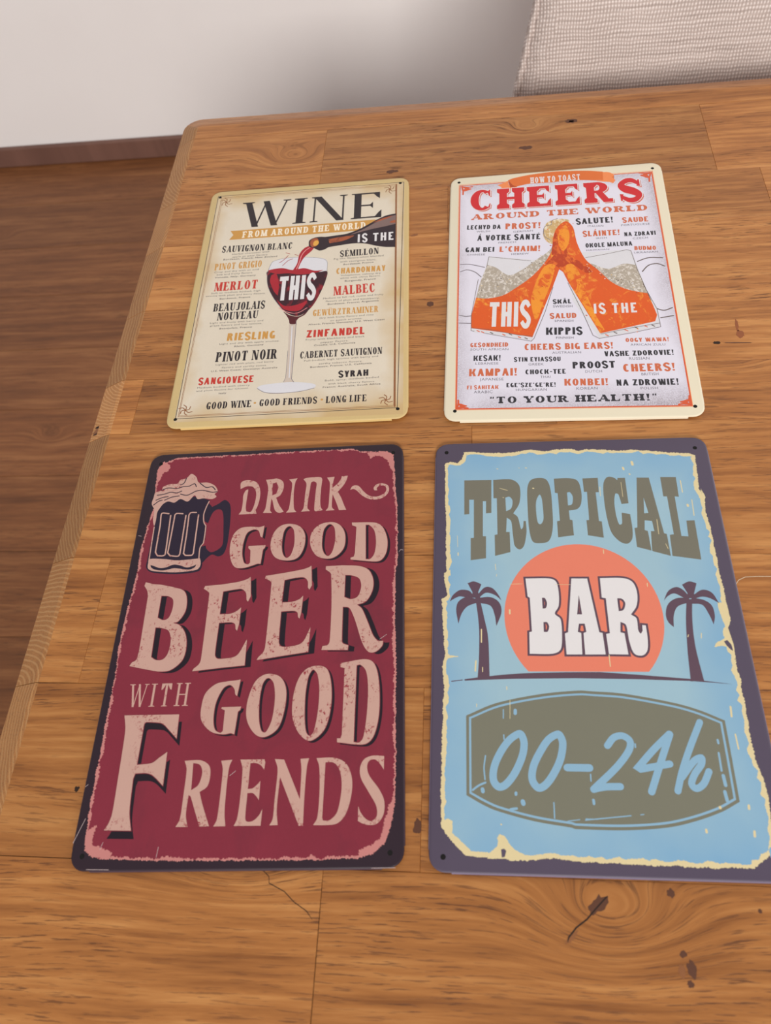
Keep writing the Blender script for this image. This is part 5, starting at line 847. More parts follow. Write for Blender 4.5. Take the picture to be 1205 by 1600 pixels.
  ('T', 'variety_lettering', 'gold', 'RIESLING', 40.42, 93.78, 83.41, 93.51, 8.97, 'impact', {}),
  ('T', 'notes_lettering', 'inkgrey', 'Light and dry with apple aromas.', 34.45, 89.61, 88.0, 89.56, 1.78, 'sans', {}),
  ('T', 'notes_lettering', 'inkgrey', 'Rhine, Germany', 48.25, 85.86, 74.2, 86.28, 1.76, 'bold', {}),
  ('T', 'variety_lettering', 'ink', 'PINOT NOIR', 33.07, 69.86, 87.44, 69.86, 11.16, 'serif', {}),
  ('T', 'notes_lettering', 'inkgrey', 'Lighter red with plum, red berry', 34.27, 65.8, 85.02, 66.08, 1.71, 'sans', {}),
  ('T', 'notes_lettering', 'inkgrey', 'flavors and earthy tones.', 39.9, 62.19, 79.37, 62.31, 1.7, 'sans', {}),
  ('T', 'notes_lettering', 'inkgrey', 'U.S. West Coast; Germany; Australia', 31.02, 58.63, 88.88, 59.17, 1.69, 'bold', {}),
  ('T', 'variety_lettering', 'redp', 'SANGIOVESE', 21.29, 45.06, 69.37, 45.16, 7.4, 'impact', {}),
  ('T', 'notes_lettering', 'inkgrey', 'Medium bodied with cherry', 21.42, 40.99, 66.86, 41.29, 1.65, 'sans', {}),
  ('T', 'notes_lettering', 'inkgrey', 'and plum flavors for Chianti.', 21.0, 37.56, 66.3, 38.11, 1.64, 'sans', {}),
  ('T', 'notes_lettering', 'inkgrey', 'Italy', 41.09, 33.77, 47.64, 34.04, 1.63, 'bold', {}),
  ('T', 'variety_lettering', 'ink', 'SÉMILLON', 136.15, 191.2, 172.49, 191.98, 8.36, 'serif', {}),
  ('T', 'notes_lettering', 'inkgrey', 'Fig like flavors when blended', 130.77, 187.83, 177.02, 188.24, 2.11, 'sans', {}),
  ('T', 'notes_lettering', 'inkgrey', 'with sauvignon blanc.', 136.72, 183.68, 170.41, 183.69, 2.1, 'sans', {}),
  ('T', 'notes_lettering', 'inkgrey', 'Bordeaux, France', 140.02, 179.8, 168.01, 180.37, 2.08, 'bold', {}),
  ('T', 'variety_lettering', 'gold', 'CHARDONNAY', 133.83, 168.81, 179.11, 168.93, 7.36, 'impact', {}),
  ('T', 'notes_lettering', 'inkgrey', 'Voluptuous, velvety dry', 138.11, 165.51, 174.91, 165.42, 2.04, 'sans', {}),
  ('T', 'notes_lettering', 'inkgrey', 'white with citrus flavors.', 137.77, 161.93, 174.77, 162.12, 2.03, 'sans', {}),
  ('T', 'notes_lettering', 'inkgrey', 'Burgundy, France', 142.35, 157.92, 170.5, 158.36, 2.02, 'bold', {}),
  ('T', 'variety_lettering', 'redp', 'MALBEC', 132.69, 141.39, 169.87, 142.74, 11.34, 'serif', {}),
  ('T', 'notes_lettering', 'inkgrey', 'Medium to full red, rustic and fruity', 123.5, 137.44, 177.96, 138.27, 1.96, 'sans', {}),
  ('T', 'notes_lettering', 'inkgrey', 'flavors of plum and blackberry.', 126.04, 133.76, 174.56, 134.01, 1.95, 'sans', {}),
  ('T', 'notes_lettering', 'inkgrey', 'Bordeaux, France; Argentina', 128.07, 130.0, 173.84, 130.91, 1.94, 'bold', {}),
  ('T', 'variety_lettering', 'gold', 'GEWÜRZTRAMINER', 115.51, 117.47, 173.74, 117.8, 7.53, 'serif', {}),
  ('T', 'notes_lettering', 'inkgrey', 'Dry with fruity flavors and rose', 121.94, 113.58, 169.6, 114.11, 1.9, 'sans', {}),
  ('T', 'notes_lettering', 'inkgrey', 'or peach aromas.', 131.58, 109.85, 159.91, 110.5, 1.88, 'sans', {}),
  ('T', 'notes_lettering', 'inkgrey', 'Alsace, France; Germany; U.S. West Coast', 112.27, 106.6, 179.61, 107.58, 1.88, 'bold', {}),
  ('T', 'variety_lettering', 'redp', 'ZINFANDEL', 111.6, 92.18, 162.24, 92.58, 8.58, 'impact', {}),
  ('T', 'notes_lettering', 'inkgrey', 'Fruity with blackberry and black', 111.26, 88.7, 162.54, 89.07, 1.83, 'sans', {}),
  ('T', 'notes_lettering', 'inkgrey', 'pepper flavors.', 124.69, 84.73, 148.69, 85.23, 1.81, 'sans', {}),
  ('T', 'notes_lettering', 'inkgrey', 'Croatia; U.S. California', 118.86, 81.7, 154.78, 82.35, 1.81, 'bold', {}),
  ('T', 'variety_lettering', 'ink', 'CABERNET SAUVIGNON', 107.67, 68.57, 178.04, 68.9, 7.64, 'serif', {}),
  ('T', 'notes_lettering', 'inkgrey', 'Full-bodied, high tannins with berry and', 111.61, 64.79, 174.62, 65.66, 1.76, 'sans', {}),
  ('T', 'notes_lettering', 'inkgrey', 'earthy tobacco flavors.', 124.35, 60.66, 161.53, 61.14, 1.75, 'sans', {}),
  ('T', 'notes_lettering', 'inkgrey', 'Bordeaux, France; U.S. California', 117.31, 57.32, 169.43, 58.37, 1.74, 'bold', {}),
  ('T', 'variety_lettering', 'ink', 'SYRAH', 141.67, 45.3, 166.98, 45.66, 6.82, 'impact', {}),
  ('T', 'notes_lettering', 'inkgrey', 'Bold, spicy, medium bodied', 130.69, 41.82, 175.88, 42.78, 1.69, 'sans', {}),
  ('T', 'notes_lettering', 'inkgrey', 'with black cherry flavors.', 133.62, 38.15, 172.74, 38.45, 1.68, 'sans', {}),
  ('T', 'notes_lettering', 'inkgrey', 'France; Australia; South Africa', 129.42, 34.73, 177.42, 35.54, 1.67, 'bold', {}),
  ('T', 'motto_lettering', 'ink', 'GOOD WINE', 32.28, 18.19, 70.26, 18.48, 7.3, 'serif', {}),
  ('T', 'motto_lettering', 'ink', 'GOOD FRIENDS', 77.2, 18.83, 125.51, 18.89, 7.0, 'serif', {}),
  ('T', 'motto_lettering', 'ink', 'LONG LIFE', 132.68, 18.7, 166.13, 18.74, 7.02, 'serif', {}),
  ('K', 'motto_lettering', 'gold', [(73.14,22.53,0),(73.41,22.51,0)], 1.9, 0),
  ('K', 'motto_lettering', 'gold', [(129.22,22.63,0),(129.5,22.61,0)], 1.9, 0),
  ('P', 'wine_glass_print', 'glassw', [[(72.42,190.93,1),(70.08,183.4,1),(69.1,171.6,1),(71.32,158.05,1),(77.45,143.62,1),(86.38,129.26,1),(92.78,122.44,1),(101.17,118.63,1),(108.94,122.67,1),(115.27,131.58,1),(120.74,146.31,1),(124.53,161.51,1),(125.16,176.49,1),(123.57,188.56,1),(111.21,193.22,1),(92.84,195.02,1),(80.74,193.59,1)]], None, None),
  ('P', 'wine_glass_print', 'wine', [[(69.04,178.38,1),(69.26,169.9,1),(71.32,158.05,1),(77.45,143.62,1),(86.38,129.26,1),(92.78,122.44,1),(101.17,118.63,1),(108.94,122.67,1),(115.27,131.58,1),(120.74,146.31,1),(124.53,161.51,1),(125.23,173.11,1),(117.31,173.01,1),(106.37,175.72,1),(95.62,175.04,1),(82.26,176.29,1)]], None, None),
  ('P', 'wine_glass_print', 'winered', [[(72.9,172.94,0),(77.61,174.19,1),(81.33,159.63,1),(81.39,145.71,0),(77.28,151.77,1),(72.49,164.59,1)]], None, None),
  ('P', 'wine_glass_print', 'winered', [[(80.65,140.92,0),(89.04,132.21,1),(100.66,132.82,1),(109.1,136.88,1),(104.06,126.21,1),(95.44,125.35,1),(87.55,129.16,1)]], None, None),
  ('P', 'wine_glass_print', 'winered', [[(69.27,179.21,1),(81.81,181.44,1),(92.99,177.83,1),(103.1,179.42,1),(113.6,175.04,1),(121.36,175.16,1),(112.62,171.77,1),(99.5,171.31,1),(88.48,174.02,1),(77.61,174.19,1)]], None, None),
  ('P', 'wine_glass_print', 'winedeep', [[(88.48,125.14,1),(95.3,119.89,1),(103.49,118.44,1),(111.1,124.84,0),(108.01,119.62,1),(103.09,116.14,1),(101.37,112.42,1),(101.44,107.8,1),(98.04,107.31,1),(95.32,109.06,1),(94.3,114.53,1),(91.16,121.01,1)]], None, None),
  ('K', 'wine_glass_print', 'rosew', [(83.96,130.26,0),(92.65,124.01,1),(101.45,122.5,1),(109.72,128.1,0)], 0.6, 0),
  ('P', 'wine_glass_print', 'stem', [[(94.59,114.51,1),(95.55,109.81,1),(100.74,109.39,1),(100.96,113.99,1),(101.01,98.72,1),(101.94,69.13,1),(102.11,46.44,0),(104.31,42.82,1),(97.25,42.59,1),(95.6,42.7,0),(97.05,48.17,0),(96.46,78.25,1),(95.26,102.95,1)]], None, None),
  ('P', 'wine_glass_print', 'glassw', [[(73.67,37.9,1),(77.17,41.13,1),(88.53,42.47,1),(96.67,42.97,1),(103.76,42.86,1),(115.81,41.37,1),(123,38.84,1),(122.14,35.47,1),(111.03,32.77,1),(94.93,31.75,1),(81.23,33.3,1)]], None, None),
  ('K', 'wine_glass_print', 'glassline', [(73.67,37.9,1),(81.26,32.96,1),(94.95,31.55,1),(111.05,32.57,1),(122.15,35.27,1)], 0.5, 0),
  ('K', 'wine_glass_print', 'glassline', [(96.46,78.25,1),(97.05,48.17,0),(95.54,43.4,0)], 0.35, 0),
  ('K', 'wine_glass_print', 'glassline', [(101.08,112.44,0),(101.94,69.13,1),(102.11,46.44,0),(104.31,42.82,0)], 0.5, 0),
  ('K', 'wine_glass_print', 'glassline', [(72.42,190.93,1),(70.08,183.4,1),(69.1,171.6,1),(71.32,158.05,1),(77.45,143.62,1),(86.38,129.26,1)], 0.4, 0),
  ('K', 'wine_glass_print', 'glassline', [(72.42,190.93,0),(80.7,194.03,1),(98.98,194.42,1),(122.34,189.11,1),(125.23,173.11,0)], 0.3, 0),
  ('K', 'wine_glass_print', 'glassw', [(97.82,106.56,0),(100.07,47.97,0)], 0.9, 0),
  ('T', 'slogan_lettering', 'white', 'THIS', 81.98, 139.2, 116.5, 139.44, 30.75, 'impact', {}),
  ('P', 'wine_glass_print', 'winered', [[(106.23,208.94,1),(101.1,205.92,1),(97.39,198.33,1),(96.18,186.38,1),(92.71,177.05,0),(97.08,174.72,0),(98.95,184.62,1),(102.49,194.04,1),(108.04,201.09,1),(110.74,205.41,0)]], None, None),
  ('K', 'wine_glass_print', 'rosew', [(106.9,206.87,0),(102.9,203.13,1),(99.65,196.59,1),(98.2,187.69,1),(96.23,178.94,0)], 0.8, 0),
  ('K', 'wine_glass_print', 'winered', [(86.77,197.86,0),(82.99,192.16,1),(79.04,188.78,0)], 0.6, 0),
  ('K', 'wine_glass_print', 'winered', [(96.44,196.91,0),(93.1,198.76,1)], 0.6, 0),
  ('K', 'wine_glass_print', 'winered', [(84.3,201.92,0),(88.2,200,0)], 0.6, 0),
  ('K', 'wine_glass_print', 'winered', [(91.44,192.85,0),(87.35,190.99,1),(82.58,184.69,0)], 0.6, 0),
  ('P', 'bottle_print', 'bottle', [[(105.53,211.33,1),(105.69,216.76,1),(110.3,220.19,1),(115.64,220.89,1),(121.58,220.27,1),(130.1,221.27,1),(140.74,222.51,1),(151.26,226.91,1),(159.63,232.35,1),(169.09,239.3,1),(178.64,244.69,1),(187.95,246.56,0),(187.72,199.65,0),(178.35,200.59,1),(169.95,202.96,1),(159.35,207.09,1),(148.76,208.48,1),(135.07,207.1,1),(124.55,205.56,0),(120.99,202.85,1),(116.28,201.79,1),(111.27,205.36,1),(106.28,208.17,1)]], None, None),
  ('P', 'bottle_print', 'bottlehi', [[(123.94,216.44,0),(134.52,218.46,1),(148.34,219.37,1),(139.02,213.33,1),(125.32,210.87,0)]], None, None),
  ('P', 'bottle_print', 'bottlegrey', [[(145.08,220.96,1),(157.64,227.81,1),(169.16,236.09,1),(179.75,242.15,1),(187.75,244.49,0),(187.57,231.72,0),(178.89,229.49,1),(166.19,226.9,1),(155.62,224.08,1)]], None, None),
  ('P', 'bottle_print', 'bottlehi', [[(165.96,235.64,0),(174.42,240.64,1),(185.08,243.98,0),(180.84,240.9,1),(172.35,237.35,1)]], None, None),
  ('P', 'bottle_print', 'bottlehi', [[(183.05,236.18,0),(187.51,237.29,0),(187.55,233.31,0),(182.02,233.91,0)]], None, None),
  ('P', 'bottle_print', 'bottlehi', [[(106.5,212.78,1),(107.75,218.1,1),(113.06,219.12,1),(115.02,213.47,1),(112.68,208.29,1),(108.45,207.64,1)]], None, None),
  ('P', 'bottle_print', 'gold2', [[(109.74,212.45,1),(111.13,215.73,1),(113.8,215.92,1),(115.07,212.68,1),(113.47,209.29,1),(110.5,208.97,1)]], None, None),
  ('T', 'slogan_lettering', 'white', 'IS THE', 152.11, 209.37, 185.83, 209.6, 11.22, 'impactw', {}),
 ]),
 'cheers': dict(corners=[(-0.01706, 0.66749),(0.18136, 0.67327),(0.17502, 0.3689),(-0.02155, 0.37037)], holes=[(8.1, 292.8),(191.9, 291.6),(8.7, 9.6),(193.0, 9.2)], items=[
  ('P', 'background_print', 'lav', [[(9.15,287.68,0),(190.42,286.59,0),(190.53,10.09,0),(9.79,11.5,0)]], None, None),
  ('K', 'border_print', 'orangep', [(9.15,287.68,0),(190.66,286.75,0),(190.71,10.03,0),(9.74,11.56,0)], 1.1, 1),
  ('K', 'border_print', 'orangel', [(8.05,289.27,0),(191.52,288.24,0),(191.34,9.15,0),(8.92,10.55,0)], 0.4, 1),
  ('K', 'border_print', 'orangep', [(11.01,286.18,0),(16,282.92,1),(19.86,281.8,0)], 1.6, 0),
  ('K', 'border_print', 'orangep', [(11.01,286.18,0),(16.87,284.49,1),(21.48,284.95,0)], 1.6, 0),
  ('K', 'border_print', 'orangep', [(11.01,286.18,0),(12.3,279.34,1),(12.25,274.36,0)], 1.6, 0),
  ('P', 'border_print', 'orangep', [[(11.86,279.39,1),(15.44,284.49,1),(19.86,281.3,1),(17.13,279.95,1),(14.94,279.03,1)]], None, None),
  ('K', 'border_print', 'orangep', [(189.61,285.25,0),(184.43,283.22,1),(180.51,282.82,0)], 1.6, 0),
  ('K', 'border_print', 'orangep', [(189.61,285.25,0),(183.73,285.09,1),(179.22,286.55,0)], 1.6, 0),
  ('K', 'border_print', 'orangep', [(189.61,285.25,0),(187.66,278.22,1),(187.24,273.16,0)], 1.6, 0),
  ('P', 'border_print', 'orangep', [[(188.11,278.34,1),(185.12,284.56,1),(180.46,282.29,1),(183.01,280.2,1),(185.07,278.71,1)]], None, None),
  ('K', 'border_print', 'orangep', [(10.5,12.58,0),(14.65,14.15,1),(17.72,14.63,0)], 1.6, 0),
  ('K', 'border_print', 'orangep', [(10.5,12.58,0),(15.3,13.01,1),(19.1,12.33,0)], 1.6, 0),
  ('K', 'border_print', 'orangep', [(10.5,12.58,0),(11.34,17.2,1),(11.29,20.51,0)], 1.6, 0),
  ('P', 'border_print', 'orangep', [[(11.07,17.1,1),(14.12,13.27,1),(17.72,14.97,1),(15.44,16.17,1),(13.62,17.02,1)]], None, None),
  ('K', 'border_print', 'orangep', [(189.96,11.14,0),(186.2,13.01,1),(183.16,13.69,0)], 1.6, 0),
  ('K', 'border_print', 'orangep', [(189.96,11.14,0),(185.34,11.86,1),(181.54,11.39,0)], 1.6, 0),
  ('K', 'border_print', 'orangep', [(189.96,11.14,0),(189.6,15.97,1),(190.13,19.4,0)], 1.6, 0),
  ('P', 'border_print', 'orangep', [[(189.94,15.85,1),(186.52,12.06,1),(183.2,14.05,1),(185.58,15.15,1),(187.46,15.92,1)]], None, None),
  ('K', 'beer_mugs_print', 'glassline', [(11.02,177.25,1),(20.24,176.63,1),(32.94,172,0)], 0.95, 0),
  ('K', 'beer_mugs_print', 'glassline', [(11.15,167.88,1),(17.23,169.97,1),(24.36,166.55,1),(29.91,160.04,0)], 0.95, 0),
  ('K', 'beer_mugs_print', 'glassline', [(10.88,114.39,0),(16.28,112.74,1),(21.45,112.95,0)], 0.95, 0),
  ('K', 'beer_mugs_print', 'glassline', [(10.82,105.2,0),(20.73,104.23,0)], 0.95, 0),
  ('K', 'beer_mugs_print', 'glassdark', [(166.31,168.49,1),(175.91,172.24,1),(187.52,171.25,0)], 1.05, 0),
  ('K', 'beer_mugs_print', 'glassdark', [(169.14,155.95,1),(174.94,162.95,1),(182.2,164.46,1),(188.07,160.98,0)], 1.05, 0),
  ('K', 'beer_mugs_print', 'glassdark', [(176.4,111.6,1),(181.99,109.44,1),(188.59,112.06,0)], 1.05, 0),
  ('K', 'beer_mugs_print', 'glassdark', [(178.17,101.31,1),(188.49,103.14,0)], 1.05, 0),
  ('P', 'beer_mugs_print', 'glassw', [[(37.01,185.72,0),(76.62,177.97,0),(97.22,171.36,0),(91.4,141.7,0),(72.35,81.96,0),(21.17,95.58,0),(21.18,111.36,0),(29.98,154.11,0)]], None, None),
  ('P', 'beer_mugs_print', 'foamgrey', [[(35.79,174.78,0),(43.28,170.88,1),(54.57,160.26,1),(66.04,165.8,1),(77.7,176.24,1),(91.23,188.27,1),(96.21,197.85,0),(98.81,181,0),(85.45,157.86,1),(68.24,143.38,1),(51.33,135.24,1),(37.29,132.32,1),(25.45,133.91,0),(29.41,154.15,1)]], None, None),
  ('P', 'beer_mugs_print', 'glassw', [[(107.71,183.52,0),(158.34,183.99,0),(162.05,182.85,0),(171.31,128.41,0),(176.44,111.87,0),(176.25,91.85,0),(127.56,81.19,0),(108.46,125.22,0)]], None, None),
  ('P', 'beer_mugs_print', 'foamgrey', [[(103.5,184.71,0),(115.88,176.28,1),(127.55,168.86,1),(140.63,161.43,1),(154.59,166.63,1),(164.06,164.27,0),(171.16,129.92,0),(164.22,128.16,1),(151.42,131.3,1),(138.78,138.27,1),(123.42,148.66,1),(110.71,163.83,1),(102.17,180.72,0)]], None, None),
  ('P', 'beer_mugs_print', 'foam', [[(87.2,215.75,1),(91.11,225.8,1),(98.86,229.41,1),(105.85,229.57,1),(111.47,226.37,1),(107.6,218.94,1),(101.68,216.07,1),(99.95,204.26,1),(96.17,197.01,1),(91.13,199.16,1),(87.4,206.29,1)]], None, None),
  ('P', 'beer_mugs_print', 'beer', [[(25.45,134.69,0),(34.49,132.9,1),(48.54,135.43,1),(60.44,143.94,1),(74.22,156.34,1),(86.03,172.28,1),(93.49,188.07,1),(95.31,203,1),(98.16,214.69,1),(103.18,222.85,1),(109.12,225.74,1),(114.36,216.55,1),(116.53,195.99,1),(122.45,174.92,1),(132.41,160.51,1),(142.05,145.7,1),(154.45,135.62,1),(171.12,129.54,0),(175.65,104.69,0),(173.37,97.68,0),(128.49,86.77,0),(105.76,148.43,0),(102.23,160.52,0),(99.08,163.97,0),(92.56,143.17,0),(83.83,117.82,0),(73,85.5,0),(50.64,91.75,0),(21.7,98.5,0),(21.07,111.22,0)]], None, None),
  ('P', 'beer_mugs_print', 'beerhi', [[(84.65,165.93,1),(91.78,175.06,1),(96.1,171.45,1),(91.75,149.48,1),(84.2,126.85,1),(76.87,104.87,1),(73.29,127.58,1),(78.48,150.47,1)]], None, None),
  ('P', 'beer_mugs_print', 'beerhi', [[(104.87,168.31,1),(109.51,171.96,1),(115.95,159.44,1),(119.86,135.81,1),(125.99,109.22,1),(132.4,90.8,0),(128.54,87.47,0),(114.03,128.62,1),(106.2,152.31,1)]], None, None),
  ('P', 'beer_mugs_print', 'beerdark', [[(87.05,169.77,1),(95.52,182.93,1),(100.5,192.44,1),(103.37,182.25,1),(106.18,192.76,1),(108.86,180.14,1),(116.79,172.97,1),(126.88,159.37,1),(121.34,158.22,1),(109.98,170.31,1),(103.72,167.6,1),(100.23,164.67,0),(92.75,171.73,1)]], None, None),
  ('P', 'beer_mugs_print', 'beerhi', [[(101.51,212.64,1),(107.69,220.66,1),(110.45,208.37,1),(108.57,195.05,1),(103.63,187.18,1),(99.62,197.54,1)]], None, None),
  ('P', 'beer_mugs_print', 'beerdark', [[(95.96,204.63,1),(98.65,212.92,1),(99.62,197.54,1),(96.76,185.3,1),(93.27,183.13,1)]], None, None),
  ('K', 'beer_mugs_print', 'glassdark', [(34.96,172.13,0),(37.05,185.24,0),(40.6,184.35,0),(54.7,181.27,1),(74.54,176.73,0)], 0.45, 0),
  ('K', 'beer_mugs_print', 'glassdark', [(27.4,157.1,0),(21.44,114,0),(21.27,95.8,0)], 0.45, 0),
  ('K', 'beer_mugs_print', 'glassdark', [(21.27,95.8,0),(41.76,89.59,0),(61.37,84.14,0),(71.95,81.1,0)], 0.45, 0),
  ('K', 'beer_mugs_print', 'glassdark', [(21.54,99,0),(37.06,96.2,0),(61.48,88.52,0),(73.52,86.62,0)], 0.45, 0),
  ('K', 'beer_mugs_print', 'glassdark', [(92.69,142.61,0),(84.8,113.98,0),(74.36,84.08,0),(71.95,81.1,0)], 0.45, 0),
  ('K', 'beer_mugs_print', 'glassdark', [(122.75,176.76,0),(140.35,179.89,1),(158.45,183.74,0),(161.97,182.34,0)], 0.45, 0),
  ('K', 'beer_mugs_print', 'glassdark', [(161.97,182.34,0),(165.29,158.05,0),(172.54,121.27,0)], 0.45, 0),
  ('K', 'beer_mugs_print', 'glassdark', [(168.12,140.84,0),(176.35,111.18,0),(177.05,91.37,0)], 0.45, 0),
  ('K', 'beer_mugs_print', 'glassdark', [(177.05,91.37,0),(153.39,85.99,0),(127.7,81.35,0)], 0.45, 0),
  ('K', 'beer_mugs_print', 'glassdark', [(176.55,95.44,0),(153.92,91.61,0),(129.03,85.98,0)], 0.45, 0),
  ('K', 'beer_mugs_print', 'glassdark', [(122.57,84.98,0),(127.68,81.08,0)], 0.45, 0),
  ('K', 'beer_mugs_print', 'glassdark', [(105.7,146.94,0),(115.07,114.4,0),(122.57,84.98,0)], 0.45, 0),
  ('P', 'beer_mugs_print', 'glassw', [[(24.63,96.64,0),(37.05,94.92,0),(61.45,87.27,0),(71.63,85.47,0),(70.62,83.03,0),(61.4,85.39,0),(37.04,91.74,0),(23.68,93.75,0)]], None, None),
  ('P', 'beer_mugs_print', 'glassw', [[(129.91,84.59,0),(153.8,90.27,0),(167.67,93.52,0),(175.44,94.15,0),(174.64,91.24,0),(153.52,87.32,0),(130.73,82.53,0)]], None, None),
  ('K', 'beer_mugs_print', 'beer', [(30.18,94.16,0),(32.28,92.77,0)], 0.9, 0),
  ('K', 'beer_mugs_print', 'glassdark', [(37.8,92.84,0),(39.88,91.46,0)], 0.9, 0),
  ('K', 'beer_mugs_print', 'beer', [(48.19,90.25,0),(50.24,88.87,0)], 0.9, 0),
  ('K', 'beer_mugs_print', 'glassdark', [(53.83,90.32,0),(55.87,88.95,0)], 0.9, 0),
  ('K', 'beer_mugs_print', 'beer', [(61.25,86.77,0),(63.27,85.42,0)], 0.9, 0),
  ('K', 'beer_mugs_print', 'glassdark', [(66.79,85.23,0),(68.8,83.88,0)], 0.9, 0),
  ('K', 'beer_mugs_print', 'beer', [(26.36,95.65,0),(28.46,94.25,0)], 0.9, 0),
  ('K', 'beer_mugs_print', 'beer', [(132.7,85.24,0),(134.74,83.79,0)], 0.9, 0),
  ('K', 'beer_mugs_print', 'glassdark', [(139.73,87.55,0),(141.75,86.09,0)], 0.9, 0),
  ('K', 'beer_mugs_print', 'beer', [(148.7,89.74,0),(150.7,88.29,0)], 0.9, 0),
  ('K', 'beer_mugs_print', 'glassdark', [(156.7,92.26,0),(158.69,90.8,0)], 0.9, 0),
  ('K', 'beer_mugs_print', 'beer', [(164.54,93.16,0),(166.52,91.7,0)], 0.9, 0),
  ('K', 'beer_mugs_print', 'glassdark', [(170.38,93.64,0),(172.34,92.18,0)], 0.9, 0),
  ('K', 'beer_mugs_print', 'glassline', [(100.8,230.53,1),(95.6,228,1),(94.86,222.74,1),(89.2,221.02,1),(87.42,214.4,1),(88.62,206.81,1),(92.96,202.7,1)], 0.6, 0),
  ('K', 'foam_print', 'glassw', [(43.45,153.26,0),(43.68,153.24,0)], 0.43, 0),
  ('K', 'foam_print', 'glassw', [(122.97,168.59,0),(123.19,168.58,0)], 0.54, 0),
  ('K', 'foam_print', 'glassw', [(60.78,166.79,0),(61.01,166.77,0)], 0.57, 0),
  ('K', 'foam_print', 'foam', [(84,173.83,0),(84.23,173.81,0)], 1.03, 0),
  ('K', 'foam_print', 'foam', [(40.96,148.52,0),(41.19,148.5,0)], 0.42, 0),
  ('K', 'foam_print', 'glassw', [(148.28,146.7,0),(148.49,146.69,0)], 0.56, 0),
  ('K', 'foam_print', 'foam', [(133.99,154.01,0),(134.2,154,0)], 0.36, 0),
  ('K', 'foam_print', 'glassw', [(134.92,159.12,0),(135.13,159.11,0)], 0.7, 0),
  ('K', 'foam_print', 'foam', [(64.36,169.02,0),(64.59,169,0)], 0.57, 0),
  ('K', 'foam_print', 'foam', [(75.66,171.43,0),(75.89,171.41,0)], 0.79, 0),
  ('K', 'foam_print', 'glassw', [(150.41,149.17,0),(150.62,149.15,0)], 0.41, 0),
  ('K', 'foam_print', 'glassw', [(161.31,137.47,0),(161.52,137.46,0)], 0.65, 0),
  ('K', 'foam_print', 'foam', [(72.74,168.34,0),(72.96,168.32,0)], 0.44, 0),
  ('K', 'foam_print', 'glassw', [(33.5,142.11,0),(33.72,142.09,0)], 0.45, 0),
  ('K', 'foam_print', 'foam', [(83.89,182.61,0),(84.12,182.59,0)], 0.94, 0),
  ('K', 'foam_print', 'foam', [(160.28,134.97,0),(160.49,134.96,0)], 0.37, 0),
  ('K', 'foam_print', 'glassdark', [(134.43,154.21,0),(134.65,154.19,0)], 1.08, 0),
  ('K', 'foam_print', 'glassw', [(159.81,142.76,0),(160.02,142.75,0)], 1.11, 0),
  ('K', 'foam_print', 'glassw', [(46.62,152.23,0),(46.84,152.21,0)], 0.63, 0),
  ('K', 'foam_print', 'foam', [(30.49,148.81,0),(30.72,148.79,0)], 1.2, 0),
  ('K', 'foam_print', 'glassw', [(62.73,167.44,0),(62.96,167.42,0)], 0.45, 0),
  ('K', 'foam_print', 'glassw', [(124.62,163.75,0),(124.83,163.73,0)], 0.87, 0),
  ('K', 'foam_print', 'glassw', [(145.88,150.6,0),(146.09,150.58,0)], 0.45, 0),
  ('K', 'foam_print', 'glassw', [(145.1,150.27,0),(145.32,150.25,0)], 0.76, 0),
  ('K', 'foam_print', 'glassdark', [(43.84,158.59,0),(44.07,158.58,0)], 0.73, 0),
  ('K', 'foam_print', 'glassw', [(67.11,169.93,0),(67.34,169.91,0)], 0.38, 0),
  ('K', 'foam_print', 'glassw', [(44.51,156.62,0),(44.73,156.6,0)], 0.7, 0),
  ('K', 'foam_print', 'foam', [(44.86,147.04,0),(45.08,147.03,0)], 0.83, 0),
  ('K', 'foam_print', 'glassw', [(86.62,171.67,0),(86.85,171.65,0)], 0.77, 0),
  ('K', 'foam_print', 'glassw', [(35.25,141.59,0),(35.48,141.58,0)], 0.64, 0),
  ('K', 'foam_print', 'glassdark', [(150.29,143.55,0),(150.5,143.53,0)], 0.8, 0),
  ('K', 'foam_print', 'glassdark', [(150.6,147.68,0),(150.81,147.67,0)], 1.16, 0),
  ('K', 'foam_print', 'glassw', [(124.86,159.29,0),(125.07,159.27,0)], 0.39, 0),
  ('K', 'foam_print', 'glassw', [(81.29,167.57,0),(81.51,167.55,0)], 1.09, 0),
  ('K', 'foam_print', 'glassdark', [(69.37,167.56,0),(69.6,167.54,0)], 1.14, 0),
  ('K', 'foam_print', 'glassw', [(42.41,145.17,0),(42.63,145.15,0)], 0.87, 0),
  ('K', 'foam_print', 'glassdark', [(44.59,148.65,0),(44.82,148.63,0)], 1.1, 0),
  ('K', 'foam_print', 'foam', [(146.2,151.82,0),(146.41,151.8,0)], 1.05, 0),
  ('K', 'foam_print', 'glassdark', [(146.05,143.71,0),(146.26,143.7,0)], 0.37, 0),
  ('K', 'foam_print', 'foam', [(123.45,165.91,0),(123.67,165.9,0)], 0.87, 0),
  ('K', 'foam_print', 'glassw', [(37.87,144.63,0),(38.1,144.61,0)], 0.6, 0),
  ('K', 'foam_print', 'glassdark', [(49.69,148.98,0),(49.91,148.97,0)], 0.67, 0),
  ('K', 'foam_print', 'glassdark', [(75.2,174.48,0),(75.42,174.46,0)], 1.08, 0),
  ('K', 'foam_print', 'foam', [(52.72,151.37,0),(52.94,151.36,0)], 0.79, 0),
  ('K', 'foam_print', 'glassw', [(140.68,149.37,0),(140.9,149.35,0)], 0.88, 0),
  ('K', 'foam_print', 'glassdark', [(161.93,131.47,0),(162.14,131.45,0)], 0.71, 0),
  ('K', 'foam_print', 'glassw', [(75.53,165.53,0),(75.75,165.51,0)], 0.95, 0),
  ('K', 'foam_print', 'glassw', [(136.5,158.6,0),(136.72,158.59,0)], 0.95, 0),
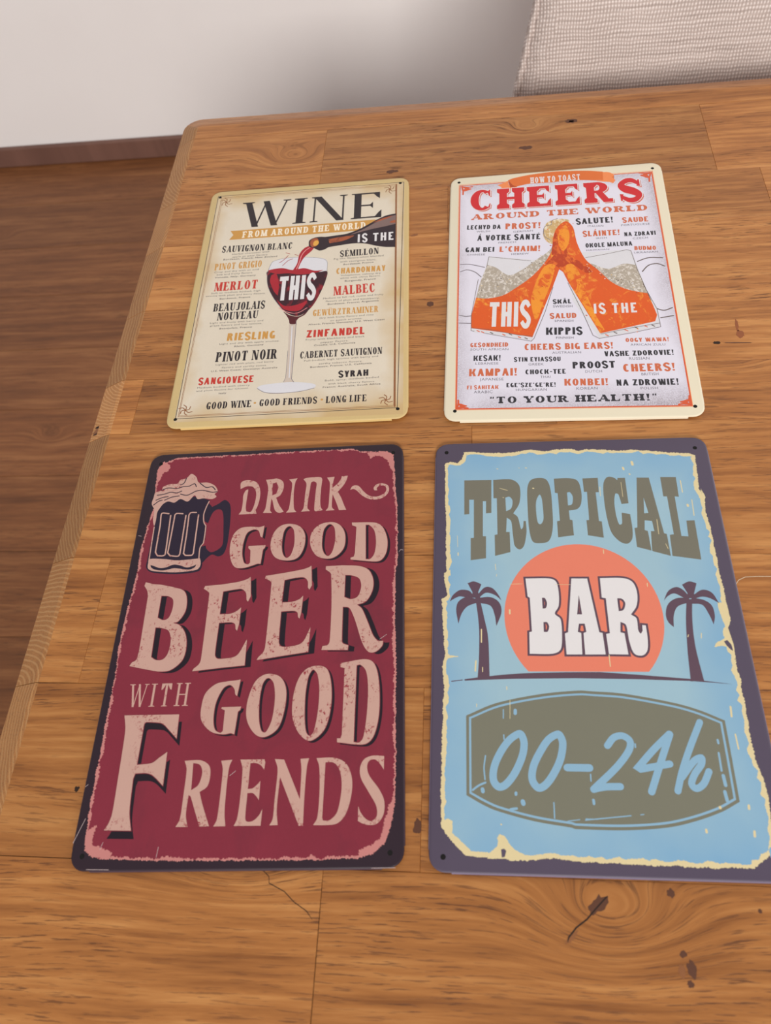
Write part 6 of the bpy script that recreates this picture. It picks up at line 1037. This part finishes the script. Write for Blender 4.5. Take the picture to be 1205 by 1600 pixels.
  ('K', 'foam_print', 'glassdark', [(30.32,143.36,0),(30.55,143.34,0)], 1.02, 0),
  ('K', 'foam_print', 'glassdark', [(148.06,146.72,0),(148.28,146.7,0)], 1.07, 0),
  ('K', 'foam_print', 'glassw', [(137.16,149.64,0),(137.37,149.62,0)], 0.93, 0),
  ('K', 'foam_print', 'glassdark', [(64.72,158.51,0),(64.95,158.49,0)], 1.02, 0),
  ('K', 'foam_print', 'glassdark', [(146.67,147.9,0),(146.88,147.89,0)], 0.87, 0),
  ('K', 'foam_print', 'foam', [(55.15,154.85,0),(55.38,154.83,0)], 1.19, 0),
  ('K', 'foam_print', 'glassw', [(49.36,153.77,0),(49.59,153.76,0)], 0.59, 0),
  ('K', 'foam_print', 'glassw', [(83.74,171.5,0),(83.97,171.48,0)], 0.42, 0),
  ('K', 'foam_print', 'foam', [(150.14,147.26,0),(150.35,147.24,0)], 0.63, 0),
  ('K', 'foam_print', 'glassw', [(47.24,160.91,0),(47.46,160.89,0)], 1.03, 0),
  ('K', 'foam_print', 'glassdark', [(157.11,143.88,0),(157.32,143.87,0)], 0.91, 0),
  ('K', 'foam_print', 'glassw', [(86.73,171.41,0),(86.95,171.4,0)], 0.5, 0),
  ('K', 'foam_print', 'foam', [(143.1,153.93,0),(143.31,153.91,0)], 1.07, 0),
  ('K', 'foam_print', 'glassdark', [(152.02,146.88,0),(152.23,146.87,0)], 0.95, 0),
  ('K', 'foam_print', 'glassdark', [(47.7,156.78,0),(47.92,156.76,0)], 1.11, 0),
  ('K', 'foam_print', 'foam', [(52.74,152.8,0),(52.97,152.78,0)], 0.72, 0),
  ('K', 'foam_print', 'glassdark', [(63.47,158.05,0),(63.69,158.03,0)], 0.94, 0),
  ('K', 'foam_print', 'glassw', [(64.99,158.17,0),(65.22,158.15,0)], 0.48, 0),
  ('K', 'foam_print', 'foam', [(124.58,159.23,0),(124.8,159.21,0)], 0.86, 0),
  ('K', 'foam_print', 'glassw', [(47.82,157.81,0),(48.05,157.79,0)], 0.89, 0),
  ('K', 'foam_print', 'glassw', [(143.14,155.72,0),(143.35,155.71,0)], 0.41, 0),
  ('K', 'foam_print', 'foam', [(37.56,149.72,0),(37.79,149.7,0)], 0.37, 0),
  ('K', 'foam_print', 'foam', [(133,161.88,0),(133.22,161.87,0)], 0.42, 0),
  ('K', 'foam_print', 'glassw', [(133.72,156.23,0),(133.94,156.21,0)], 0.97, 0),
  ('K', 'foam_print', 'glassw', [(150.02,141.12,0),(150.23,141.1,0)], 0.83, 0),
  ('K', 'foam_print', 'glassdark', [(151.97,143.35,0),(152.18,143.33,0)], 0.48, 0),
  ('K', 'foam_print', 'glassw', [(78.58,178.87,0),(78.81,178.85,0)], 0.49, 0),
  ('K', 'foam_print', 'foam', [(160.18,137.25,0),(160.39,137.24,0)], 1.08, 0),
  ('K', 'foam_print', 'glassw', [(48.71,155.98,0),(48.94,155.96,0)], 0.59, 0),
  ('K', 'foam_print', 'glassw', [(68.55,162.54,0),(68.78,162.52,0)], 0.48, 0),
  ('K', 'foam_print', 'glassw', [(158.77,141.77,0),(158.98,141.76,0)], 0.76, 0),
  ('K', 'foam_print', 'glassdark', [(71.01,163.47,0),(71.23,163.45,0)], 0.64, 0),
  ('K', 'foam_print', 'glassdark', [(129.81,164.52,0),(130.03,164.5,0)], 0.88, 0),
  ('K', 'foam_print', 'glassdark', [(82.21,172.68,0),(82.44,172.66,0)], 0.86, 0),
  ('K', 'foam_print', 'foam', [(123.78,168.37,0),(124,168.35,0)], 1.02, 0),
  ('K', 'foam_print', 'glassw', [(142.53,147.68,0),(142.74,147.66,0)], 1.11, 0),
  ('K', 'foam_print', 'glassw', [(160.2,135.81,0),(160.41,135.8,0)], 0.86, 0),
  ('K', 'foam_print', 'glassw', [(145.05,150.9,0),(145.26,150.88,0)], 0.5, 0),
  ('K', 'foam_print', 'glassw', [(123.61,161.84,0),(123.83,161.83,0)], 0.38, 0),
  ('K', 'foam_print', 'glassw', [(68.63,165.27,0),(68.86,165.25,0)], 0.94, 0),
  ('K', 'foam_print', 'glassw', [(126.83,159.37,0),(127.04,159.35,0)], 0.41, 0),
  ('K', 'foam_print', 'glassw', [(42.8,144.98,0),(43.03,144.97,0)], 0.36, 0),
  ('K', 'foam_print', 'beerdark', [(45.1,118.71,0),(45.92,118.21,0)], 0.97, 0),
  ('K', 'foam_print', 'beerhi', [(98.48,205.76,0),(99.31,205.17,0)], 0.52, 0),
  ('K', 'foam_print', 'beerdark', [(37.6,107.22,0),(38.42,106.73,0)], 0.79, 0),
  ('K', 'foam_print', 'beerdark', [(94,203.12,0),(94.83,202.53,0)], 0.52, 0),
  ('K', 'foam_print', 'beerdark', [(109.84,194.51,0),(110.66,193.94,0)], 0.63, 0),
  ('K', 'foam_print', 'orangel', [(157.7,87.06,0),(158.42,86.6,0)], 0.62, 0),
  ('K', 'foam_print', 'beerhi', [(47.13,113.08,0),(47.95,112.58,0)], 0.68, 0),
  ('K', 'foam_print', 'beerdark', [(68.09,122.61,0),(68.9,122.1,0)], 0.46, 0),
  ('K', 'foam_print', 'beerhi', [(122.98,135.82,0),(123.75,135.31,0)], 1.05, 0),
  ('K', 'foam_print', 'beerhi', [(94.31,204.96,0),(95.14,204.37,0)], 0.85, 0),
  ('K', 'foam_print', 'beerhi', [(103.46,218.05,0),(104.29,217.45,0)], 0.57, 0),
  ('K', 'foam_print', 'beerdark', [(118.43,107.86,0),(119.19,107.37,0)], 1.01, 0),
  ('K', 'foam_print', 'beerhi', [(41.86,103.77,0),(42.68,103.28,0)], 1.03, 0),
  ('K', 'foam_print', 'beerhi', [(149.19,96.11,0),(149.91,95.64,0)], 0.58, 0),
  ('K', 'foam_print', 'beerdark', [(65.8,118.75,0),(66.6,118.25,0)], 1.09, 0),
  ('K', 'foam_print', 'beerhi', [(108.19,222.52,0),(109.03,221.92,0)], 1.07, 0),
  ('K', 'foam_print', 'beerdark', [(83.99,147.7,0),(84.8,147.17,0)], 0.89, 0),
  ('K', 'foam_print', 'beerhi', [(77.03,142.2,0),(77.84,141.67,0)], 0.96, 0),
  ('K', 'foam_print', 'beerdark', [(64.46,124.14,0),(65.27,123.63,0)], 0.65, 0),
  ('K', 'foam_print', 'beerhi', [(153.15,95.31,0),(153.88,94.84,0)], 0.53, 0),
  ('K', 'foam_print', 'beerhi', [(49.24,118.22,0),(50.06,117.72,0)], 1.06, 0),
  ('K', 'foam_print', 'beerhi', [(53.51,116.37,0),(54.32,115.86,0)], 1.06, 0),
  ('K', 'foam_print', 'beerhi', [(96.95,194.17,0),(97.78,193.6,0)], 0.41, 0),
  ('K', 'foam_print', 'beerdark', [(96.18,203.34,0),(97.02,202.75,0)], 1.06, 0),
  ('K', 'foam_print', 'orangel', [(36.46,111.86,0),(37.29,111.36,0)], 0.51, 0),
  ('K', 'foam_print', 'beerhi', [(143.98,114.47,0),(144.72,113.98,0)], 0.71, 0),
  ('K', 'foam_print', 'orangel', [(89.66,200.98,0),(90.49,200.4,0)], 0.55, 0),
  ('K', 'foam_print', 'beerhi', [(104.39,222.73,0),(105.23,222.12,0)], 0.74, 0),
  ('K', 'foam_print', 'beerhi', [(140.2,122.56,0),(140.95,122.06,0)], 0.82, 0),
  ('K', 'foam_print', 'orangel', [(71.05,140.68,0),(71.87,140.16,0)], 0.56, 0),
  ('K', 'foam_print', 'beerdark', [(65.72,134.47,0),(66.54,133.95,0)], 0.56, 0),
  ('K', 'foam_print', 'beerdark', [(140.34,115.88,0),(141.08,115.39,0)], 1.05, 0),
  ('K', 'foam_print', 'beerdark', [(145.33,106.06,0),(146.07,105.58,0)], 0.58, 0),
  ('K', 'foam_print', 'beerdark', [(102.17,207.37,0),(103,206.78,0)], 0.8, 0),
  ('K', 'foam_print', 'beerhi', [(136.93,102.22,0),(137.67,101.75,0)], 1.02, 0),
  ('K', 'foam_print', 'beerhi', [(84.35,145.64,0),(85.16,145.11,0)], 0.82, 0),
  ('K', 'foam_print', 'beerhi', [(108.31,196.49,0),(109.13,195.92,0)], 0.9, 0),
  ('K', 'foam_print', 'beerhi', [(109.97,219.14,0),(110.8,218.54,0)], 0.58, 0),
  ('K', 'foam_print', 'beerhi', [(100.19,197.49,0),(101.01,196.91,0)], 0.85, 0),
  ('K', 'foam_print', 'beerhi', [(138.76,103.7,0),(139.5,103.22,0)], 1.02, 0),
  ('K', 'foam_print', 'beerdark', [(100.09,224.81,0),(100.93,224.21,0)], 0.45, 0),
  ('K', 'foam_print', 'beerhi', [(38.39,109.94,0),(39.21,109.44,0)], 0.6, 0),
  ('K', 'foam_print', 'beerhi', [(158.33,90.34,0),(159.04,89.87,0)], 0.9, 0),
  ('K', 'foam_print', 'beerhi', [(118.78,138.26,0),(119.56,137.75,0)], 1.07, 0),
  ('K', 'foam_print', 'beerdark', [(60.92,133.33,0),(61.74,132.82,0)], 0.87, 0),
  ('K', 'foam_print', 'beerhi', [(59.9,119.96,0),(60.72,119.45,0)], 0.45, 0),
  ('K', 'foam_print', 'beerdark', [(41.23,120.17,0),(42.06,119.66,0)], 0.76, 0),
  ('K', 'foam_print', 'beerhi', [(41.01,107.39,0),(41.83,106.9,0)], 0.82, 0),
  ('K', 'foam_print', 'orangel', [(90.62,217.06,0),(91.47,216.46,0)], 0.94, 0),
  ('K', 'foam_print', 'beerdark', [(83.09,144.64,0),(83.9,144.11,0)], 0.78, 0),
  ('K', 'foam_print', 'orangel', [(104.83,218.95,0),(105.66,218.35,0)], 1.1, 0),
  ('K', 'foam_print', 'beerhi', [(35.65,104.81,0),(36.48,104.31,0)], 0.58, 0),
  ('K', 'foam_print', 'orangel', [(62.99,120.59,0),(63.8,120.09,0)], 1.06, 0),
  ('K', 'foam_print', 'beerdark', [(92.5,195.33,0),(93.33,194.75,0)], 0.89, 0),
  ('K', 'foam_print', 'beerhi', [(65.45,130.72,0),(66.27,130.2,0)], 0.62, 0),
  ('K', 'foam_print', 'beerhi', [(152.54,110.26,0),(153.27,109.78,0)], 0.52, 0),
  ('K', 'foam_print', 'beerhi', [(114.01,222.46,0),(114.84,221.86,0)], 0.43, 0),
  ('K', 'foam_print', 'beerhi', [(155.07,96.69,0),(155.79,96.22,0)], 0.56, 0),
  ('K', 'foam_print', 'beerhi', [(112.66,211.05,0),(113.48,210.46,0)], 0.84, 0),
  ('K', 'foam_print', 'beerdark', [(134.82,114.39,0),(135.57,113.9,0)], 0.95, 0),
  ('P', 'ribbon_print', 'orange2', [[(56.64,290.82,0),(61.01,292.81,1),(76.21,296,1),(99.85,298.11,1),(116.33,297.13,1),(132.35,295.48,1),(146.38,292.45,0),(146.05,280.79,0),(155.91,277.82,0),(156.09,286.73,0),(146.87,291.48,0),(145.98,279.9,0),(138.11,280.32,1),(125.77,282.35,1),(108.65,283.15,1),(99.12,282.38,1),(75.8,282.69,1),(63.96,279.96,0),(58.6,279.76,0),(57.08,284.92,0)]], None, None),
  ('P', 'ribbon_print#1', 'orangel', [[(56.63,289.99,0),(52.25,287.16,1),(45.71,284.6,0),(50,280.77,0),(47.25,276.95,0),(49.36,273.42,0),(58.52,275.65,0),(65.03,279.83,0),(58.08,280.65,0),(56.35,286.67,0)]], None, None),
  ('P', 'ribbon_print#2', 'orangel', [[(146.34,291.91,0),(151.92,290.85,1),(156.65,286.66,0),(154.13,283.38,0),(157.09,278.56,0),(154.51,274.44,0),(151.33,276.59,0),(138.29,279.58,0),(145.76,279.93,0)]], None, None),
  ('P', 'ribbon_print', 'orangedark', [[(56.43,290.85,0),(58.06,279.82,0),(65.03,279.83,0),(60.81,282.81,1)]], None, None),
  ('T', 'ribbon_print', 'white', 'HOW TO TOAST', 77.63, 283.3, 124.61, 282.93, 8.63, 'slab', {}),
  ('T', 'title_lettering', 'redc', 'CHEERS', 19.55, 249.78, 178.99, 248.27, 29.03, 'slabw', {'sh': ('orangedark2', 1.3, -1.7), 'halo': ('white', 0.75)}),
  ('T', 'title_lettering', 'orange3', 'AROUND THE WORLD', 20.56, 236.49, 181.41, 233.49, 7.8, 'slabw', {}),
  ('T', 'toast_lettering', 'ink2', 'LECHYD DA', 16.54, 223.56, 48.16, 221.55, 5.9, 'impact', {}),
  ('T', 'toast_lettering', 'orange3', 'PROST!', 52.6, 220.51, 84.87, 219.18, 7.97, 'impact', {}),
  ('T', 'toast_lettering', 'ink2', 'Á VOTRE SANTÉ', 26.28, 207.38, 83.99, 204.27, 7.27, 'impact', {}),
  ('T', 'toast_lettering', 'ink2', 'GAN BEI', 15.27, 192.99, 41.88, 191.55, 6.25, 'impact', {}),
  ('T', 'toast_lettering', 'orange3', "L'CHAIM!", 46.75, 190.68, 83.41, 188.92, 7.06, 'impact', {}),
  ('T', 'toast_lettering', 'ink2', 'SALUTE!', 116.93, 220.8, 150.01, 220.44, 7.61, 'impact', {}),
  ('T', 'toast_lettering', 'orange3', 'SAUDE', 157.95, 219.15, 180.55, 218.67, 6.54, 'impact', {}),
  ('T', 'toast_lettering', 'orange3', 'SLÁINTE!', 121.86, 204.0, 154.42, 203.33, 7.1, 'impact', {}),
  ('T', 'toast_lettering', 'ink2', 'NA ZDRAVI', 158.14, 201.06, 185.12, 200.57, 5.25, 'impact', {}),
  ('T', 'toast_lettering', 'ink2', 'OKOLE MALUNA', 123.59, 189.5, 163.92, 188.7, 5.52, 'impact', {}),
  ('T', 'toast_lettering', 'orange3', 'BUDMO', 165.11, 182.68, 183.25, 181.54, 4.95, 'impact', {}),
  ('T', 'toast_lettering', 'ink2', 'SKÅL', 91.49, 122.69, 107.05, 122.32, 5.0, 'impact', {}),
  ('T', 'toast_lettering', 'orange3', 'SALUD', 88.2, 105.77, 110.48, 105.19, 5.91, 'impact', {}),
  ('T', 'toast_lettering', 'ink2', 'KIPPIS', 84.45, 87.53, 114.41, 86.4, 8.15, 'impact', {}),
  ('T', 'toast_lettering', 'orange3', 'GESONDHEID', 20.72, 77.11, 52.64, 76.15, 4.63, 'impact', {}),
  ('T', 'toast_lettering', 'orange3', 'CHEERS BIG EARS!', 66.13, 71.55, 137.55, 70.0, 6.75, 'impact', {}),
  ('T', 'toast_lettering', 'ink2', 'KESAK!', 23.54, 61.7, 46.12, 61.18, 5.87, 'impact', {}),
  ('T', 'toast_lettering', 'ink2', 'STIN EYIASSOU', 56.93, 59.49, 94.91, 58.52, 4.58, 'impact', {}),
  ('T', 'toast_lettering', 'orange3', 'KAMPAI!', 19.93, 45.27, 59.24, 44.67, 7.89, 'impact', {}),
  ('T', 'toast_lettering', 'ink2', 'CHOCK-TEE', 66.12, 45.57, 98.38, 45.09, 4.94, 'impact', {}),
  ('T', 'toast_lettering', 'orange3', 'FI SAHITAK', 18.29, 31.59, 44.11, 31.15, 3.97, 'impact', {}),
  ('T', 'toast_lettering', 'ink2', "EGE'SZE'GE'RE!", 50.53, 32.66, 89.79, 31.95, 4.4, 'impact', {}),
  ('T', 'toast_lettering', 'orange3', 'OOGY WAWA!', 147.96, 76.31, 181.71, 75.61, 4.24, 'impact', {}),
  ('T', 'toast_lettering', 'ink2', 'VASHE ZDOROVIE!', 130.09, 61.87, 183.75, 61.17, 5.33, 'impact', {}),
  ('T', 'toast_lettering', 'ink2', 'PROOST', 104.21, 50.12, 137.5, 49.61, 7.08, 'impact', {}),
  ('T', 'toast_lettering', 'orange3', 'CHEERS!', 143.44, 45.2, 182.89, 44.83, 7.85, 'impact', {}),
  ('T', 'toast_lettering', 'orange3', 'KONBEI!', 96.69, 32.71, 130.58, 31.99, 7.03, 'impact', {}),
  ('T', 'toast_lettering', 'ink2', 'NA ZDROWIE!', 136.87, 31.14, 183.9, 30.66, 6.19, 'impact', {}),
  ('T', 'language_lettering', 'inkgrey2', 'WELSH', 25.73, 218.83, 38.26, 218.39, 2.15, 'sans', {}),
  ('T', 'language_lettering', 'inkgrey2', 'GERMAN', 59.72, 215.26, 77.81, 215.33, 2.12, 'sans', {}),
  ('T', 'language_lettering', 'inkgrey2', 'FRENCH', 45.86, 201.84, 61.98, 201.56, 2.09, 'sans', {}),
  ('T', 'language_lettering', 'inkgrey2', 'CHINESE', 17.07, 188.41, 33.49, 187.44, 2.21, 'sans', {}),
  ('T', 'language_lettering', 'inkgrey2', 'HEBREW', 57.5, 185.81, 73.12, 185.33, 2.18, 'sans', {}),
  ('T', 'language_lettering', 'inkgrey2', 'ITALIAN', 127.32, 216.15, 141.01, 215.61, 2.29, 'sans', {}),
  ('T', 'language_lettering', 'inkgrey2', 'PORTUGUESE', 156.69, 214.55, 181.35, 214.21, 2.43, 'sans', {}),
  ('T', 'language_lettering', 'inkgrey2', 'IRISH', 133.59, 199.7, 142.76, 199.64, 2.07, 'sans', {}),
  ('T', 'language_lettering', 'inkgrey2', 'CZECH', 165.07, 196.45, 178.13, 196.49, 2.36, 'sans', {}),
  ('T', 'language_lettering', 'inkgrey2', 'HAWAIIAN', 124.04, 185.06, 143.69, 184.89, 1.88, 'sans', {}),
  ('T', 'language_lettering', 'inkgrey2', 'UKRANIAN', 164.39, 178.43, 184.41, 178.07, 2.15, 'sans', {}),
  ('T', 'language_lettering', 'inkgrey2', 'SWEDISH', 91.57, 118.36, 107.9, 117.7, 2.61, 'sans', {}),
  ('T', 'language_lettering', 'inkgrey2', 'SPANISH', 92.19, 101.7, 107.66, 101.04, 2.29, 'sans', {}),
  ('T', 'language_lettering', 'inkgrey2', 'FINNISH', 92.49, 82.75, 106.74, 82.25, 2.22, 'sans', {}),
  ('T', 'language_lettering', 'inkgrey2', 'SOUTH AFRICAN', 20.75, 73.38, 52.76, 72.2, 2.24, 'sans', {}),
  ('T', 'language_lettering', 'inkgrey2', 'AUSTRALIAN', 88.55, 66.59, 111.76, 65.98, 2.29, 'sans', {}),
  ('T', 'language_lettering', 'inkgrey2', 'LEBANESE', 25.24, 57.63, 44.22, 57.05, 2.42, 'sans', {}),
  ('T', 'language_lettering', 'inkgrey2', 'GREEK', 68.84, 54.91, 81.19, 54.61, 2.38, 'sans', {}),
  ('T', 'language_lettering', 'inkgrey2', 'JAPANESE', 28.79, 40.44, 48.3, 40.05, 2.59, 'sans', {}),
  ('T', 'language_lettering', 'inkgrey2', 'THAI', 77.98, 41.25, 86.07, 41.17, 2.33, 'sans', {}),
  ('T', 'language_lettering', 'inkgrey2', 'ARABIC', 23.98, 27.23, 39.2, 27.06, 2.77, 'sans', {}),
  ('T', 'language_lettering', 'inkgrey2', 'HUNGARIAN', 57.97, 28.49, 82.59, 28.1, 2.52, 'sans', {}),
  ('T', 'language_lettering', 'inkgrey2', 'AFRICAN ZULU', 151.42, 72.18, 178.38, 71.22, 2.23, 'sans', {}),
  ('T', 'language_lettering', 'inkgrey2', 'RUSSIAN', 148.99, 57.4, 164.61, 57.08, 2.57, 'sans', {}),
  ('T', 'language_lettering', 'inkgrey2', 'DUTCH', 113.83, 45.39, 126.9, 45.24, 2.54, 'sans', {}),
  ('T', 'language_lettering', 'inkgrey2', 'BRITISH', 156.87, 40.91, 169.82, 40.77, 2.5, 'sans', {}),
  ('T', 'language_lettering', 'inkgrey2', 'KOREAN', 105.79, 28.29, 122.11, 28.09, 2.48, 'sans', {}),
  ('T', 'language_lettering', 'inkgrey2', 'POLISH', 154.91, 26.83, 167.81, 26.75, 2.44, 'sans', {}),
  ('T', 'motto_lettering', 'ink2', '“TO YOUR HEALTH!”', 37.16, 16.53, 165.89, 15.78, 6.71, 'slabw', {}),
  ('T', 'slogan_lettering', 'white', 'THIS', 36.6, 99.3, 72.02, 97.79, 28.88, 'impact', {}),
  ('T', 'slogan_lettering', 'white', 'IS THE', 125.29, 109.26, 160.13, 108.47, 11.26, 'impactw', {}),
 ]),
}

for key in ('wine', 'cheers', 'beer', 'trop'): build_sign(key)

# ------------------------------------------------------------------ upholstered chair between the table and the wall
def fabric():
    g = N('woven_beige_fabric'); o = g.obj(); s = g.n('ShaderNodeSeparateXYZ', i_0=o)
    wob = g.math('MULTIPLY', g.math('SUBTRACT', g.noise(o, 30, 2), .5), .006)
    a = g.math('SINE', g.math('MULTIPLY', g.math('ADD', s.outputs[0], wob), 1750)); b = g.math('SINE', g.math('MULTIPLY', g.math('ADD', g.math('ADD', s.outputs[2], g.math('MULTIPLY', s.outputs[1], .6)), wob), 1350))
    wv = g.math('ADD', .5, g.math('ADD', g.math('MULTIPLY', a, .22), g.math('ADD', g.math('MULTIPLY', b, .16), g.math('MULTIPLY', g.math('MULTIPLY', a, b), .14))))
    thr = g.noise(g.vmul(o, (14, 200, 300)), 1.0, 3, .7)
    f = g.math('ADD', g.math('MULTIPLY', wv, .62), g.math('MULTIPLY', thr, .45))
    c = g.ramp(f, [(.2, srgb((136, 120, 114))), (.5, srgb((204, 188, 182))), (.8, srgb((244, 232, 228)))])
    g.bump(wv, .7, .0012)
    return g.set(Base_Color=c, Roughness=.92, Specular_IOR_Level=.15, Sheen_Weight=.2)
FAB = fabric(); BLK = plain('dark_chair_leg', (52, 38, 30), .45)
CX, CY = .318, .985
chair = thing('dining_chair', 'light beige woven fabric chair tucked in behind the table, piped edge on its backrest', 'chair', (CX, CY, FLOOR))
CO = Vector((CX, CY, FLOOR))
def hw(z): return .262 - .20 * (z + .12) if z > -.12 else .262 + .03 * (z + .12)
def backm():
    nz, nx = 22, 18; z0, z1 = -.30, .15; V = []; F = []
    def pt(u, v, side):
        z = z0 + (z1 - z0) * v; w = hw(z) * (1 - .10 * max(0, v - .9) / .1)
        ed = max(0, (abs(u) - .86) / .14); tp = max(0, (v - .94) / .06); rr = (1 - min(1, ed * ed + tp * tp)) ** .5 if ed * ed + tp * tp < 1 else 0
        yc = .035 + .16 * (z - z0) * .55 + .012 * u * u * -1
        puff = .006 * math.cos(u * math.pi / 2) + .004
        seam = .006 * math.exp(-((z + .108) / .006) ** 2)
        th = .010 + .014 * rr + puff * rr
        y = yc - th + (seam if side < 0 else 0) if side < 0 else yc + th + .012
        return (u * w, y - .055, z - FLOOR)
    for side in (-1, 1):
        for j in range(nz + 1):
            for i in range(nx + 1): V.append(pt(-1 + 2 * i / nx, j / nz, side))
    m_ = (nz + 1) * (nx + 1); q = lambda i, j, s: s * m_ + j * (nx + 1) + i
    for j in range(nz):
        for i in range(nx): F.append((q(i, j, 0), q(i + 1, j, 0), q(i + 1, j + 1, 0), q(i, j + 1, 0))); F.append((q(i, j, 1), q(i, j + 1, 1), q(i + 1, j + 1, 1), q(i + 1, j, 1)))
        F.append((q(0, j, 0), q(0, j + 1, 0), q(0, j + 1, 1), q(0, j, 1))); F.append((q(nx, j, 0), q(nx, j, 1), q(nx, j + 1, 1), q(nx, j + 1, 0)))
    for i in range(nx): F.append((q(i, nz, 0), q(i + 1, nz, 0), q(i + 1, nz, 1), q(i, nz, 1))); F.append((q(i, 0, 0), q(i, 0, 1), q(i + 1, 0, 1), q(i + 1, 0, 0)))
    edge = [V[q(0, j, 0)] for j in range(nz + 1)] + [V[q(i, nz, 0)] for i in range(1, nx)] + [V[q(nx, j, 0)] for j in range(nz, -1, -1)]
    return mesh_of('backrest', V, F, smooth=True), edge, [V[q(i, 9, 0)] for i in range(nx + 1)]
bmesh_, edge, srow = backm()
bk = link('backrest', bmesh_, FAB, chair)
def tube(name, pts, r, mat, parent, seg=8, tw=0):
    V = []; F = []; n = len(pts)
    for i, p in enumerate(pts):
        a = Vector(pts[max(i - 1, 0)]); b = Vector(pts[min(i + 1, n - 1)]); t = (b - a).normalized(); s1 = t.cross(Vector((0, 1, 0)))
        s1 = s1.normalized() if s1.length > .01 else Vector((0, 0, 1)); s2 = t.cross(s1)
        for k in range(seg): th = math.tau * k / seg; V.append(Vector(p) + (s1 * math.cos(th) + s2 * math.sin(th)) * r)
        if i:
            for k in range(seg): a0 = (i - 1) * seg; F.append((a0 + k, a0 + (k + 1) % seg, a0 + seg + (k + 1) % seg, a0 + seg + k))
    return link(name, mesh_of(name, V, F, smooth=True), mat, parent)
dense = []
for a, b in zip(edge, edge[1:]):
    for k in range(4): dense.append(tuple(Vector(a).lerp(Vector(b), k / 4)))
tube('piping', dense, .0034, FAB, bk)
link('seat', box_mesh('seat', -.24, .24, -.46, .0, .40, .49, .022, 4), FAB, chair)
for p in (link('seat_frame', box_mesh('seat_frame', -.225, .225, -.445, -.015, .37, .405, .003, 1), BLK, chair),): pass
for sx in (-1, 1):
    for yy in (-.41, -.03):
        V = [(sx * .2 + a * .018, yy + b * .018, .38) for a, b in ((-1, -1), (1, -1), (1, 1), (-1, 1))] + [(sx * .21 + a * .011, yy + (.04 if yy > -.1 else -.01) + b * .011, 0) for a, b in ((-1, -1), (1, -1), (1, 1), (-1, 1))]
        link('leg', mesh_of('leg', V, [(3, 2, 1, 0), (4, 5, 6, 7), (0, 1, 5, 4), (1, 2, 6, 5), (2, 3, 7, 6), (3, 0, 4, 7)]), BLK, chair)
